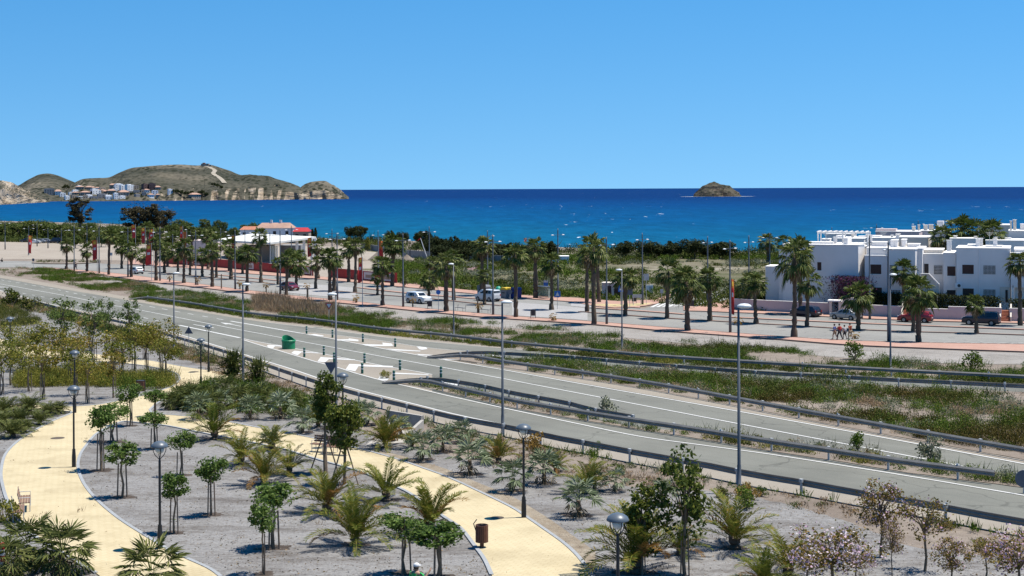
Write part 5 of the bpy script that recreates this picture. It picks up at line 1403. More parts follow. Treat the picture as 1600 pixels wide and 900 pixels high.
for i, (x, b, tpx) in enumerate(TL):
    scaled_place(TLAMP, x, b, tpx, 11.4, tl_l.get(int(x), 'tall twin-arm lamp on the near pavement, %s from the villas' % ORD[i]), 'tall twin-arm lamps of the near pavement', prom_heading(x) + math.pi / 2 * 0.98)
TL2 = [(1359,499.5,367),(1170.5,482,368),(1106,478,369),(1004,477,364),(872,466,357),(762,457,360),(671,447,354),(591,439.5,360),(519,433,358),(455.5,428,352),(422,425,362),(383,422,358),(345,418,357),(298,414,353),(270,408,366),(230,404,356)]
tl2_l = {1359: 'tall lamp on the far pavement before the second villa', 1170: 'tall lamp by the pink garden wall corner', 1106: 'tall lamp beside the side street', 1004: 'tall lamp on the corner pavement by the sign boards', 872: 'tall lamp behind the bus shelter', 762: 'tall lamp behind the white van', 671: 'tall lamp before the purple field', 591: 'tall lamp with an orange banner before the earth heaps'}
for i, (x, b, tpx) in enumerate(TL2):
    scaled_place(TLAMP, x, b, tpx, 11.4, tl2_l.get(int(x), 'tall twin-arm lamp on the far pavement, %s from the villas' % ORD[i]), 'tall twin-arm lamps of the far pavement', prom_heading(x) + math.pi / 2)
for i, (x, b, tpx, lab) in enumerate([(8,390,345,'car park lamp closest to the edge of the view'),(45,398,353,'car park lamp beside the single red banner'),(58,385,348,'car park lamp behind the parked cars'),(75,388,356,'car park lamp in front of the parked dark cars'),(96,392,357,'car park lamp towards the lone eucalyptus'),(136,390,351,'twin-arm lamp in front of the lone eucalyptus'),(1223-20,444,364,'distant lamp on the sea side of the first villa')]):
    scaled_place(TLAMP, x, b, tpx, 11.4, lab, 'car park lamps', .05)
for i, (x, tpx) in enumerate([(1256,374),(1300,355),(1370,350),(1435,344),(1487,340)]):
    p = at(x, 430, 300 + i * 8); p.z = -3
    scaled_place(TLAMP, x, 0, tpx, 11.4, 'street lamp beyond the villa roofs, %s from the side street' % ORD[i], 'lamps beyond the villas', .1, p=p)
# ---------------------------------------------------------------- delineator posts and the green crash barrel
def make_delin():
    t = thing('delineator_post', 'x', 'bollard', PROTO_AWAY)
    MB().lathe([(.10, 0), (.10, .32)], 12).build('foot', M['delineator_green'], t)
    MB().lathe([(.098, .32), (.098, .40)], 12).build('reflective_band', M['lamp_white'], t)
    MB().lathe([(.10, .40), (.10, .56)], 12).build('shaft', M['delineator_green'], t)
    MB().lathe([(.098, .56), (.098, .64)], 12).build('reflective_band', M['lamp_white'], t)
    MB().lathe([(.10, .64), (.10, .78), (.06, .82), (0, .82)], 12).build('cap', M['delineator_green'], t)
    return t
DL = make_delin()
for i, (x, b) in enumerate([(479,522),(519.5,528),(567,535),(617.5,542.5),(475.5,558.5),(506,555.5),(522,566.5),(569.5,567.8),(566,584.3),(625,579),(615.5,597),(689,590.5)]):
    up = i < 4
    lab = ['green banded delineator post on the far painted wedge, %s along it' % ORD[i], 'green banded delineator on the near painted wedge, %s past the green barrel' % rank([475.5, 506, 522, 569.5, 566, 625, 615.5, 689], x) if i > 3 else ''][0 if up else 1]
    place(DL, P(x, b, .05), 0, 1.12, lab, 'green delineator posts')
def barrel():
    t = thing('crash_barrel', 'green open-topped crash barrel with a curved back at the tip of the painted wedge', 'barrier', P(451, 545.5, .05))
    n = 28; r = .62
    vs, fs = [], []
    for k in range(n):
        a = 2 * math.pi * k / n; c, s = math.cos(a), math.sin(a)
        top = .92 + .42 * max(0, -c * .6 + s * .75) ** 1.2
        for rr, z in ((r, 0), (r * 1.0, .70), (r * 1.07, .74), (r * 1.07, .84), (r, .88), (r, top), (r - .05, top), (r - .05, .25), (0, .25)): vs.append((c * rr, s * rr, z))
    for k in range(n):
        q = (k + 1) % n
        for j in range(8): fs.append((k * 9 + j, q * 9 + j, q * 9 + j + 1, k * 9 + j + 1))
    MB().add(vs, fs).build('shell', M['barrier_green'], t)
    return t
barrel().scale = (1.12, 1.12, 1.05)
# ---------------------------------------------------------------- traffic signs
def tri(c, r, up, n0=0):
    return [(c[0] + r * math.cos(a), c[1] + r * math.sin(a)) for a in [R(q) for q in ((90, 210, 330) if up else (270, 30, 150))]]
def tri_sign(x, by, cy, r, up, front, label):
    """front True: the painted side faces the camera"""
    p = P(x, by); z = (CAMH - uv(x, cy)[1] * p.y) - p.z
    t = thing('traffic_sign', label, 'traffic sign', p)
    MB().tube([(0, .05, -.05), (0, .05, z + r * .5)], .035, 8).build('pole', M['galvanised'], t)
    b = MB(); b.extr(tri((0, z), r, up), 0, .02)
    b.build('back_plate' if not front else 'rim', M['sign_back'] if not front else M['sign_red'], t, fix=True)
    if front:
        MB().extr(tri((0, z), r * .66, up), -.006, -.002).build('face', M['sign_white'], t, fix=True)
    else:
        MB().box((0, -.012, z), (.05, .02, r * 1.2)).build('bracket', M['sign_back'], t)
        MB().extr(tri((0, z), r * .98, up), .022, .026).build('face', M['sign_white'], t, fix=True)
    return t
tri_sign(295, 545, 517.5, .52, True, False, 'dark back of a triangular warning sign beside the nearest guardrail')
tri_sign(514, 506, 477, .55, False, True, 'red and white give-way sign beyond the far guardrail')
tri_sign(517.5, 610, 572, .62, False, False, 'grey back of a give-way sign in front of the road lamp, near the tripod trees')
def round_sign(x, by, cy, r, mats, label, square=False, front=True, w=None):
    p = P(x, by); z = (CAMH - uv(x, cy)[1] * p.y) - p.z
    t = thing('traffic_sign', label, 'traffic sign', p)
    MB().tube([(0, .05, -.05), (0, .05, z + r)], .035, 8).build('pole', M['galvanised'], t)
    pl = [(math.cos(2 * math.pi * i / 24) * r, z + math.sin(2 * math.pi * i / 24) * r) for i in range(24)] if not square else [(-(w or r), z - r), ((w or r), z - r), ((w or r), z + r), (-(w or r), z + r)]
    MB().extr(pl, 0, .02).build('face', M[mats], t, fix=True)
    return t, z
round_sign(1600, 772, 748, .42, 'sign_back', 'grey back of a round sign at the end of the island guardrail')
t_, z_ = round_sign(685, 488, 456.5, .33, 'sign_blue', 'small round blue sign on the near pavement beside the white off-roader')
t_, z_ = round_sign(871, 483.5, 459.5, .45, 'sign_blue', 'square light-blue pedestrian crossing sign before the raised crossing', True)
MB().extr([(-.28, z_ - .25), (.28, z_ - .25), (0, z_ + .3)], -.006, -.002).build('emblem', M['sign_white'], t_, fix=True)
t_, z_ = round_sign(970, 478, 451, .48, 'sign_blue', 'light-blue crossing sign beside the kiosk', True, w=.38)
MB().extr([(-.24, z_ - .25), (.24, z_ - .25), (0, z_ + .3)], -.006, -.002).build('emblem', M['sign_white'], t_, fix=True)
round_sign(797, 478, 456, .34, 'sign_back', 'small sign with a white face before the yellow container')
t_, z_ = round_sign(853, 463, 443, .5, 'sign_blue', 'blue and white bus stop sign above the glass shelter', True, w=.36)
MB().extr([(-.36, z_ + .18), (.36, z_ + .18), (.36, z_ + .5), (-.36, z_ + .5)], -.006, -.002).build('emblem', M['sign_white'], t_, fix=True)
for x, b, c, r, lab in [(1010,476,433,.5,'tall white panel sign on the corner pavement by the side street'),(984,482,455,.55,'grey arrow-board back on the corner beside the kiosk'),(1034,472,455,.3,'small sign post at the mouth of the side street'),(52,430-6,406,.3,'thin sign by the street island at the far end'),(174,410,397,.35,'small grey sign among the far palms by the white paving')]:
    round_sign(x, b, c, r, 'sign_back' if x in (984, 52) else 'galvanised', lab, True, w=r * .8)
def low_board(x0, x1, by, hpx, label):
    a, c = P(x0, by), P(x1, by); p = (a + c) / 2; w_ = (c - a).length
    h = hpx * p.y / FPX
    t = thing('sign_board', label, 'sign', p)
    MB().box((0, 0, h - .25), (w_, .06, .5)).build('board', M['galvanised'], t)
    for s in (-1, 1): MB().tube([(s * w_ * .4, .06, -.05), (s * w_ * .4, .06, h)], .04, 6).build('post', M['galvanised'], t)
low_board(988, 1003, 478, 18, 'wide low sign board on two posts on the corner pavement')
# ---------------------------------------------------------------- banners and flags
def banner(x, by, top, ftop, fbot, fw, side, label, seed=0, orange=False, depth=None):
    p = P(x, by) if depth is None else at(x, 400, depth)
    if depth: p.z = -3
    zz = lambda y: (CAMH - uv(x, y)[1] * p.y) - p.z
    t = thing('banner_pole', label, 'banner', p, 0, 'red banners on poles')
    H = zz(top)
    MB().tube([(0, 0, -.05), (0, 0, H)], [.06, .04], 8).build('pole', M['galvanised'], t)
    z1, z0 = zz(ftop), zz(fbot); w_ = fw * p.y / FPX
    vs, fs = [], []
    nx, nz = 8, 16
    for j in range(nz + 1):
        for i in range(nx + 1):
            u, v = i / nx, j / nz
            wave = .22 * u * math.sin(v * 5 + seed + u * 3) + .1 * mnoise.noise(Vector((u * 3, v * 4, seed)))
            vs.append((side * (.05 + u * w_ * (1 - .12 * math.sin(v * 3 + seed))), wave, z0 + (z1 - z0) * v - .25 * u * (.4 + .6 * (1 - v))))
    mats = []
    for j in range(nz):
        for i in range(nx):
            fs.append((j * (nx + 1) + i, j * (nx + 1) + i + 1, (j + 1) * (nx + 1) + i + 1, (j + 1) * (nx + 1) + i))
            u, v = (i + .5) / nx, (j + .5) / nz
            m = 0
            if v > .72: m = 1 + (1 if (abs(u - .5) < .22 and .8 < v < .95) else 0)
            if .52 < v < .60 and .3 < u < .7: m = 3
            if orange and v > .5: m = 1
            mats.append(m)
    b = MB().add(vs, fs); b.m = mats
    b.build('banner_cloth', [M['banner_red'], M['banner_orange'], M['banner_yellow'], M['sign_white']], t)
    return t
banner(44,400,366,368,395,5.5,1,'lone red banner in the car park by the parked cars',1)
banner(152,429,370,375,405,7,-1,'red banner at the start of the near pavement, beside a squat palm',2)
banner(212,412,350,351,371,5,-1,'farthest red banner, highest against the eucalyptus clump',3)
banner(227,416,354,356,379,5,-1,'second red banner beside the eucalyptus clump',4)
banner(240,419,356,358,379,6.5,-1,'third red banner beside the eucalyptus clump, partly furled',5)
banner(237,440,380,382,413,9,-1,'largest red banner hanging over the white hatchback',6)
banner(286,416,352,354,375,4.5,-1,'pale red banner above the brown pavilion end',7)
banner(292,420,360,362,385,5,-1,'orange-red banner next to the pale red one',8,True)
banner(368,424,366,368,393,5,-1,'red and yellow banner at the end of the white pavilion roof',9)
banner(487,432,370,371,400,5.5,-1,'straight red and yellow banner at the pavilion corner column',10)
banner(592,441,372,376,402,6,1,'faded orange banner before the earth heaps',11,True)
banner(566.5,479,401,402,440,6.5,-1,'red flag with a yellow top on a thin white pole by the near pavement',12)
banner(1142,492,434,436,490,5,1,'limp red and orange flag at the pink garden wall corner',13)
banner(823,388,371,372,377,4,-1,'small red beach flag above the shore',14)
# ---------------------------------------------------------------- benches and bins
def bench(p, rz, label, L=1.7, back=True, mat='bench_wood', grp=None):
    t = thing('bench', label, 'bench', p, rz, grp)
    b = MB()
    for i in range(4): b.box((0, -.16 + i * .12, .45), (L, .10, .035))
    b.build('seat', M[mat], t)
    if back:
        b = MB()
        for i in range(3): b.box((0, .27 + i * .03, .58 + i * .13), (L, .03, .11))
        b.build('backrest', M[mat], t)
    for s in (-1, 1):
        k = MB(); k.tube([(s * L * .42, -.2, 0), (s * L * .42, -.2, .43)], .022, 6); k.tube([(s * L * .42, .24, 0), (s * L * .42, .24, .45), (s * L * .42, .34, .88)], .022, 6)
        k.tube([(s * L * .42, -.2, .43), (s * L * .42, .24, .43)], .02, 6)
        k.build('leg', M['galvanised'] if mat == 'bench_wood' else M['dark_metal'], t)
        if back:
            MB().tube([(s * L * .42, -.2, .43), (s * L * .42, -.2, .66), (s * L * .42, .28, .66)], .018, 6).build('armrest', M['galvanised'], t)
    return t
bench(P(40, 797, .05), R(108), 'slatted wooden bench with metal arms on the main path, near the dark fan palms')
bench(P(30, 812, .05), R(108), 'low wooden bench seat half hidden by the dark fan palm', back=False)
bench(P(507, 708, .05), R(-24), 'reddish bench on the second path behind the tripod trees', back=True)
bench(P(524, 712, .05), R(-24), 'reddish bench right beside another behind the tripod trees', back=True)
bench(P(180, 561, .05), R(-8), 'dark bench on the upper path behind the grove')
bench(P(719, 487, .12), prom_heading(719), 'dark bench on the near pavement, closer to the white off-roader', 2.2, False, 'dark_metal', 'pavement benches')
bench(P(757.5, 490, .12), prom_heading(757), 'dark bench on the near pavement, beside the tall lamp', 2.2, False, 'dark_metal', 'pavement benches')
def bin_round(p, label, s=1.0, lid=True):
    t = thing('litter_bin', label, 'bin', p)
    b = MB(); n = 18
    for i in range(n):
        a = 2 * math.pi * i / n; b.box((math.cos(a) * .24, math.sin(a) * .24, .56), (.03, .075, .68), a)
    b.build('slats', M['bin_brown'], t)
    MB().lathe([(.215, .24), (.215, .86), (.19, .86), (.19, .3)], 16).build('liner', M['dark_metal'], t)
    MB().box((0, 0, .12), (.16, .16, .3)).build('foot', M['bin_brown'], t)
    if lid: MB().tube([(-.22, 0, .6), (-.33, 0, .95), (-.2, 0, 1.12)], .02, 6).build('handle', M['dark_metal'], t)
    t.scale = (s, s, s)
    return t
bin_round(P(753, 857, .05), 'round brown slatted litter bin on the kerb of the second path', 1.0)
def bin_box(p, label, mat='dark_metal', s=1.0):
    t = thing('litter_bin', label, 'bin', p, 0, None)
    for sx in (-1, 1): MB().tube([(sx * .26, 0, -.03), (sx * .26, 0, .95)], .03, 6).build('post', M['dark_metal'], t)
    MB().box((0, 0, .58), (.44, .34, .62)).build('container', M[mat], t)
    MB().box((0, 0, .91), (.46, .36, .03)).build('rim', M['dark_metal'], t)
    t.scale = (s, s, s); return t
bin_box(P(220, 619, .05), 'red-brown bin at the edge of the path below the yellow-green bed', 'bin_brown', 1.25)
bin_box(P(671.5, 483.5, .12), 'dark bin on the near pavement by the white off-roader', s=1.2)
bin_box(P(833, 498.5, .12), 'dark bin on the near pavement right of the big shaggy palm', s=1.25)
bin_box(P(1081, 482.5, .12), 'dark bin on the corner next to the zebra crossing', s=1.2)
bin_box(P(991, 475.5, .12), 'dark bin on the yellow corner pavement', s=1.2)
# posts on the near pavement
for i, (x, y, h) in enumerate([(481,475,22),(746.5,489.5,18),(346,452,22)]):
    p = P(x, y, .1); t = thing('wooden_post', ('short wooden post on the pavement opposite the dark red car', 'brown post next to the pavement bench', 'thin brown post among the palm trunks of the near pavement')[i], 'post', p)
    MB().tube([(0, 0, -.05), (0, 0, h * p.y / FPX)], [.12, .10], 8).build('shaft', M['young_bark'], t)
    MB().lathe([(.11, 0), (.13, .03), (.0, .1)], 8, (0, 0, h * p.y / FPX)).build('cap', M['dark_metal'], t)
# striped post at the bottom corner
p = P(4, 905); t = thing('striped_post', 'red and white striped post at the bottom corner', 'post', p)
for i in range(6): MB().lathe([(.08, i * .22), (.08, i * .22 + .22)], 10).build('stripe', M['sign_red' if i % 2 else 'sign_white'], t)
MB().lathe([(.08, 1.32), (0, 1.36)], 10).build('cap', M['sign_red'], t)
# manhole covers on the path
for i, (x, y) in enumerate([(90,686),(77,746-14+2),(128,544+36),(303,582)]):
    if i == 1: continue
    p = P(x, y, .056); t = MB().lathe([(.42, -.03), (.42, .006), (.36, .012), (.36, .006), (0, .008)], 24).build('manhole_cover', M['manhole_iron']); t.location = p
    tag(t, ['round iron manhole cover on the main path beyond the park lamp', '', 'small manhole cover on the upper path by the grove', 'manhole cover on the upper path before the guardrail lamps'][i], 'manhole cover')
p = P(777, 811, .056); t = MB().lathe([(.3, -.03), (.3, .006), (0, .008)], 24).build('manhole_cover', M['manhole_iron']); t.location = p; tag(t, 'dark manhole cover on the second path beside the park lamp', 'manhole cover')
# ---------------------------------------------------------------- culvert
def culvert():
    a, c, d = P(606, 664), P(660, 672), P(640, 688)
    t = thing('concrete_culvert', 'concrete culvert trough cut into the verge below the guardrail', 'culvert', (0, 0, 0))
    b = MB()
    def wall(p, q, h, th):
        d_ = (q - p); L = d_.length; rz = math.atan2(d_.y, d_.x); m = (p + q) / 2
        b.box((m.x, m.y, m.z + h / 2 - .1), (L, th, h + .2), rz)
    wall(a, c, .95, .22); wall(P(604, 669), P(612, 690), .55, .2); wall(c, d, .6, .2)
    b.build('wall', M['concrete'], t)
    area_pts = [P(x, y) for x, y in ((604, 672), (660, 676), (640, 692), (612, 694), (570, 698), (575, 694))]
    MB().add([(q.x, q.y, q.z + .05) for q in area_pts], [tuple(range(6))]).build('apron', M['concrete'], t)
culvert()
# ---------------------------------------------------------------- villas
# facade plane: faces the viewer turned 20 degrees; local x along it, local y behind it
VA = R(-20)
V0 = Vector((46.0, 199.0, 0))
def Fx(px, back=0.0, py=440):
    """distance along the facade where the sight line of a pixel meets the plane BACK metres behind it"""
    a, t = uv(px, py)
    n = Vector((math.sin(-VA), math.cos(VA), 0))      # pointing behind the facade
    Y = (V0.dot(n) + back) / (a * n.x + n.y)
    q = Vector((a * Y, Y, 0)) - V0
    return q.x * math.cos(VA) + q.y * math.sin(VA), Y
def Fz(px, py, back=0.0):
    s, Y = Fx(px, back, py)
    return CAMH - uv(px, py)[1] * Y
class Villa:
    def __init__(s, label, origin_px, back=0.0):
        s.s0, Y = Fx(origin_px, 0)
        c, sn = math.cos(VA), math.sin(VA)
        o = V0 + Vector((c * s.s0, sn * s.s0, 0)); o.z = -3.0
        s.t = thing('villa', label, 'house', o, VA)
        s.w = MB(); s.c = MB(); s.cream = MB()
    def X(s, px, py=440, back=0.0): return Fx(px, back, py)[0] - s.s0
    def Z(s, px, py, back=0.0): return Fz(px, py, back) + 3.0
    def block(s, xl, xr, ytop, y0=0.0, y1=9.0, cap=True, z0=0.0, mat=None):
        """box with a parapet cap; xl/xr as pixels on its own front plane"""
        a, b, z = s.X(xl, ytop, y0), s.X(xr, ytop, y0), s.Z((xl + xr) / 2, ytop, y0)
        (mat or s.w).b2((a, y0, z0), (b, y1, z))
        if cap: s.c.b2((a - .06, y0 - .06, z + .002), (b + .06, y1 + .06, z + .10))
        return a, b, z
    def splay(s, xr, ytop, y0, wx=.6, dy=2.6, z0=0.0):
        """slanting end wall that catches the sun"""
        b, z = s.X(xr, ytop, y0), s.Z(xr, ytop, y0)
        s.w.prism([(b + .001, y0 + .002), (b + wx, y0 + dy), (b + .001, y0 + dy)], z0, z)
        s.c.prism([(b + .062, y0), (b + wx + .08, y0 + dy), (b + .062, y0 + dy + .05)], z + .002, z + .1)
    def aerial(s, px, py, back):
        a, z = s.X(px, py, back), s.Z(px, py, back)
        m = MB(); m.tube([(a, back, z - 2.2), (a, back, z)], .03, 5)
        for i in range(4): m.tube([(a - .5 + i * .1, back, z - .1 - i * .15), (a + .5 - i * .1, back, z - .1 - i * .15)], .015, 4)
        m.build('aerial', M['galvanised'], s.t)
    def air_unit(s, px, py, y0):
        a, z = s.X(px, py, y0), s.Z(px, py, y0)
        u = MB().b2((a - .42, y0 - .36, z - .3), (a + .42, y0 - .03, z + .3)).build('air_conditioner', M['village_white'], s.t)
        MB().lathe([(.22, 0), (.22, .01), (0, .012)], 14).xf(Matrix.Translation((a + .1, y0 - .362, z)) @ Matrix.Rotation(R(90), 4, 'X')).build('fan_grille', M['dark_metal'], u)
    def pipe(s, px, y0, ytop):
        a = s.X(px, ytop, y0); MB().tube([(a, y0 - .06, 0), (a, y0 - .06, s.Z(px, ytop, y0))], .05, 6).build('drainpipe', M['village_white'], s.t)
    def window(s, xl, xr, yt, yb, y0=0.0, mat='shutter_brown', name='window'):
        a, b, z1, z0 = s.X(xl, yt, y0), s.X(xr, yt, y0), s.Z(xl, yt, y0), s.Z(xl, yb, y0)
        f = MB()
        for lo, hi in (((a - .07, z0 - .07), (b + .07, z0)), ((a - .07, z1), (b + .07, z1 + .07)), ((a - .07, z0), (a, z1)), ((b, z0), (b + .07, z1))):
            f.b2((lo[0], y0 - .05, lo[1]), (hi[0], y0 + .02, hi[1]))
        w_ = f.build(name, M['white_cap'], s.t)
        g = MB(); g.b2((a, y0 - .02, z0), (b, y0 + .015, z1)); n = max(3, int((z1 - z0) / .12))
        for i in range(n): g.b2((a + .03, y0 - .035, z0 + (z1 - z0) * (i + .15) / n), (b - .03, y0 - .021, z0 + (z1 - z0) * (i + .7) / n))
        g.build('shutter', M[mat], w_)
        MB().b2((a - .12, y0 - .14, z0 - .13), (b + .12, y0 - .002, z0 - .072)).build('sill', M['white_cap'], w_)
    def lattice(s, xl, xr, yt, yb, nx=8, nz=6, y0=0.0):
        a, b, z1, z0 = s.X(xl, yt, y0), s.X(xr, yt, y0), s.Z(xl, yt, y0), s.Z(xl, yb, y0)
        d = MB().b2((a, y0 - .03, z0), (b, y0 + .01, z1)).build('lattice_window', M['window_dark'], s.t)
        g = MB()
        for i in range(nx + 1):
            x = a + (b - a) * i / nx; g.b2((x - .016, y0 - .08, z0), (x + .016, y0 - .032, z1))
        for j in range(nz + 1):
            z = z0 + (z1 - z0) * j / nz; g.b2((a, y0 - .085, z - .016), (b, y0 - .0815, z + .016)); 
        g.build('lattice', M['white_cap'], d)
    def chimney(s, px, py, wpx, hpx, back, mat='white_wall'):
        a, z = s.X(px, py, back), s.Z(px, py, back)
        k = .09; w_ = wpx * k; h = hpx * k
        b = MB().box((a, back, z - h / 2), (w_, w_ * .8, h)).build('chimney', M[mat], s.t)
        MB().box((a, back, z + .05), (w_ * 1.25, w_ * 1.05, .1)).build('cap', M['white_cap'], b)
    def done(s):
        s.w.build('wall', M['white_wall'], s.t); s.c.build('parapet', M['white_cap'], s.t)
        if s.cream.v: s.cream.build('terrace_wall', M['cream_wall'], s.t)
v = Villa('large white villa nearest the sea with a blank shaded wall and stepped roof', 1217)
v.block(1223, 1341, 383, 0, 9); v.block(1217, 1224, 390.5, .4, 8.5)
v.block(1196, 1218, 417, 1.5, 6, z0=0)
v.splay(1341, 383, 0); v.block(1309, 1349, 386.5, 2.7, 9, z0=0); v.aerial(1290, 362, 4); v.pipe(1262, 0, 384); v.air_unit(1300, 440, 0)
v.w.b2((v.X(1318, 378, 1.2), 1.2, 3), (v.X(1324.5, 378, 1.2), 6, v.Z(1320, 372, 1.2)))
for a, b, tpx, bk in ((1236, 1250, 377, 3), (1264, 1302, 379, 2.5), (1284, 1296, 374, 5)): v.block(a, b, tpx, bk, bk + 2, z0=8)
v.chimney(1305, 371, 5, 12, 3.5); v.chimney(1326, 372, 4, 12, 4)
v.window(1277, 1283.5, 409.5, 422.5)
x0, z1, z0 = v.X(1345, 410, 2.2), v.Z(1345, 410, 2.2), v.Z(1345, 425, 2.2)
g = MB(); 
for i in range(7): g.b2((x0 - .3, 2.1, z0 + (z1 - z0) * i / 7), (x0 + .35, 2.19, z0 + (z1 - z0) * (i + .55) / 7))
g.build('wall_vent', M['village_tan'], v.t)
b = MB(); xa, xb = v.X(1277, 368, 5), v.X(1357, 362, 5); zt = v.Z(1300, 362.5, 5)
for y_ in (5, 8): b.b2((xa, y_ - .09, zt - .2), (xb, y_ + .09, zt))
for i in range(10): b.b2((xa + (xb - xa) * i / 9.5, 4.5, zt + .002), (xa + (xb - xa) * i / 9.5 + .12, 8.5, zt + .12))
for x_ in (xa + .1, (xa + xb) / 2, xb - .1):
    for y_ in (5, 8): b.b2((x_ - .09, y_ - .088, 8.0), (x_ + .09, y_ + .088, zt - .202))
b.build('pergola', M['white_cap'], v.t)
v.done()
v = Villa('white villa with dark square shutters and an outside staircase behind a small palm', 1351)
v.block(1351, 1387, 400, 0, 9); v.block(1354, 1388, 388, 1.2, 8, z0=3)
v.block(1387, 1430, 390, -.6, 8.4); v.splay(1430, 390, -.6, .6, 2.5); v.aerial(1380, 362, 6); v.pipe(1385.5, 0, 401); v.air_unit(1412, 441, -.6)
v.block(1437, 1474, 397.5, 2.0, 10); v.block(1440, 1472, 391, 3.2, 9, z0=4, mat=v.cream)
v.block(1429, 1441, 389, .4, 8.4)
v.block(1474, 1493.5, 396, 1.0, 9)
v.window(1360, 1377, 413, 428); v.window(1362, 1378, 449, 461)
v.lattice(1390, 1402, 414, 428, 6, 6, -.6); v.lattice(1390, 1407, 453, 463, 7, 4, -.6)
v.window(1444, 1451, 412, 431, 2.0, 'window_dark', 'door')
v.lattice(1459, 1472.5, 414.5, 428.5, 7, 6, 2.0)
v.window(1480, 1493, 416, 431, 1.0); v.window(1479.5, 1493, 453, 463, 1.0, 'window_dark')
# outside staircase: a stepped solid with a white parapet falling to the right
sa, sb = v.X(1442, 430), v.X(1465, 430); zt, zb = v.Z(1442, 427.5), v.Z(1464, 443)
st = MB(); n = 10
for i in range(n):
    x_ = sa + (sb - sa) * i / n; st.b2((x_, -1.2, 0), (sa + (sb - sa) * (i + 1) / n - .003, 1.9, zt - .9 + (zb - zt) * i / n))
st.build('staircase', M['white_wall'], v.t)
st = MB(); st.extr([(sa - .2, zt - .9), (sa - .2, zt), (sa + .9, zt), (sb, zb), (sb + .3, zb - .1), (sb + .3, zb - 1.2), (sb - .6, zb - 2.4), (sb - 1.0, zb - 2.4)], -1.38, -1.22)
st.build('stair_parapet', M['cream_wall'], v.t, fix=True)
st = MB(); st.extr([(sa - .22, zt + .002), (sa - .22, zt + .1), (sa + .92, zt + .1), (sb + .3, zb + .02), (sb + .3, zb - .08), (sa + .9, zt + .002)], -1.5, -1.1); st.build('stair_coping', M['white_cap'], v.t, fix=True)
for px_, py_, bk in ((1360, 368, 6), (1394, 376, 5), (1412, 375, 6), (1402, 368, 9)): v.chimney(px_, py_, 5, 12, bk)
for a, b_, tpx, bk in ((1362, 1386, 379, 5), (1392, 1402, 376, 5), (1408, 1415, 375, 6), (1418, 1436, 382, 6)): v.block(a, b_, tpx, bk, bk + 2.5, z0=7, cap=True)
v.done()
v = Villa('white villa with two rows of shutters and breeze-block lattices, nearest the parked navy off-roader', 1493)
v.block(1494, 1578, 388.5, .3, 9.3); v.aerial(1546, 362, 5); v.pipe(1530, .3, 390); v.air_unit(1497.5, 446, .3)
v.block(1480, 1530, 398.5, 2.4, 9, z0=4, mat=v.cream) if False else None
v.block(1496, 1528, 391, -.1, 1.2, z0=6.2, mat=v.cream) if False else None
v.window(1503.5, 1521.5, 413.5, 428, .3); v.window(1504, 1521.5, 450.5, 464, .3, 'window_dark')
v.lattice(1536.5, 1555.5, 414.5, 428.5, 9, 7, .3); v.lattice(1536.5, 1555.5, 452, 466, 9, 7, .3)
# porch in the ground floor: dark recess with a pillar
a, b_ = v.X(1562, 448, .3), v.X(1577, 448, .3)
MB().b2((a, .2, v.Z(1565, 470, .3)), (b_, .29, v.Z(1565, 448, .3))).build('porch', M['cream_wall'], v.t)
MB().b2((v.X(1571, 452, .3), .12, v.Z(1571, 472, .3)), (v.X(1574.5, 452, .3), .19, v.Z(1571, 453, .3))).build('door', M['window_dark'], v.t)
v.block(1585, 1680, 391, .6, 9); v.block(1579, 1604, 396, -.6, .5, z0=4.0, cap=True)
MB().b2((v.X(1581, 470, -.6), -.6, 0), (v.X(1584, 470, -.6), -.3, v.Z(1582, 446, -.6))).build('pillar', M['white_cap'], v.t)
for px_, py_, bk, w_ in ((1483, 376, 4, 7), (1528, 374, 5, 6), (1533, 373, 5.5, 5), (1555, 374, 5, 6)): v.chimney(px_, py_, w_, 16, bk)
for a, b_, tpx, bk in ((1500, 1522, 386, 4), (1512, 1530, 383, 5), (1540, 1566, 385, 4)): v.block(a, b_, tpx, bk, bk + 2.5, z0=7)
v.done()
# roofs of the rows behind
def roof_house(xl, xr, yt, back, label, mat='white_wall', extras=(), depth=8):
    s0, Y = Fx(xl, back, yt)
    c, sn = math.cos(VA), math.sin(VA)
    nb = Vector((math.sin(-VA), math.cos(VA), 0))
    o = V0 + Vector((c * s0, sn * s0, 0)) + nb * back; o.z = -3
    t = thing('villa', label, 'house', o, VA)
    w_ = Fx(xr, back, yt)[0] - s0; h = CAMH - uv((xl + xr) / 2, yt)[1] * Y + 3
    MB().b2((0, 0, 0), (w_, depth, h)).build('wall', M[mat], t)
    MB().b2((-.06, -.06, h + .002), (w_ + .06, depth + .06, h + .1)).build('parapet', M['white_cap'], t)
    for k, (a, b_, tp, dy) in enumerate(extras):
        x0, x1 = Fx(a, back + dy, tp)[0] - s0, Fx(b_, back + dy, tp)[0] - s0
        z = CAMH - uv(a, tp)[1] * Fx(a, back + dy, tp)[1] + 3
        if b_ - a > 8:
            MB().b2((x0, dy, h + .1), (x1, dy + 2.5, z)).build('roof_room', M[mat], t)
        else:
            q = MB().b2((x0, dy, h + .1), (x1, dy + .6, z)).build('chimney', M['cream_wall'], t)
            MB().b2((x0 - .06, dy - .06, z + .002), (x1 + .06, dy + .66, z + .1)).build('cap', M['white_cap'], q)
    return t
roof_house(1303, 1350, 373, 22, 'white house behind the first villa with low roof rooms', extras=((1306, 1318, 368, 2), (1330, 1334, 366, 3), (1340, 1352, 369, 4)))
roof_house(1350, 1396, 372, 24, 'white house behind the staircase villa with chimneys', extras=((1353, 1356, 367, 2), (1362, 1376, 368, 3), (1392, 1395, 368, 2)))
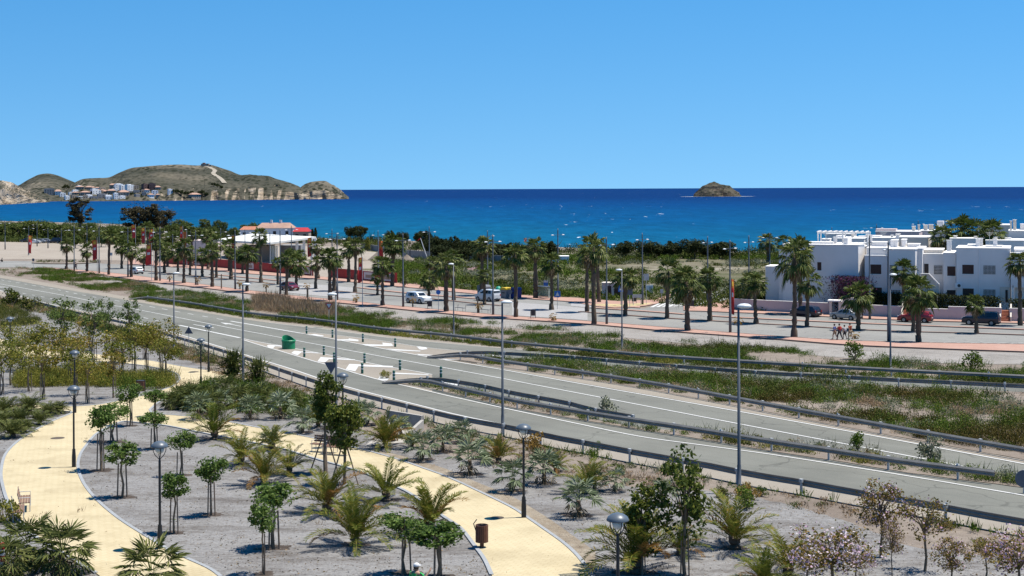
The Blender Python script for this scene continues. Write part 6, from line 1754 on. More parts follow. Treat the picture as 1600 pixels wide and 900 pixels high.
roof_house(1368, 1436, 362, 44, 'pinkish terrace house in the third row with a long pergola roof', 'pink_wall', extras=((1368, 1400, 357.5, 1), (1425, 1430, 354, 3), (1434, 1437, 352, 4)))
roof_house(1396, 1450, 371, 30, 'cream house between the rows, in front of the big palms', 'cream_wall', extras=((1400, 1406, 366, 2),))
roof_house(1436, 1482, 361, 52, 'white house far back with several chimneys and a brown one', extras=((1443, 1449, 352, 2), (1451, 1458, 351.5, 3), (1464, 1474, 345.5, 2)))
roof_house(1484, 1532, 373, 26, 'white house whose roof shows under the big palms', extras=((1490, 1495, 369, 2), (1522, 1526, 370, 3)))
roof_house(1528, 1578, 352, 50, 'cream house far back beside the big palms', 'cream_wall', extras=((1540, 1546, 346, 2), (1552, 1560, 350, 3)))
roof_house(1540, 1600, 376, 24, 'white house behind the last villa', extras=((1553, 1558, 371, 2), (1570, 1580, 372, 3)))
t = roof_house(1576, 1680, 361, 34, 'white house at the edge with dark windows and a rooftop pergola', extras=((1578, 1581, 346, 1), (1583, 1588, 344, 3), (1594, 1640, 350, 4)))
roof_house(1290, 1330, 366, 46, 'low white house farthest back beside the sea', extras=((1300, 1306, 362, 2),))
for i, (x, tpx, b_, back, lab, s) in enumerate([(1472,360,392,30,'spreading palm among the villa roofs, first of the group',1.3),(1500,349,392,33,'tallest palm among the villa roofs',1.5),(1522,352,392,33,'dense palm among the villa roofs, next to the tallest',1.4),(1548,355,392,28,'feathery palm among the villa roofs, last of the group',1.3)]):
    s0, Y = Fx(x, back, 380); p = at(x, 380, Y); p.z = -3
    H = CAMH - uv(x, tpx)[1] * Y + 3 - 1.3
    street_palm(i + 1, p, H, s, lab, 'palms among the villa roofs')
# garden wall, hedge, gate and steps
def wall_run(pts, h, th, name, label, mat, cat='wall', cap=True):
    a0 = P(*pts[0]); t = thing(name, label, cat, a0)
    b, c = MB(), MB()
    for q, r in zip(pts, pts[1:]):
        p, s = P(*q), P(*r); d = s - p; L = math.hypot(d.x, d.y); rz = math.atan2(d.y, d.x); m = (p + s) / 2 - a0
        b.box((m.x, m.y, m.z + h / 2), (L, th, h), rz)
        if cap: c.box((m.x, m.y, m.z + h + .035), (L + .02, th + .08, .06), rz)
    b.build('wall', M[mat], t)
    if cap: c.build('coping', M['white_cap'], t)
    return t
wall_run([(1148,484),(1200,487),(1296,491.5)], 1.55, .25, 'garden_wall', 'long pink garden wall from the side street corner to the gate pillar', 'pink_wall')
wall_run([(1346,493.5),(1410,496.5)], 1.5, .25, 'garden_wall', 'pink garden wall behind the silver hatchback', 'pink_wall')
wall_run([(1424,498),(1482,500)], 1.4, .25, 'garden_wall', 'pink garden wall behind the red hatchback', 'pink_wall')
t = wall_run([(1482,500),(1565,502.5)], 1.75, .25, 'garden_wall', 'higher pink garden wall behind the navy off-roader, with two meter boxes', 'pink_wall')
wall_run([(1577,502.5),(1680,505)], 1.7, .25, 'garden_wall', 'pink garden wall beyond the steps with red treads', 'pink_wall')
q = P(1483, 499.5) - P(1482, 500)
for k in (0, 1):
    p = P(1482 - 8 + k * 11, 499.5); b = MB().box((0, 0, 1.0), (.8, .04, .65)); o = b.build('meter_box', M['galvanised'], t); o.location = p - P(1482, 500) + Vector((0, -.2, 0)); o.rotation_euler = (0, 0, VA)
def steps(px, py, label):
    p = P(px, py); t = thing('garden_steps', label, 'steps', p, VA)
    b, r = MB(), MB()
    for i in range(8):
        r.b2((-.55, i * .28, i * .17), (.55, 2.6, i * .17 + .165))
    r.build('treads', M['terracotta'], t)
    for s in (-1, 1):
        MB().extr([(0, 0), (0, .7), (2.4, 2.2), (2.6, 2.2), (2.6, 0)], 0, .18).xf(Matrix.Translation((s * .66 + .09, 0, 0)) @ Matrix.Rotation(R(90), 4, 'Z')).build('side_wall', M['cream_wall'], t, fix=True)
steps(1571, 503.5, 'garden steps with terracotta treads between two pink walls near the last palm')
steps(1417, 499, 'garden steps with terracotta treads hidden behind the red hatchback')
def gate_house():
    p = P(1306, 493); t = thing('gate_pillar', 'cream gatepost with a small white canopy and curved name wall behind the silver car', 'gate', p, VA)
    MB().b2((-.9, 0, 0), (-.55, .5, 1.9)).build('post', M['cream_wall'], t)
    MB().b2((.35, 0, 0), (.7, .5, 1.9)).build('post', M['cream_wall'], t)
    MB().b2((-1.1, -.15, 1.902), (.75, 1.6, 2.08)).build('canopy', M['white_cap'], t)
    MB().extr([(.75, 0), (.75, 1.9), (1.1, 2.1), (1.6, 2.35), (2.2, 2.5), (2.9, 2.5), (2.9, 0)], .05, .4).build('curved_wall', M['cream_wall'], t, fix=True)
    MB().b2((1.35, .01, 1.05), (2.5, .045, 1.75)).build('name_plate', M['village_tan'], t)
gate_house()
def hedge(pts, h, th, label, per=330, mat='pine_dark', seed=0, name='hedge', ls=.22):
    g = np.random.default_rng(seed); a0 = P(*pts[0]); t = thing(name, label, 'hedge', a0)
    ch = []
    sb = MB()
    for q, r in zip(pts, pts[1:]):
        p, s = P(*q), P(*r); L = (s - p).length; n = int(per * L * h)
        k = g.random((n, 1)); base = np.array(p) * (1 - k) + np.array(s) * k - np.array(a0)
        off = np.stack([g.normal(size=n) * th * .3, g.normal(size=n) * th * .35, h * g.random(n) ** .75 + .08 * g.normal(size=n)], 1)
        v_, f_ = cards(base + off, ls * (.6 + .8 * g.random(n)), .55, -.3, g); ch.append((v_, f_, 0))
        for i in range(int(L / .8)):
            z = p.lerp(s, (i + .5) * .8 / L) - a0; sb.tube([z, z + Vector((0, 0, h * .75))], .04, 5)
    npmesh('leaves', ch, M[mat], t); sb.build('stems', M['tree_bark'], t)
    return t
def upx(pts, d): return [(x, y - d) for x, y in pts]
hedge([(1151,479),(1200,482),(1240,484)], 3.0, 1.0, 'tall dark clipped hedge behind the corner of the pink wall', seed=1)
hedge([(1240,484),(1296,487)], 3.3, 1.2, 'looser green hedge behind the pink wall under the blank villa wall', mat='far_green', seed=2)
hedge([(1344,489),(1410,492)], 2.9, .9, 'dark hedge behind the wall, below the square shutters', seed=3)
hedge([(1428,493.5),(1480,495)], 3.1, .9, 'dark thuja screen left of the higher wall', seed=4)
hedge([(1480,495),(1562,498)], 2.9, .9, 'dark hedge in front of the breeze-block lattice windows', seed=5)
hedge([(1579,499),(1680,501)], 2.7, .9, 'dark hedge at the edge beyond the steps', seed=6)
hedge([(1308,489.2),(1349,491)], 5.2, 3.0, 'purple bougainvillea bush against the first villa', mat='bougainvillea', seed=7, name='flowering_shrub')
hedge([(1352,489.5),(1362,490)], 4.0, 1.0, 'narrow dark shrub at the corner of the staircase villa', seed=8, mat='far_green', name='shrub')
# ---------------------------------------------------------------- small buildings along the promenade
def kiosk():
    p = P(950, 466); k = p.y / FPX
    t = thing('kiosk', 'small pale pink kiosk with a brown door, behind the cluster of three palms', 'kiosk', p, R(-12))
    w, h = 19 * k, 23 * k
    MB().b2((-w / 2, 0, 0), (w / 2, 2.2, h)).build('wall', M['pink_wall'], t)
    MB().b2((-w * .14, -.03, 0), (w * .28, .01, h * .84)).build('door', M['shutter_brown'], t)
    MB().b2((-w / 2 - .1, -.1, h + .002), (w / 2 + .1, 2.3, h + .14)).build('roof', M['cream_wall'], t)
    MB().b2((w / 2 + .002, .1, 0), (w / 2 + 1.5, 1.9, h * .92)).build('side_shed', M['shutter_brown'], t)
kiosk()
def utility_box(x, by, wpx, hpx, mat, label):
    p = P(x, by); k = p.y / FPX; w, h = wpx * k, hpx * k
    t = thing('utility_cabinet', label, 'cabinet', p)
    MB().b2((-w / 2, 0, 0), (w / 2, .6, h)).build('body', M[mat], t)
    MB().b2((-w / 2 - .03, -.03, h + .002), (w / 2 + .03, .63, h + .06)).build('lid', M['galvanised'], t)
    MB().b2((-w * .05, -.02, h * .2), (w * .35, -.002, h * .85)).build('door', M['galvanised'], t)
utility_box(983, 465, 7, 13, 'village_white', 'white cabinet right of the kiosk'); utility_box(1015, 459, 11, 13, 'village_white', 'white utility cabinets at the mouth of the side street')
def bus_shelter():
    p = P(848, 467); k = p.y / FPX; w, h = 24 * k, 19 * k
    t = thing('bus_shelter', 'glass bus shelter on the far pavement behind the median palm', 'bus shelter', p, prom_heading(848))
    MB().b2((-w / 2, .6, .2), (w / 2, .64, h)).build('glass_panel', M['shelter_glass'], t)
    for s in (-1, 1):
        MB().b2((s * w / 2 - .03, 0, .2), (s * w / 2 + .03, .58, h)).build('side_glass', M['shelter_glass'], t)
        MB().tube([(s * w / 2, .66, 0), (s * w / 2, .66, h)], .04, 6).build('post', M['lamp_grey'], t)
    MB().b2((-w / 2 - .1, -.3, h + .01), (w / 2 + .1, .8, h + .08)).build('roof', M['lamp_grey'], t)
    MB().b2((-w * .35, .25, .42), (w * .35, .55, .47)).build('seat', M['bench_wood'], t)
bus_shelter()
def container(x, by, wpx, hpx, mat, lid, label, dome=False):
    p = P(x, by, .1); k = p.y / FPX; w, h = wpx * k, hpx * k
    t = thing('recycling_container', label, 'recycling bin', p, prom_heading(x), 'recycling containers')
    if dome:
        MB().lathe([(w * .42, 0), (w * .5, h * .4), (w * .5, h * .55), (w * .42, h * .8), (w * .2, h * .97), (0, h)], 18).build('body', M[mat], t, True)
        MB().box((0, -w * .46, h * .62), (.34, .16, .2)).build('slot', M['plastic_black'], t)
        MB().tube([(0, 0, h * .97), (0, 0, h * 1.06)], .08, 8).build('hook', M['dark_metal'], t)
    else:
        MB().extr([(-w / 2, 0), (w / 2, 0), (w / 2 * 1.06, h * .78), (-w / 2 * 1.06, h * .78)], -.6, .6).build('body', M[mat], t, fix=True)
        MB().extr([(-w / 2 * 1.1, h * .782), (w / 2 * 1.1, h * .782), (w / 2 * 1.0, h * .95), (w * .3, h), (-w * .3, h), (-w / 2, h * .95)], -.66, .66).build('lid', M[lid], t, fix=True)
        MB().box((0, -.63, h * .5), (w * .5, .05, .12)).build('handle', M['plastic_black'], t)
container(756, 461, 18, 15, 'container_grey', 'container_grey', 'grey rubbish container half hidden behind the white van')
container(779, 465, 11, 17, 'container_green', 'container_green', 'green bell-shaped bottle bank beside the white van', True)
container(790.5, 466, 12.5, 16, 'container_grey', 'container_yellow', 'container with a bright yellow lid beside the bottle bank')
container(806, 466, 13, 16, 'container_blue', 'container_blue', 'blue paper container behind the big shaggy palm')
def hoarding():
    pts = [(256,412.5),(300,415.2),(325,417.2),(372,421),(421,425.8),(470,430),(500,432.6),(540,436),(580,440),(626,443.6)]
    W = resample([P(x, y) for x, y in pts], 6.0); o = W[0]
    t = thing('hoarding', 'long red site hoarding with white posters along the far pavement', 'hoarding', o)
    for i, (a, c) in enumerate(zip(W, W[1:])):
        d = c - a; rz = math.atan2(d.y, d.x); m = (a + c) / 2 - o; L = math.hypot(d.x, d.y)
        gap = i in (11,)
        if gap: continue
        pn = MB().box((m.x, m.y, m.z + .95), (L - .06, .08, 1.9), rz).build('panel', M['hoarding_red'], t)
        f = MB().box((m.x, m.y, m.z + 1.93), (L - .06, .12, .06), rz).build('top_rail', M['sign_white'] if i % 3 == 2 else M['hoarding_red'], pn)
        if i % 4 == 2 or i == len(W) - 2:
            n_ = Vector((math.sin(rz), -math.cos(rz), 0))
            q = m + n_ * .06
            MB().box((q.x, q.y, m.z + 1.05), (L * .62, .03, 1.35), rz).build('poster', M['sign_white'], pn)
            q = m + n_ * .085
            MB().box((q.x, q.y, m.z + .95), (L * .42, .012, .6), rz).build('poster_print', M['village_tan'], pn)
hoarding()
def pavilion():
    # one big white sloping roof on columns with a glazed hall under it
    A, B, C, D = at(335, 374.5, 372), at(394, 364.8, 386), at(494, 369.8, 352), at(421, 379, 336)
    o = Vector((D.x, D.y, -3)); t = thing('pavilion', 'white modern pavilion with a big sloping triangular roof on columns', 'pavilion', o)
    L = [q - o for q in (A, D, C, B)]
    b = MB(); vs = [tuple(q) for q in L] + [(q.x, q.y, q.z - .45) for q in L]
    b.add(vs, [(0, 1, 2, 3), (7, 6, 5, 4), (0, 4, 5, 1), (1, 5, 6, 2), (2, 6, 7, 3), (3, 7, 4, 0)])
    b.build('roof', M['pavilion_roof'], t, fix=True)
    for x, y, d in ((464, 402, 348), (475, 403, 350), (487, 405, 354), (493, 404, 356)):
        q = at(x, y, d) - o; MB().b2((q.x - .3, q.y - .3, 0), (q.x + .3, q.y + .3, 5.3)).build('column', M['village_white'], t)
    q = at(423, 405, 342) - o; r = at(438, 405, 346) - o
    w_ = MB().b2((q.x, q.y, 0), (r.x, q.y + .2, 4.0)).build('glass_wall', M['shelter_glass'], t)
    for i in range(4): MB().b2((q.x + (r.x - q.x) * i / 3 - .06, q.y - .06, 0), (q.x + (r.x - q.x) * i / 3 + .06, q.y - .002, 4.0)).build('mullion', M['village_white'], w_)
    q = at(372, 405, 352) - o; r = at(421, 405, 352) - o
    MB().b2((q.x, q.y, 0), (r.x, q.y + 8, 3.6)).build('wall', M['village_tan'], t)
    q = at(438, 402, 366) - o; r = at(470, 402, 366) - o
    MB().b2((q.x, q.y, 0), (r.x, q.y + 6, 3.2)).build('back_wall', M['grey_wall'], t)
    # brown wing to the west
    q = at(279, 398, 392) - o; r = at(338, 398, 392) - o
    MB().b2((q.x, q.y, 0), (r.x, q.y + 10, 3.6)).build('west_wing', M['pink_wall'], t)
    q2 = at(252, 402, 372) - o; r2 = at(272, 402, 372) - o; n = 9
    fb = MB()
    for i in range(n): fb.b2((q2.x + (r2.x - q2.x) * i / n, q2.y, 0), (q2.x + (r2.x - q2.x) * (i + .6) / n, q2.y + .1, 2.4))
    fb.build('slatted_screen', M['shutter_brown'], t)
pavilion()
def gable_house(x0, x1, yb, ye, yr, Y, wall, roof, label, ridge_x=None, chim=()):
    a, c = at(x0, yb, Y), at(x1, yb, Y); z0 = -3.2
    t = thing('house', label, 'house', (a.x, a.y, z0))
    w = c.x - a.x; he = at(x0, ye, Y).z - z0; hr = at(x0, yr, Y).z - z0
    D = max(6, w * .5)
    MB().b2((0, 0, 0), (w, D, he)).build('wall', M[wall], t)
    MB().add([(-.2, -.3, he + .01), (w + .2, -.3, he + .01), (w + .2, D + .3, he + .01), (-.2, D + .3, he + .01), (w * .12, D / 2, hr), (w * .88, D / 2, hr)], [(0, 1, 5, 4), (2, 3, 4, 5), (1, 2, 5), (3, 0, 4), (3, 2, 1, 0)]).build('roof', M[roof], t)
    for i in range(max(2, int(w / 4))):
        x = w * (i + .5) / max(2, int(w / 4)); MB().b2((x - .5, -.03, he * .4), (x + .5, .01, he * .8)).build('window', M['window_dark'], t)
    for k in chim: MB().b2((w * k, D * .5 - .3, hr - .5), (w * k + .7, D * .5 + .3, hr + .9)).build('chimney', M['village_white'], t)
gable_house(375, 402, 379, 359, 354, 478, 'village_white', 'terracotta', 'low white house wing with a dark tiled roof behind the pavilion')
gable_house(400, 458, 379, 356.5, 348.5, 470, 'village_white', 'village_roof', 'white beach house with a red tiled roof and rooftop clutter behind the pavilion', chim=(.35, .6))
gable_house(458, 482, 380, 362, 356, 466, 'village_tan', 'hoarding_red', 'small hut with a bright red roof beside the white beach house')
p = P(872, 412.5); k = p.y / FPX; t = thing('utility_building', 'low flat white block in the field with a blue shutter', 'building', p)
MB().b2((-17 * k, 0, 0), (17 * k, 3.5, 11.5 * k)).build('wall', M['village_white'], t)
MB().b2((-17.6 * k, -.1, 11.5 * k + .002), (17.6 * k, 3.6, 12.3 * k)).build('roof', M['white_cap'], t)
MB().b2((5 * k, -.04, 2 * k), (14 * k, .01, 6.5 * k)).build('shutter', M['sign_back'], t)
wall_run([(565,389.5),(600,394.5)], 1.7, .2, 'boundary_wall', 'grey boundary wall left of the earth heaps', 'grey_wall', cap=False)
t = wall_run([(628,401.5),(665,404.5),(700,406.5),(735,408.5),(800,413)], 1.9, .2, 'boundary_wall', 'grey boundary wall with dark posts below the coastal wood', 'grey_wall', cap=False)
for i in range(14):
    p = P(628 + i * 13, 401.7 + i * .88); MB().b2((-.15, -.18, 0), (.15, -.1, 2.0)).build('post', M['dark_metal'], t).location = p - P(628, 401.5)
def heap(x, by, top, wpx, label):
    p = P(x, by); k = p.y / FPX; h = (by - top) * k * 1.05; r = wpx * k / 2
    b = MB(); n = 20
    vs, fs = [(0, 0, h)], []
    for j in range(1, 8):
        for i in range(n):
            a = 2 * math.pi * i / n; rr = r * j / 7 * (1 + .12 * mnoise.noise(Vector((math.cos(a) * 2, math.sin(a) * 2, j * .4 + x))))
            vs.append((math.cos(a) * rr, math.sin(a) * rr * .8, h * (1 - j / 7) ** 1.05 + (.08 * mnoise.noise(Vector((i, j, x))) if j < 7 else -.1)))
    for i in range(n): fs.append((0, 1 + i, 1 + (i + 1) % n))
    for j in range(6):
        for i in range(n): fs.append((1 + j * n + i, 1 + (j + 1) * n + i, 1 + (j + 1) * n + (i + 1) % n, 1 + j * n + (i + 1) % n))
    o = b.add(vs, fs).build('earth_heap', M['dirt'], None, True); o.location = p
    return tag(o, label, 'heap')
heap(590, 407, 393.5, 34, 'heap of earth left of the shaggy palm'); heap(636, 410, 398, 36, 'conical heap of earth right of the shaggy palm'); heap(565, 408, 402, 26, 'low spread heap of earth before the orange banner')
# leaning mast in the wood
p = P(668, 405); t = thing('leaning_mast', 'thin leaning mast with a red tip in the coastal wood', 'mast', p)
q = at(657, 372, p.y) - p; MB().tube([(0, 0, 0), q], [.1, .06], 6).build('boom', M['village_white'], t); MB().tube([q, at(653, 376, p.y) - p], .09, 6).build('tip', M['banner_red'], t)
# ---------------------------------------------------------------- village across the bay
VIL = [(77,304,14,9,'village_grey','flat'),(91,305,9,8,'village_white','village_roof'),(98,308,8,6,'village_white','flat'),(105,311,6,5,'village_white','flat'),(119,304,9,4,'village_tan','village_roof'),(125,296,11,5,'village_tan','village_roof'),(140,296.5,11,5.5,'village_tan','village_roof'),(134,305,13,6,'village_grey','village_roof'),(148,304,9,8,'village_white','flat'),(152,297,6,4,'village_white','village_roof'),(161,310,14,7,'village_grey','flat'),(166,303,9,5,'village_tan','village_roof'),(160,297,9,4,'village_tan','flat'),(177,294,10,6,'village_tan','village_roof'),(174,304,11,7,'village_tan','village_roof'),(186,297,11,9,'village_white','flat'),(193,298,9,8,'village_white','flat'),(203,300,10,11,'village_white','flat'),(213,296,7,6,'village_tan','flat'),(194,307,14,9,'village_tan','village_roof'),(181,311,6,9,'village_white','flat'),(228,297,9,9,'village_brown','flat'),(238,297,9,10,'village_brown','flat'),(247,297,8,6,'village_tan','village_roof'),(266,304,6,7,'village_white','flat'),(306,310,15,8,'village_tan','village_roof'),(213,303,8,5,'village_grey','flat'),(147,311,10,4,'village_grey','flat'),(116,309,7,4,'village_tan','flat'),(125,311,7,4,'village_white','flat'),(225,304,6,4,'village_grey','flat'),(170,311,9,4,'village_white','flat')]
for i in range(26):
    x = 113 + 5.3 * i + random.uniform(-2, 2); y = 294 + random.random() * 17 if x < 215 else 300 + random.random() * 9
    VIL.append((round(x, 1), round(y, 1), random.uniform(5, 9), random.uniform(3.5, 6), random.choice(['village_white', 'village_white', 'village_tan', 'village_grey']), random.choice(['village_roof', 'flat', 'flat'])))
for i, (x, b_, w_, h_, wm, rf) in enumerate(VIL):
    p = hill_hit(x, b_); k = p.y / FPX; w, h = w_ * k * 1.08, h_ * k * 1.1
    t = thing('village_house', 'x', 'house', p, R(20 + (i * 37) % 30), 'houses of the village across the bay')
    col = {'village_white': 'white', 'village_tan': 'tan', 'village_grey': 'grey', 'village_brown': 'dark brown'}[wm]
    if i == 25: t['label'] = 'lone villa with a red hipped roof above the pale cliffs'
    elif i == 24: t['label'] = 'small white house standing alone where the pale cliff begins'
    elif wm == 'village_brown': t['label'] = '%s of the dark brown apartment blocks at the end of the village' % ('left' if x < 233 else 'right')
    else: t['label'] = '%s village house %s, %s from the bay-side cliff' % (col, 'with a red roof' if rf != 'flat' else 'with a flat roof', rank([q[0] + q[1] / 1e3 for q in VIL], x + b_ / 1e3))
    he = h * (.68 if rf != 'flat' else .93)
    wl = MB(); wl.b2((-w / 2, -2, -3), (w / 2, w * .55, he)); wl.build('wall', M[wm], t)
    if rf != 'flat':
        MB().add([(-w * .54, -3, he), (w * .54, -3, he), (w * .54, w * .6, he), (-w * .54, w * .6, he), (-w * .25, w * .25, h), (w * .25, w * .25, h)], [(0, 1, 5, 4), (2, 3, 4, 5), (1, 2, 5), (3, 0, 4), (3, 2, 1, 0)]).build('roof', M[rf], t)
    else:
        rr = MB(); rr.b2((-w * .3, 0, he + .02), (w * .2, w * .4, h)); rr.build('roof_room', M[wm], t)
    n = max(2, int(w / 5))
    for j in range(n):
        for q in range(max(1, int(he / 3.6))):
            x_ = -w / 2 + w * (j + .5) / n; MB().b2((x_ - .8, -2.06, q * 3.4 + .8), (x_ + .8, -2.0, q * 3.4 + 2.5)).build('window', M['window_dark'], t)
# fort on the hill top and trees of the village
p = hill_hit(321, 259.5); t = thing('hill_fort', 'small reddish fort building on top of the hill across the bay', 'fort', p)
k = p.y / FPX; MB().b2((-7 * k, 0, -4), (5 * k, 12, 3.6 * k)).build('wall', M['village_tan'], t); MB().b2((-5 * k, 2, 3.6 * k + .02), (-1 * k, 8, 5 * k)).build('tower', M['terracotta'], t); MB().b2((5 * k + .1, 2, -4), (9 * k, 9, 1.6 * k)).build('annex', M['village_tan'], t)
vt = thing('village_tree', 'x', 'tree', PROTO_AWAY)
g_ = np.random.default_rng(3); MB().tube([(0, 0, -1), (0, 0, 3)], [.5, .3], 6).build('trunk', M['tree_bark'], vt)
ch = []
for c in blob(g_, 14, (0, 0, 4.5), (4, 4, 2.6), .3):
    v_, f_ = cards(blob(g_, 40, c, (1.9, 1.9, 1.4), .4), 1.3, .6, 0, g_); ch.append((v_, f_, 0))
npmesh('crown', ch, M['pine_dark'], vt)
VT = [(103,295,1.6),(100,296,1.3),(107,296,1.2),(155,302,1),(277,304,1.6),(284,306,1.8),(291,307,1.6),(297,307,1.4),(316,306,1.7),(322,307,1.4),(312,305,1.2),(220,300,1.1),(205,306,1.1),(128,301,1),(143,303,.9),(240,303,1.2),(334,292,1.5),(340,294,1.6),(346,296,1.3),(168,307,1),(186,304,.9),(270,302,1.3),(300,304,1.2)]
for i, (x, y, s) in enumerate(VT):
    p = hill_hit(x, y); place(vt, p, i, s * .8, ('dark tree among the village houses, %s tree from the cliff' if x < 250 else 'dark tree on the slope by the lone red-roofed villa, %s tree from the cliff') % rank([q[0] for q in VT], x), 'dark trees of the village')
# ---------------------------------------------------------------- cars
def make_car(label, paint, L, W, H, stations, belt, loc, rz, rear_x, front_x, grp=None, wheel_r=.31, roof_rails=False, wb=(.19, .80), spare=False):
    """stations: (x/L, roof or bonnet height, half-width factor at that height); belt: window sill height; nose at +x"""
    t = thing('car', label, 'car', loc, rz, grp)
    zs = .24
    secs = []
    for x, zt, tw in stations:
        X = (x - .5) * L
        e = min(x, 1 - x); wf = 1 - .16 * max(0, 1 - e / .10) ** 2
        hw = W / 2 * wf
        zb = min(belt, zt - .02)
        secs.append([(X, -hw * .90, zs), (X, -hw, zs + .18), (X, -hw, zb * .82), (X, -hw * .965, zb), (X, -hw * tw, zt - .03), (X, -hw * tw * .86, zt), (X, hw * tw * .86, zt), (X, hw * tw, zt - .03), (X, hw * .965, zb), (X, hw, zb * .82), (X, hw, zs + .18), (X, hw * .90, zs)])
    n = 12
    b = MB(); vs, fs = [], []
    for s in secs: vs += s
    for i in range(len(secs) - 1):
        for j in range(n): fs.append((i * n + j, (i + 1) * n + j, (i + 1) * n + (j + 1) % n, i * n + (j + 1) % n))
    fs.append(tuple(range(n))); fs.append(tuple((len(secs) - 1) * n + k for k in reversed(range(n))))
    body = b.add(vs, fs).build('body', M[paint], t, fix=True)
    # windows just proud of the cabin
    def sect(xf):
        for a, c in zip(stations, stations[1:]):
            if a[0] <= xf <= c[0]:
                k = (xf - a[0]) / (c[0] - a[0] + 1e-9); return a[1] + (c[1] - a[1]) * k, a[2] + (c[2] - a[2]) * k
        return stations[-1][1], stations[-1][2]
    roofs = [s for s in stations if s[1] > H * .93]
    r0, r1 = roofs[0][0], roofs[-1][0]
    cab = [rear_x, r0, r1, front_x]
    def side_glass(xa, xb, name='side_window'):
        for sg in (-1, 1):
            pts = []
            for xf, top in ((xa, 0), (xb, 0), (xb, 1), (xa, 1)):
                zt, tw = sect(xf); wf = 1 - .16 * max(0, 1 - min(xf, 1 - xf) / .10) ** 2
                z0, y0 = belt + .02, W / 2 * wf * .965; z1, y1 = zt - .03, W / 2 * wf * tw
                k = (.90 if top else .04)
                pts.append(((xf - .5) * L, sg * (y0 + (y1 - y0) * k + .008), z0 + (z1 - z0) * k))
            MB().add(pts, [(0, 1, 2, 3) if sg < 0 else (3, 2, 1, 0)]).build(name, M['car_glass'], t)
    m = (r0 + r1) / 2
    side_glass(cab[0] + .035, m - .10); side_glass(m - .085, m + .085); side_glass(m + .10, min(r1 + (front_x - r1) * .55, .99))
    def screen(xa, xb, name):
        za, ta = sect(xa); zb_, tb = sect(xb)
        ya, yb = W / 2 * ta * .86, W / 2 * tb * .80
        d = Vector(((xb - xa) * L, 0, zb_ - za)).normalized(); nrm = Vector((-d.z, 0, d.x)); nrm = nrm if nrm.z > 0 else -nrm
        if abs(nrm.z) < .2: nrm = Vector((1 if xa > .5 else -1, 0, .1))
        o = nrm * .012
        P4 = [((xa - .5) * L, -ya, za), ((xa - .5) * L, ya, za), ((xb - .5) * L, yb, zb_), ((xb - .5) * L, -yb, zb_)]
        MB().add([tuple(Vector(q) + o) for q in P4], [(0, 1, 2, 3)]).build(name, M['car_glass'], t)
    screen(front_x - .012, r1 + (front_x - r1) * .12, 'windscreen'); screen(rear_x + (.012 if rear_x > .03 else .004), r0 - (r0 - rear_x) * .15 if r0 - rear_x > .01 else r0, 'rear_window')
    for xf in wb:
        for sg in (-1, 1):
            X = (xf - .5) * L
            c = Matrix.Translation((X, sg * (W / 2 - .09), wheel_r)) @ Matrix.Rotation(R(90), 4, 'X')
            arch = MB().lathe([(wheel_r * 1.16, -.1), (wheel_r * 1.16, .105)], 20).xf(c).build('wheel_arch', M['plastic_black'], t)
            w_ = MB().lathe([(wheel_r * .6, -.1), (wheel_r * .96, -.1), (wheel_r, -.06), (wheel_r, .06), (wheel_r * .96, .115), (wheel_r * .6, .115)], 20).xf(c).build('wheel', M['tyre_rubber'], t)
            rm = MB(); rm.lathe([(0, -.12), (wheel_r * .62, -.118), (wheel_r * .62, .118), (0, .12)], 14)
            rm.xf(c).build('rim', M['rim_alloy'], w_)
    zl = belt * .80; fx, rx = L / 2, -L / 2
    for sg in (-1, 1):
        MB().box((fx - .10, sg * W * .345, zl), (.18, .30, .14)).build('headlight', M['headlight_glass'], t)
        MB().box((rx + .07, sg * W * .375, zl + .06), (.16, .18, .26)).build('taillight', M['taillight_red'], t)
        MB().box((.5 * L * .36, sg * (W / 2 + .07), belt + .06), (.10, .16, .12)).build('wing_mirror', M[paint], t)
    MB().box((fx - .02, 0, .36), (.10, W * .78, .20)).build('bumper', M['plastic_black'], t); MB().box((rx + .02, 0, .36), (.10, W * .78, .20)).build('bumper', M['plastic_black'], t)
    MB().box((fx + .035, 0, .46), (.02, .5, .11)).build('number_plate', M['number_plate'], t); MB().box((rx - .035, 0, .62), (.02, .5, .11)).build('number_plate', M['number_plate'], t)
    return t
HATCH = [(0, .85, .80), (.03, 1.02, .80), (.10, 1.36, .76), (.22, 1.46, .75), (.50, 1.46, .76), (.60, 1.40, .76), (.755, .98, .86), (.90, .90, .86), (.985, .74, .86), (1, .60, .86)]
SEDAN = [(0, .80, .84), (.02, .98, .84), (.13, 1.02, .84), (.25, 1.36, .76), (.34, 1.43, .75), (.52, 1.43, .76), (.60, 1.37, .76), (.74, .96, .86), (.90, .88, .86), (.985, .72, .86), (1, .58, .86)]
SUV = [(0, .95, .84), (.012, 1.15, .82), (.045, 1.60, .78), (.10, 1.70, .78), (.52, 1.72, .79), (.60, 1.66, .79), (.725, 1.14, .88), (.90, 1.08, .88), (.985, .92, .88), (1, .66, .88)]
VAN = [(0, 1.0, .88), (.008, 1.2, .87), (.02, 1.72, .85), (.06, 1.80, .84), (.60, 1.82, .84), (.68, 1.74, .82), (.82, 1.16, .88), (.93, 1.04, .88), (.99, .88, .88), (1, .62, .88)]
ROAD_LIFT = .036
def car_at(x, y, flip, label, paint, L, W, H, st, belt, fx, rx, **kw):
    p = P(x, y, ROAD_LIFT); rz = prom_heading(x) + (math.pi if flip else 0)
    return make_car(label, paint, L, W, H, st, belt, p, rz, rx, fx, **kw)
car_at(1259, 494.5, True, 'navy blue hatchback parked behind the tallest palm', 'car_navy', 4.2, 1.76, 1.46, HATCH, .92, .755, .03, grp='cars parked by the villas')
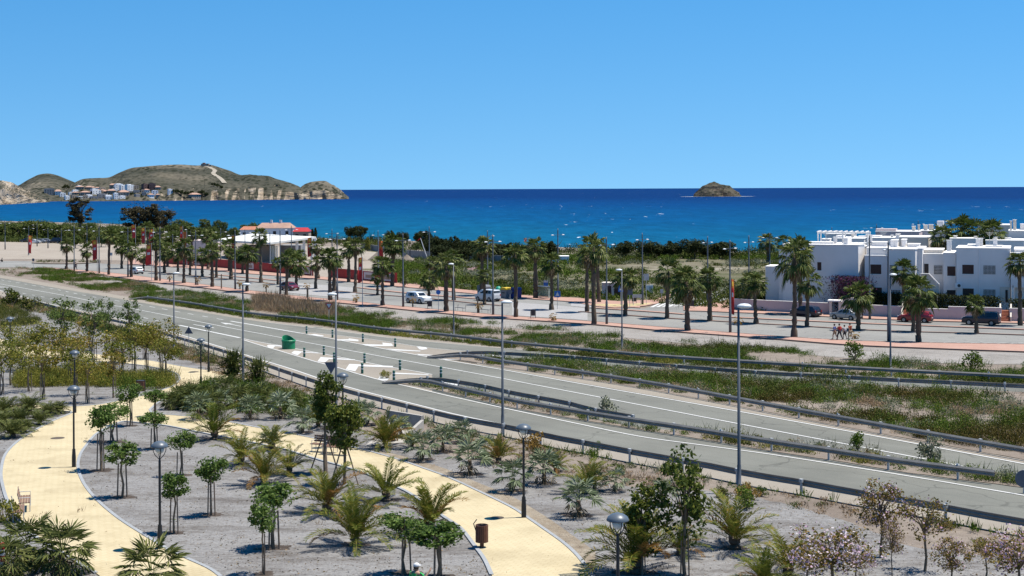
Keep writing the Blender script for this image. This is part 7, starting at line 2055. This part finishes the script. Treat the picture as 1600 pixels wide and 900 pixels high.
car_at(1322, 499.5, True, 'silver saloon parked by the gate pillar', 'car_silver', 4.2, 1.74, 1.43, SEDAN, .92, .74, .13, grp='cars parked by the villas')
car_at(1430, 503.5, True, 'red hatchback parked behind the full round palm', 'car_red', 4.3, 1.76, 1.46, HATCH, .92, .755, .03, grp='cars parked by the villas')
car_at(1533, 508, True, 'navy blue off-roader parked by the steps with red treads', 'car_navy', 4.5, 1.86, 1.72, SUV, 1.08, .725, .012, grp='cars parked by the villas', wheel_r=.35)
car_at(654, 474, False, 'white off-roader with a dark roof driving along the promenade', 'car_white', 4.5, 1.88, 1.72, SUV, 1.08, .725, .012, grp='cars driving on the promenade', wheel_r=.36)
car_at(453, 454, False, 'dark red hatchback on the promenade behind a palm trunk', 'car_maroon', 4.2, 1.76, 1.46, HATCH, .92, .755, .03, grp='cars driving on the promenade')
car_at(213, 428, True, 'white hatchback seen from behind, driving away on the promenade', 'car_white', 4.1, 1.76, 1.46, HATCH, .92, .755, .03, grp='cars driving on the promenade')
car_at(762, 470.5, True, 'white delivery van with dark windows parked before the recycling containers', 'car_white', 4.4, 1.85, 1.82, VAN, 1.18, .82, .008, wheel_r=.33)
for i, (x, y, st, paint, L, H, belt, fx, rx, rz, lab) in enumerate([(54,380.5,HATCH,'car_white',4.0,1.46,.92,.755,.03,.2,'white hatchback parked in the far car park'),(62,380,SEDAN,'car_silver',4.2,1.43,.92,.74,.13,.3,'silver saloon parked beside the white hatchback in the far car park'),(74,379.5,HATCH,'car_silver',4.2,1.46,.92,.755,.03,.1,'silver hatchback in the middle of the far car park'),(84,380,SEDAN,'car_navy',4.3,1.43,.92,.74,.13,.2,'dark saloon in the far car park'),(92,379.5,SUV,'car_navy',4.4,1.72,1.08,.725,.012,.2,'dark off-roader at the end of the far car park row'),(41,378.5,HATCH,'car_navy',4.0,1.46,.92,.755,.03,.2,'dark hatchback at the start of the far car park row')]):
    make_car(lab, paint, L, 1.76, H, st, belt, P(x, y, .03), rz + (i % 2) * math.pi, rx, fx, grp='cars in the far car park')
# ---------------------------------------------------------------- people
def skin_mesh(name, joints, edges, mats, parent, sub=2, root=0):
    me = bpy.data.meshes.new(name)
    me.from_pydata([j[0] for j in joints], edges, [])
    o = bpy.data.objects.new(name, me); COL.objects.link(o)
    md = o.modifiers.new('s', 'SKIN'); md.use_smooth_shade = True
    sv = me.skin_vertices[0].data
    for i, j in enumerate(joints):
        r = j[1]; sv[i].radius = (r, r) if not hasattr(r, '__len__') else r
    sv[root].use_root = True
    o.modifiers.new('d', 'SUBSURF').levels = sub
    dg = bpy.context.evaluated_depsgraph_get(); dg.update()
    m2 = bpy.data.meshes.new_from_object(o.evaluated_get(dg))
    bpy.data.objects.remove(o); bpy.data.meshes.remove(me)
    m2.name = name
    m2.materials.clear()
    for q in mats: m2.materials.append(q)
    o = bpy.data.objects.new(name, m2); COL.objects.link(o)
    if parent is not None: o.parent = parent
    return o
def person(loc, rz, label, shirt, legs, hair='hair_brown', stride=.25, arm=(.2, -.2), lean=.03, h=1.7, bent=(0.1, 0.1), cap=None, long_legs=False, raised=None, shoulder=.19, bag=False, grp=None):
    """figure facing +x; stride: half step; arm: forward swing of left and right hand"""
    t = thing('person', label, 'person', loc, rz, grp)
    k = h / 1.7
    J, E = [], []
    def j(p, r): J.append(((p[0] * k, p[1] * k, p[2] * k), tuple(q * k for q in r) if hasattr(r, '__len__') else r * k)); return len(J) - 1
    def e(a, b): E.append((a, b))
    pel = j((0, 0, .93), (.115, .135)); wa = j((lean * .3, 0, 1.08), (.095, .12)); ch = j((lean * .8, 0, 1.28), (.11, .145)); ub = j((lean, 0, 1.40), (.085, .12)); nk = j((lean * 1.2 + .01, 0, 1.49), .052); hb = j((lean * 1.4 + .02, 0, 1.555), .068)
    hm = j((lean * 1.5 + .03, 0, 1.62), (.088, .078)); ht = j((lean * 1.5 + .02, 0, 1.68), .06)
    for a, b_ in ((pel, wa), (wa, ch), (ch, ub), (ub, nk), (nk, hb), (hb, hm), (hm, ht)): e(a, b_)
    ns = j((lean * 1.5 + .13, 0, 1.605), .014); e(hm, ns)
    shoes, hands, knees = [], [], []
    for sg, st, am, bn in ((1, stride, arm[0], bent[0]), (-1, -stride, arm[1], bent[1])):
        hp = j((0, sg * .095, .88), .095); kn = j((st * .55 + bn * .5, sg * .10, .49), .062); ca = j((st * .75 - bn * .1, sg * .10, .32), .056); an = j((st - bn * .4, sg * .10, .09 + bn * .25), .038)
        he = j((st - bn * .4 - .03, sg * .10, .04 + bn * .25), .035); to = j((st - bn * .4 + .16, sg * .11, .035 + bn * .18), .032)
        e(pel, hp); e(hp, kn); e(kn, ca); e(ca, an); e(an, he); e(an, to); knees.append((hp, kn, ca, an, he, to))
        sh = j((lean, sg * shoulder, 1.40), .058)
        if raised and sg == raised:
            el = j((.16, sg * .30, 1.28), .042); wr = j((.30, sg * .34, 1.44), .028)
        else:
            el = j((am * .35 - .02, sg * (shoulder + .06), 1.13), .042); wr = j((am * .95 + .03, sg * (shoulder + .07), .90 + abs(am) * .12), .027)
        d = (Vector(J[wr][0]) - Vector(J[el][0])).normalized() / 1.0
        pm = j(Vector(J[wr][0]) / k + d * .055, (.036, .022)); e(ub, sh); e(sh, el); e(el, wr); e(wr, pm)
        side = Vector((0, 1, 0)).cross(d).normalized()
        for q in range(4):
            f0 = j(Vector(J[wr][0]) / k + d * .10 + side * (-.027 + q * .018), .0085); f1 = j(Vector(J[wr][0]) / k + d * (.15 + .012 * (1.5 - abs(q - 1.5))) + side * (-.027 + q * .018) - Vector((0, sg * .015, 0)), .007)
            e(pm, f0); e(f0, f1)
        th = j(Vector(J[wr][0]) / k + d * .05 + side * .045, .010); t2 = j(Vector(J[wr][0]) / k + d * .095 + side * .06, .008); e(pm, th); e(th, t2)
        for s2 in (1,):
            hands.append((sh, el, wr))
    skin_mesh('body', J, E, [M['skin']], t, 2, pel)
    def cloth(name, ids, grow, mat, edges):
        mp = {a: i for i, a in enumerate(ids)}
        jj = [(J[a][0], tuple(q * 1.08 + grow for q in J[a][1]) if hasattr(J[a][1], '__len__') else J[a][1] * 1.06 + grow) for a in ids]
        return skin_mesh(name, jj, [(mp[a], mp[b_]) for a, b_ in edges], [M[mat]], t, 2, 0)
    mid = lambda a, b_, f: j(Vector(J[a][0]).lerp(Vector(J[b_][0]), f) / k, (J[b_][1] if not hasattr(J[b_][1], '__len__') else J[b_][1][0]) / k * 1.15)
    sl = [(sh, mid(sh, el, .75)) for sh, el, wr in hands]
    cloth('shirt', [ch, wa, pel, ub] + [q for s in sl for q in s], .014, shirt, [(ch, wa), (wa, pel), (ch, ub)] + [(ub, s[0]) for s in sl] + [(s[0], s[1]) for s in sl])
    ids, ed = [pel], []
    for hp, kn, ca, an, he, to in knees:
        if long_legs: ids += [hp, kn, ca, an]; ed += [(pel, hp), (hp, kn), (kn, ca), (ca, an)]
        else:
            q = mid(hp, kn, .85); ids += [hp, q]; ed += [(pel, hp), (hp, q)]
    cloth('trousers' if long_legs else 'shorts', ids, .016, legs, ed)
    for hp, kn, ca, an, he, to in knees: cloth('shoe', [an, he, to], .010, 'shoe_dark', [(an, he), (an, to)])
    hx = (lean * 1.5 + .02) * k
    if cap:
        MB().lathe([(.098 * k, 0), (.105 * k, .03 * k), (.09 * k, .085 * k), (.04 * k, .115 * k), (0, .12 * k)], 16, (hx, 0, 1.63 * k)).build('cap', M[cap], t, True)
        MB().box((hx + .13 * k, 0, 1.64 * k), (.12 * k, .15 * k, .015)).build('cap_brim', M[cap], t)
        MB().lathe([(.088 * k, 0), (.092 * k, .08 * k)], 14, (hx - .012, 0, 1.555 * k)).build('hair', M[hair], t, True)
    else:
        MB().lathe([(.075 * k, -.07 * k), (.098 * k, 0), (.103 * k, .04 * k), (.085 * k, .09 * k), (.04 * k, .118 * k), (0, .122 * k)], 16, (hx - .022 * k, 0, 1.63 * k)).build('hair', M[hair], t, True)
    ey = MB()
    for sg in (-1, 1): ey.box((hx + .098 * k, sg * .032 * k, 1.632 * k), (.012, .018, .010))
    ey.build('eyes', M['hair_brown'], t)
    MB().box((hx + .093 * k, 0, 1.565 * k), (.012, .045, .010)).build('mouth', M['cloth_red'], t)
    for sg in (-1, 1): MB().lathe([(0, -.012), (.02, -.006), (.022, .004), (0, .01)], 10, (0, 0, 0)).xf(Matrix.Translation((hx, sg * .088 * k, 1.61 * k)) @ Matrix.Rotation(R(90), 4, 'X')).build('ear', M['skin'], t, True)
    if bag: MB().box((-.17 * k, 0, 1.2 * k), (.14, .27, .38), 0, 0, .8).build('backpack', M['cloth_dark'], t)
    return t
GW = 'walkers on the near pavement'
wz = prom_heading(1318) + math.pi
for i, (x, y, sh, lg, lab, st, am, hh, kw) in enumerate([(1304.5,532.5,'cloth_blue','cloth_tan','person in a blue top and tan shorts leading the four walkers',.24,(-.3,.3),1.72,dict(bag=False)),(1312,532.5,'cloth_red','cloth_dark','person in a red top and dark trousers, second of the four walkers',.28,(.35,-.3),1.74,dict(long_legs=True)),(1320,532.2,'cloth_white','cloth_dark','shorter person in a white top, third of the four walkers',.18,(.1,-.1),1.58,dict()),(1328.5,532,'cloth_orange','cloth_tan','person in an orange-red top, last of the four walkers',.2,(-.2,.25),1.78,dict())]):
    person(P(x, y, .12), wz + (.15, -.1, .05, -.2)[i], lab, sh, lg, stride=st, arm=am, h=hh, grp=GW, **kw)
person(P(118.5, 423, .12), 2.6, 'dark-clothed person walking at the far end of the near pavement', 'cloth_dark', 'cloth_dark', stride=.25, arm=(.2, -.2), long_legs=True, h=1.75)
p = P(649, 962); person(p, R(55), 'person with a white cap and green top walking below the young trees', 'cloth_green', 'cloth_dark', cap='cloth_white', raised=-1, h=1.7, long_legs=True)
p = P(733, 985); person(p, R(90), 'person in a white sun hat just below the bottom edge beside the path', 'cloth_white', 'cloth_dark', cap='cloth_white', h=1.68, long_legs=True)
# motor scooter at the far edge of the street
p = P(-1, 409.5, .04); t = thing('motor_scooter', 'dark motor scooter at the far edge of the street', 'scooter', p, .2)
MB().extr([(-.7, .35), (-.65, .75), (-.1, .8), (.1, .4), (.45, .38), (.62, 1.0), (.72, .95), (.62, .3), (.3, .25)], -.16, .16).build('body', M['plastic_black'], t, fix=True)
for x_ in (-.55, .62):
    w_ = MB().lathe([(.12, -.05), (.24, -.05), (.25, 0), (.24, .05), (.12, .05)], 16).xf(Matrix.Translation((x_, 0, .25)) @ Matrix.Rotation(R(90), 4, 'X')).build('wheel', M['tyre_rubber'], t)
    MB().lathe([(0, -.04), (.13, -.04), (.13, .04), (0, .04)], 12).xf(Matrix.Translation((x_, 0, .25)) @ Matrix.Rotation(R(90), 4, 'X')).build('rim', M['rim_alloy'], w_)
MB().tube([(.62, -.3, 1.02), (.66, 0, 1.0), (.62, .3, 1.02)], .02, 6).build('handlebar', M['dark_metal'], t)
# ---------------------------------------------------------------- camera, sun, sky
cam = bpy.data.objects.new('camera', bpy.data.cameras.new('camera')); COL.objects.link(cam)
cam.data.sensor_width = 36; cam.data.lens = 50; cam.data.shift_y = -155 / 1600
cam.data.clip_start = 0.5; cam.data.clip_end = 200000
cam.matrix_world = Matrix.Translation((0, 0, CAMH)) @ Matrix.Rotation(R(90), 4, 'X') @ Matrix.Rotation(-ROLL, 4, 'Z')
SC.camera = cam
EL, AZ = R(70), R(80)     # sun high, on the right and slightly beyond the scene; azimuth from +Y towards +X
sd = Vector((math.sin(AZ) * math.cos(EL), math.cos(AZ) * math.cos(EL), math.sin(EL)))
sun = bpy.data.objects.new('sun', bpy.data.lights.new('sun', 'SUN')); COL.objects.link(sun)
sun.data.energy = 5.0; sun.data.angle = R(0.53); sun.data.color = (1.0, 0.945, 0.845)
sun.rotation_euler = sd.to_track_quat('Z', 'Y').to_euler()
w = bpy.data.worlds.new('World'); SC.world = w; w.use_nodes = True
nt = w.node_tree; nt.nodes.clear()
sky = nt.nodes.new('ShaderNodeTexSky'); sky.sky_type = 'NISHITA'; sky.sun_disc = False
sky.sun_elevation = EL; sky.sun_rotation = AZ; sky.altitude = 0; sky.air_density = 1.0; sky.dust_density = 0.0; sky.ozone_density = 1.0
# view the clear sky a little above the true horizon all the way down: dry air, no pale haze band
tc = nt.nodes.new('ShaderNodeTexCoord'); mp = nt.nodes.new('ShaderNodeVectorMath'); mp.operation = 'MULTIPLY_ADD'
mp.inputs[1].default_value = (1, 1, 0.65); mp.inputs[2].default_value = (0, 0, 0.155)
nt.links.new(tc.outputs['Generated'], mp.inputs[0]); nt.links.new(mp.outputs[0], sky.inputs['Vector'])
hs = nt.nodes.new('ShaderNodeHueSaturation'); hs.inputs['Saturation'].default_value = 1.5; hs.inputs['Value'].default_value = 1.28
bg = nt.nodes.new('ShaderNodeBackground'); bg.inputs['Strength'].default_value = 0.069
ow = nt.nodes.new('ShaderNodeOutputWorld')
nt.links.new(sky.outputs[0], hs.inputs['Color']); nt.links.new(hs.outputs[0], bg.inputs['Color']); nt.links.new(bg.outputs[0], ow.inputs['Surface'])
SC.view_settings.view_transform = 'Standard'; SC.view_settings.look = 'None'
SC.view_settings.exposure = 0.8; SC.view_settings.gamma = 1.0; SC.view_settings.use_curve_mapping = False
SC.render.engine = 'CYCLES'
SC.cycles.max_bounces = 6; SC.cycles.diffuse_bounces = 3; SC.cycles.transparent_max_bounces = 8
